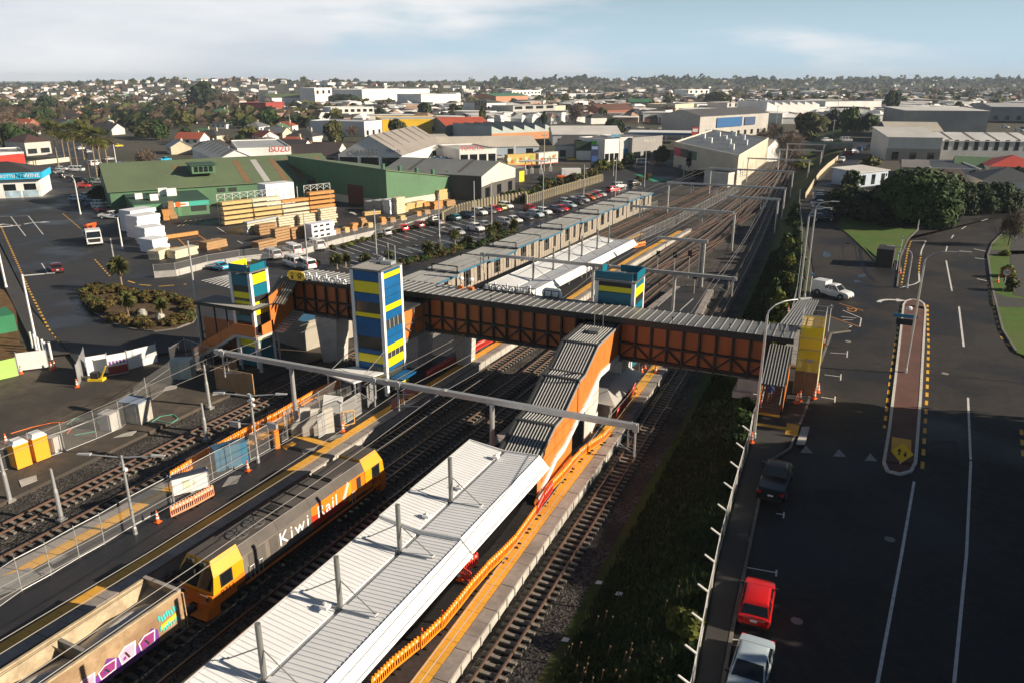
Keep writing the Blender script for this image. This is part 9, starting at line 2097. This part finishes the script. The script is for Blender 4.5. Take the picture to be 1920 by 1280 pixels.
for k_,(t,tr) in list(HP.items()):
 for c,_ in tr: bpy.data.objects.remove(c)
 bpy.data.objects.remove(t)
for k_,(t,tr) in list(CARP.items()):
 for c,_ in tr: bpy.data.objects.remove(c)
 bpy.data.objects.remove(t)
# far woods and far roofs that nobody could count: joined leaf clumps and blocks
def woods():
 r = random.Random(33); groups = {'g':MB(),'o':MB(),'b':MB()}; roofs = {'w':MB(),'d':MB(),'c':MB()}
 def clump(mb,x,y,z,w,h,n):
  for i in range(n):
   t = r.uniform(0,2*pi); q = r.uniform(0,1)**.6; zz = r.uniform(.15,1); rad = w/2*sqrt(max(.05,1-(2*zz-1)**2))*q; c = Vector((x+rad*cos(t),y+rad*sin(t),z+h*zz)); s = w*r.uniform(.16,.30); a = Vector((r.uniform(-1,1),r.uniform(-1,1),r.uniform(-.6,.6))).normalized(); b = a.orthogonal().normalized()
   mb.poly([c-a*s-b*s*.7,c+a*s-b*s*.6,c+a*s*.8+b*s*.7,c-a*s*.7+b*s*.8])
 for i in range(3300):
  u = r.uniform(-150,2080); v = 160+(r.random()**1.35)*(80 if u < 640 else 40); p = P(u,v,0)
  if not clear(p.x,p.y,3): continue
  d = hypot(p.x,p.y); w = r.uniform(6,14)*(1 if d < 1800 else 1.25); clump(groups[r.choice('ggobbo' if v > 168 else 'gggo')],p.x,p.y,ground_z(p.x,p.y)-1,w,w*r.uniform(.45,.8),18)
 for i in range(2200): p = P(r.uniform(-150,2080),r.uniform(156.5,170),0); w = r.uniform(14,26); clump(groups[r.choice('gggo')],p.x,p.y,ground_z(p.x,p.y)-2,w,w*r.uniform(.35,.6),9)
 for (u,v,top,wpx) in ((300,168,138,150),(345,166,140,100),(640,166,142,62),(1050,166,146,150),(1090,165,144,70),(1260,167,149,170),(1420,166,150,140),(1590,165,146,160),(1660,166,148,90),(1745,164,143,30),(1820,166,149,150),(1900,166,150,90),(970,167,151,100),(560,168,152,80),(200,168,156,120)):
  for i in range(44): uu = u+r.gauss(0,wpx*.3); p = P(uu,v+r.uniform(-2,3),0); w = r.uniform(12,24); clump(groups['g' if r.random()<.85 else 'o'],p.x,p.y,ground_z(p.x,p.y)-2,w,w*r.uniform(.6,1.1),16)
 for i in range(2600):
  u = r.uniform(-100,2030); v = 162+(r.random()**1.1)*(34 if u < 500 else 70); p = P(u,v,0)
  if not clear(p.x,p.y,3): continue
  z = ground_z(p.x,p.y); L,D,h = r.uniform(8,18),r.uniform(7,11),r.uniform(2.6,5); big = u > 600 and v > 172 and i%3 == 0; L,D,h = (L*2.2,D*1.9,h*1.5) if big else (L,D,h); a = r.uniform(0,pi); c,s = cos(a),sin(a); mb = roofs[r.choice('wwwc')]; f = lambda x,y,zz: (p.x+x*c-y*s,p.y+x*s+y*c,z+zz)
  mb.hexa([f(-L/2,-D/2,-1),f(L/2,-D/2,-1),f(L/2,D/2,-1),f(-L/2,D/2,-1),f(-L/2,-D/2,h),f(L/2,-D/2,h),f(L/2,D/2,h),f(-L/2,D/2,h)])
  rf = roofs[r.choice('wwdw' if big else 'ddcw')]; rf.hexa([f(-L/2-.4,-D/2-.4,h+.02),f(L/2+.4,-D/2-.4,h+.02),f(L/2+.4,D/2+.4,h+.02),f(-L/2-.4,D/2+.4,h+.02),f(-L/4,-.3,h+(.6 if big else 2.6)),f(L/4,-.3,h+(.6 if big else 2.6)),f(L/4,.3,h+(.6 if big else 2.6)),f(-L/4,.3,h+(.6 if big else 2.6))])
 for k,m in (('g',LF_D),('o',LF_O),('b',LF_B)): o = new('far_trees',groups[k].mesh('far_trees',m,fix=False)); o['kind']='stuff'
 for k,m in (('w',cm(WT)),('d',cm(RDK)),('c',cm((.33,.22,.16)))): o = new('far_houses',roofs[k].mesh('far_houses',m,fix=False)); o['kind']='stuff'
woods()
# big trees and a block just outside the frame on the right whose shade falls on the road
for i in range(28):
 x = 27 if i < 14 else 33; y = 66.5-5.6*(i%14)+rnd.uniform(-1,1)
 if i%14 == 10: continue
 tree(x+rnd.uniform(-1,1),y,3,12.5,(12.6 if i%14 in (4,5) else 16.2+rnd.uniform(-1.2,1.0)),BIG,'large dark tree on the right side of the main road outside the view','roadside trees right of the road')
# a mast, power poles and signs far away
for i,(u,v,t_) in enumerate(((1668,215,178),(1568,225,176),(1455,236,198),(1530,238,206),(1548,262,222),(1560,264,224),(440,310,272),(545,250,215),(880,250,212),(430,232,200),(1020,322,250))):
 p = P(u,v,0); h = HT((u,v),t_); t = T('power_pole','tall pole standing up between the roofs, %s in the list from the left side'%ORD[i] if 0 else '%s far pole rising over the roofs on the %s'%(ORD[i],region(u)),'pole',tuple(p),.4,'far poles over the roofs'); mb = MB(); mb.tube((0,0,0),(0,0,h),.2,.13,6); O('pole',mb,CONC,t); mb = MB(); mb.beam((-1.1,0,h-.8),(1.1,0,h-.8),.16); O('cross_arm',mb,CONC,t)
# two long truck trailers with fruit print by the shops
for i,(u0,u1,v0,v1,cc) in enumerate(((952,1004,318,315,((.62,.42,.12),(.70,.62,.40),(.55,.12,.05),(.35,.42,.08))),(1010,1046,315,311,((.62,.58,.52),(.70,.66,.6),(.60,.08,.06),(.25,.4,.10))))):
 a,b = P(u0,v0,0),P(u1,v1,0); d = b-a; t = T('truck_trailer','curtain side trailer with %s print behind the tin shed'%('yellow fruit' if i==0 else 'pale and red'),'trailer',tuple(a),atan2(d.y,d.x)); L = d.length; h = HT((u0,v0),v0-27)
 mb = MB(); mb.box(0,0,1,L,2.6,h); O('box',mb,cm(cc[0]),t); r = random.Random(i)
 for k in range(9): x = L*(.06+.1*k); mb = MB(); mb.lathe([(.02,0),(r.uniform(.5,1.0),.005),(.4,.012)],10); o = O('print',mb,cm(cc[1+k%3]),t); o.matrix_local = face_matrix((x,-.02,1+(h-1)*r.uniform(.3,.7)),(1,0,0),(0,0,1))
 mb = MB(); mb.box(L*.02,-.03,1.02,L*.98,-.0,1.3); O('skirt',mb,cm((.45,.05,.03)),t)
 for x in (.15,.25,.8,.9): mb = MB(); mb.tube((L*x,.1,.5),(L*x,.5,.5),.5,.5,10); O('wheel',mb,BLACK,t)
for i,(u,v,c_) in enumerate(((985,328,'white'),(997,326,'white'),(1014,327,'white'),(1032,322,'white'))):
 p = P(u,v,0); t = T('charger_canopy','white curved canopy post of the filling yard, %s from the left'%ORD[i],'canopy',tuple(p),.3,'canopy posts of the filling yard'); mb = MB(); mb.tube((0,0,0),(0,0,4.2),.15); mb.box(-.5,-.3,0,.5,.3,1.8); O('post',mb,WHITE,t); mb = MB(); mb.hexa([(-2.2,-1,4.2),(2.2,-1,4.2),(2.2,1,4.2),(-2.2,1,4.2),(-2.4,-1,4.5),(2.4,-1,4.5),(2.4,1,4.5),(-2.4,1,4.5)]); O('canopy',mb,WHITE,t)
pb_ = boxthing('container','white container box in the yard above the pole wall','container',1070,338,0,(6,2.5,3.6),WHITE,.5); boxthing('container','orange and grey box left of the white container','container',1052,342,0,(2.4,2,2),MATS['sign_orange'],.5)
# ------------------------------------------------------------------ people
SKIN = mat('skin',(.42,.25,.17),.6,var=.05); HAIR = mat('hair',(.03,.02,.015),.8,var=.1); HIVIS = mat('hi_vis_orange',(.90,.20,.02),.6,var=.06); JEAN = mat('dark_trousers',(.03,.035,.05),.8,var=.1); BLUEJ = mat('blue_jacket',(.02,.06,.20),.7,var=.1); SHORTS = mat('pale_shorts',(.45,.42,.36),.8,var=.05)
def person(pos, rz, top, legs, label, stride=.12, arm=.0, bare=False):
 t = T('person',label,'person',tuple(pos),rz)
 J = {'pel':((0,0,.95),.15),'wst':((0,.0,1.10),.135),'chest':((0,.01,1.32),.165),'neck':((0,.02,1.50),.06),'head':((0,.03,1.58),.085),'top':((0,.04,1.70),.10)}
 for s,n in ((-1,'l'),(1,'r')):
  J['sh'+n]=((s*.19,0,1.42),.07); J['el'+n]=((s*.26,-.02+arm*s*.5,1.15),.048); J['wr'+n]=((s*.26,.10+arm*s,.92),.036); J['ha'+n]=((s*.26,.13+arm*s,.83),.04)
  J['hip'+n]=((s*.09,0,.90),.10); J['kn'+n]=((s*.10,.05+s*stride,.50),.065); J['an'+n]=((s*.10,-.02+s*stride*1.3,.09),.045); J['to'+n]=((s*.11,.13+s*stride*1.3,.04),.04)
 E = [('pel','wst'),('wst','chest'),('chest','neck'),('neck','head'),('head','top')]
 for n in 'lr': E += [('chest','sh'+n),('sh'+n,'el'+n),('el'+n,'wr'+n),('wr'+n,'ha'+n),('pel','hip'+n),('hip'+n,'kn'+n),('kn'+n,'an'+n),('an'+n,'to'+n)]
 ks = list(J); me = bpy.data.meshes.new('body'); me.from_pydata([J[k][0] for k in ks],[(ks.index(a),ks.index(b)) for a,b in E],[])
 o = new('body', me, t); md = o.modifiers.new('skin','SKIN');
 for i,k in enumerate(ks): sv = me.skin_vertices[0].data[i]; sv.radius=(J[k][1],J[k][1]); sv.use_root = (k=='pel')
 s2 = o.modifiers.new('sub','SUBSURF'); s2.levels=1; s2.render_levels=1
 dg = bpy.context.evaluated_depsgraph_get(); dg.update(); me2 = bpy.data.meshes.new_from_object(o.evaluated_get(dg)); o.modifiers.clear(); o.data = me2
 me2.materials.clear()
 for m in (top,legs,SKIN,BLACK): me2.materials.append(m)
 for pl in me2.polygons:
  c = pl.center; pl.material_index = 2 if c.z > 1.5 or (abs(c.x) > .2 and c.z < .93) else (0 if c.z > .95 else (3 if c.z < .12 else (2 if bare and c.z < .48 else 1)))
  pl.use_smooth = True
 mb = MB(); mb.blob((0,.02,1.69),.105,.12,.10,10,6); O('hair', mb, HAIR if top is not HIVIS else WHITE, t)
 mb = MB(); mb.blob((0,.155,1.62),.015,.02,.02,6,4); O('nose', mb, SKIN, t)
 return t
person((-4.55,63.35,3.6+.16*4),0.0,BLUEJ,SHORTS,'person in a blue jacket and pale shorts climbing the roadside stair',.16,.1,True)
for i,(u,v) in enumerate(((1042,547),(1054,540))): person(P(u,v,.77),1.2+i,HIVIS,JEAN,'worker in orange hi-vis and dark trousers near the white canopy, %s one'%('left' if i==0 else 'right'))
person(P(1343,377,.77),2.0,HIVIS,JEAN,'worker in orange hi-vis walking on the far end of the platform'); person(RP(1914,440)+Vector((0,0,.15)),.5,JEAN,JEAN,'person in dark clothes walking on the path at the right edge')
# ------------------------------------------------------------------ thin haze in the air over the town
hb = MB(); hb.box(-9000,-300,-6,7000,9500,90); hm = bpy.data.materials.new('haze'); hm.use_nodes = True; N = hm.node_tree.nodes; L = hm.node_tree.links
for n_ in list(N): N.remove(n_)
ou = N.new('ShaderNodeOutputMaterial'); pv = N.new('ShaderNodeVolumePrincipled'); pv.inputs['Color'].default_value=(.72,.84,1,1); pv.inputs['Density'].default_value=.0001; L.new(pv.outputs[0],ou.inputs['Volume'])
hz_o = struct('haze',hb,hm); hz_o['kind']='stuff'
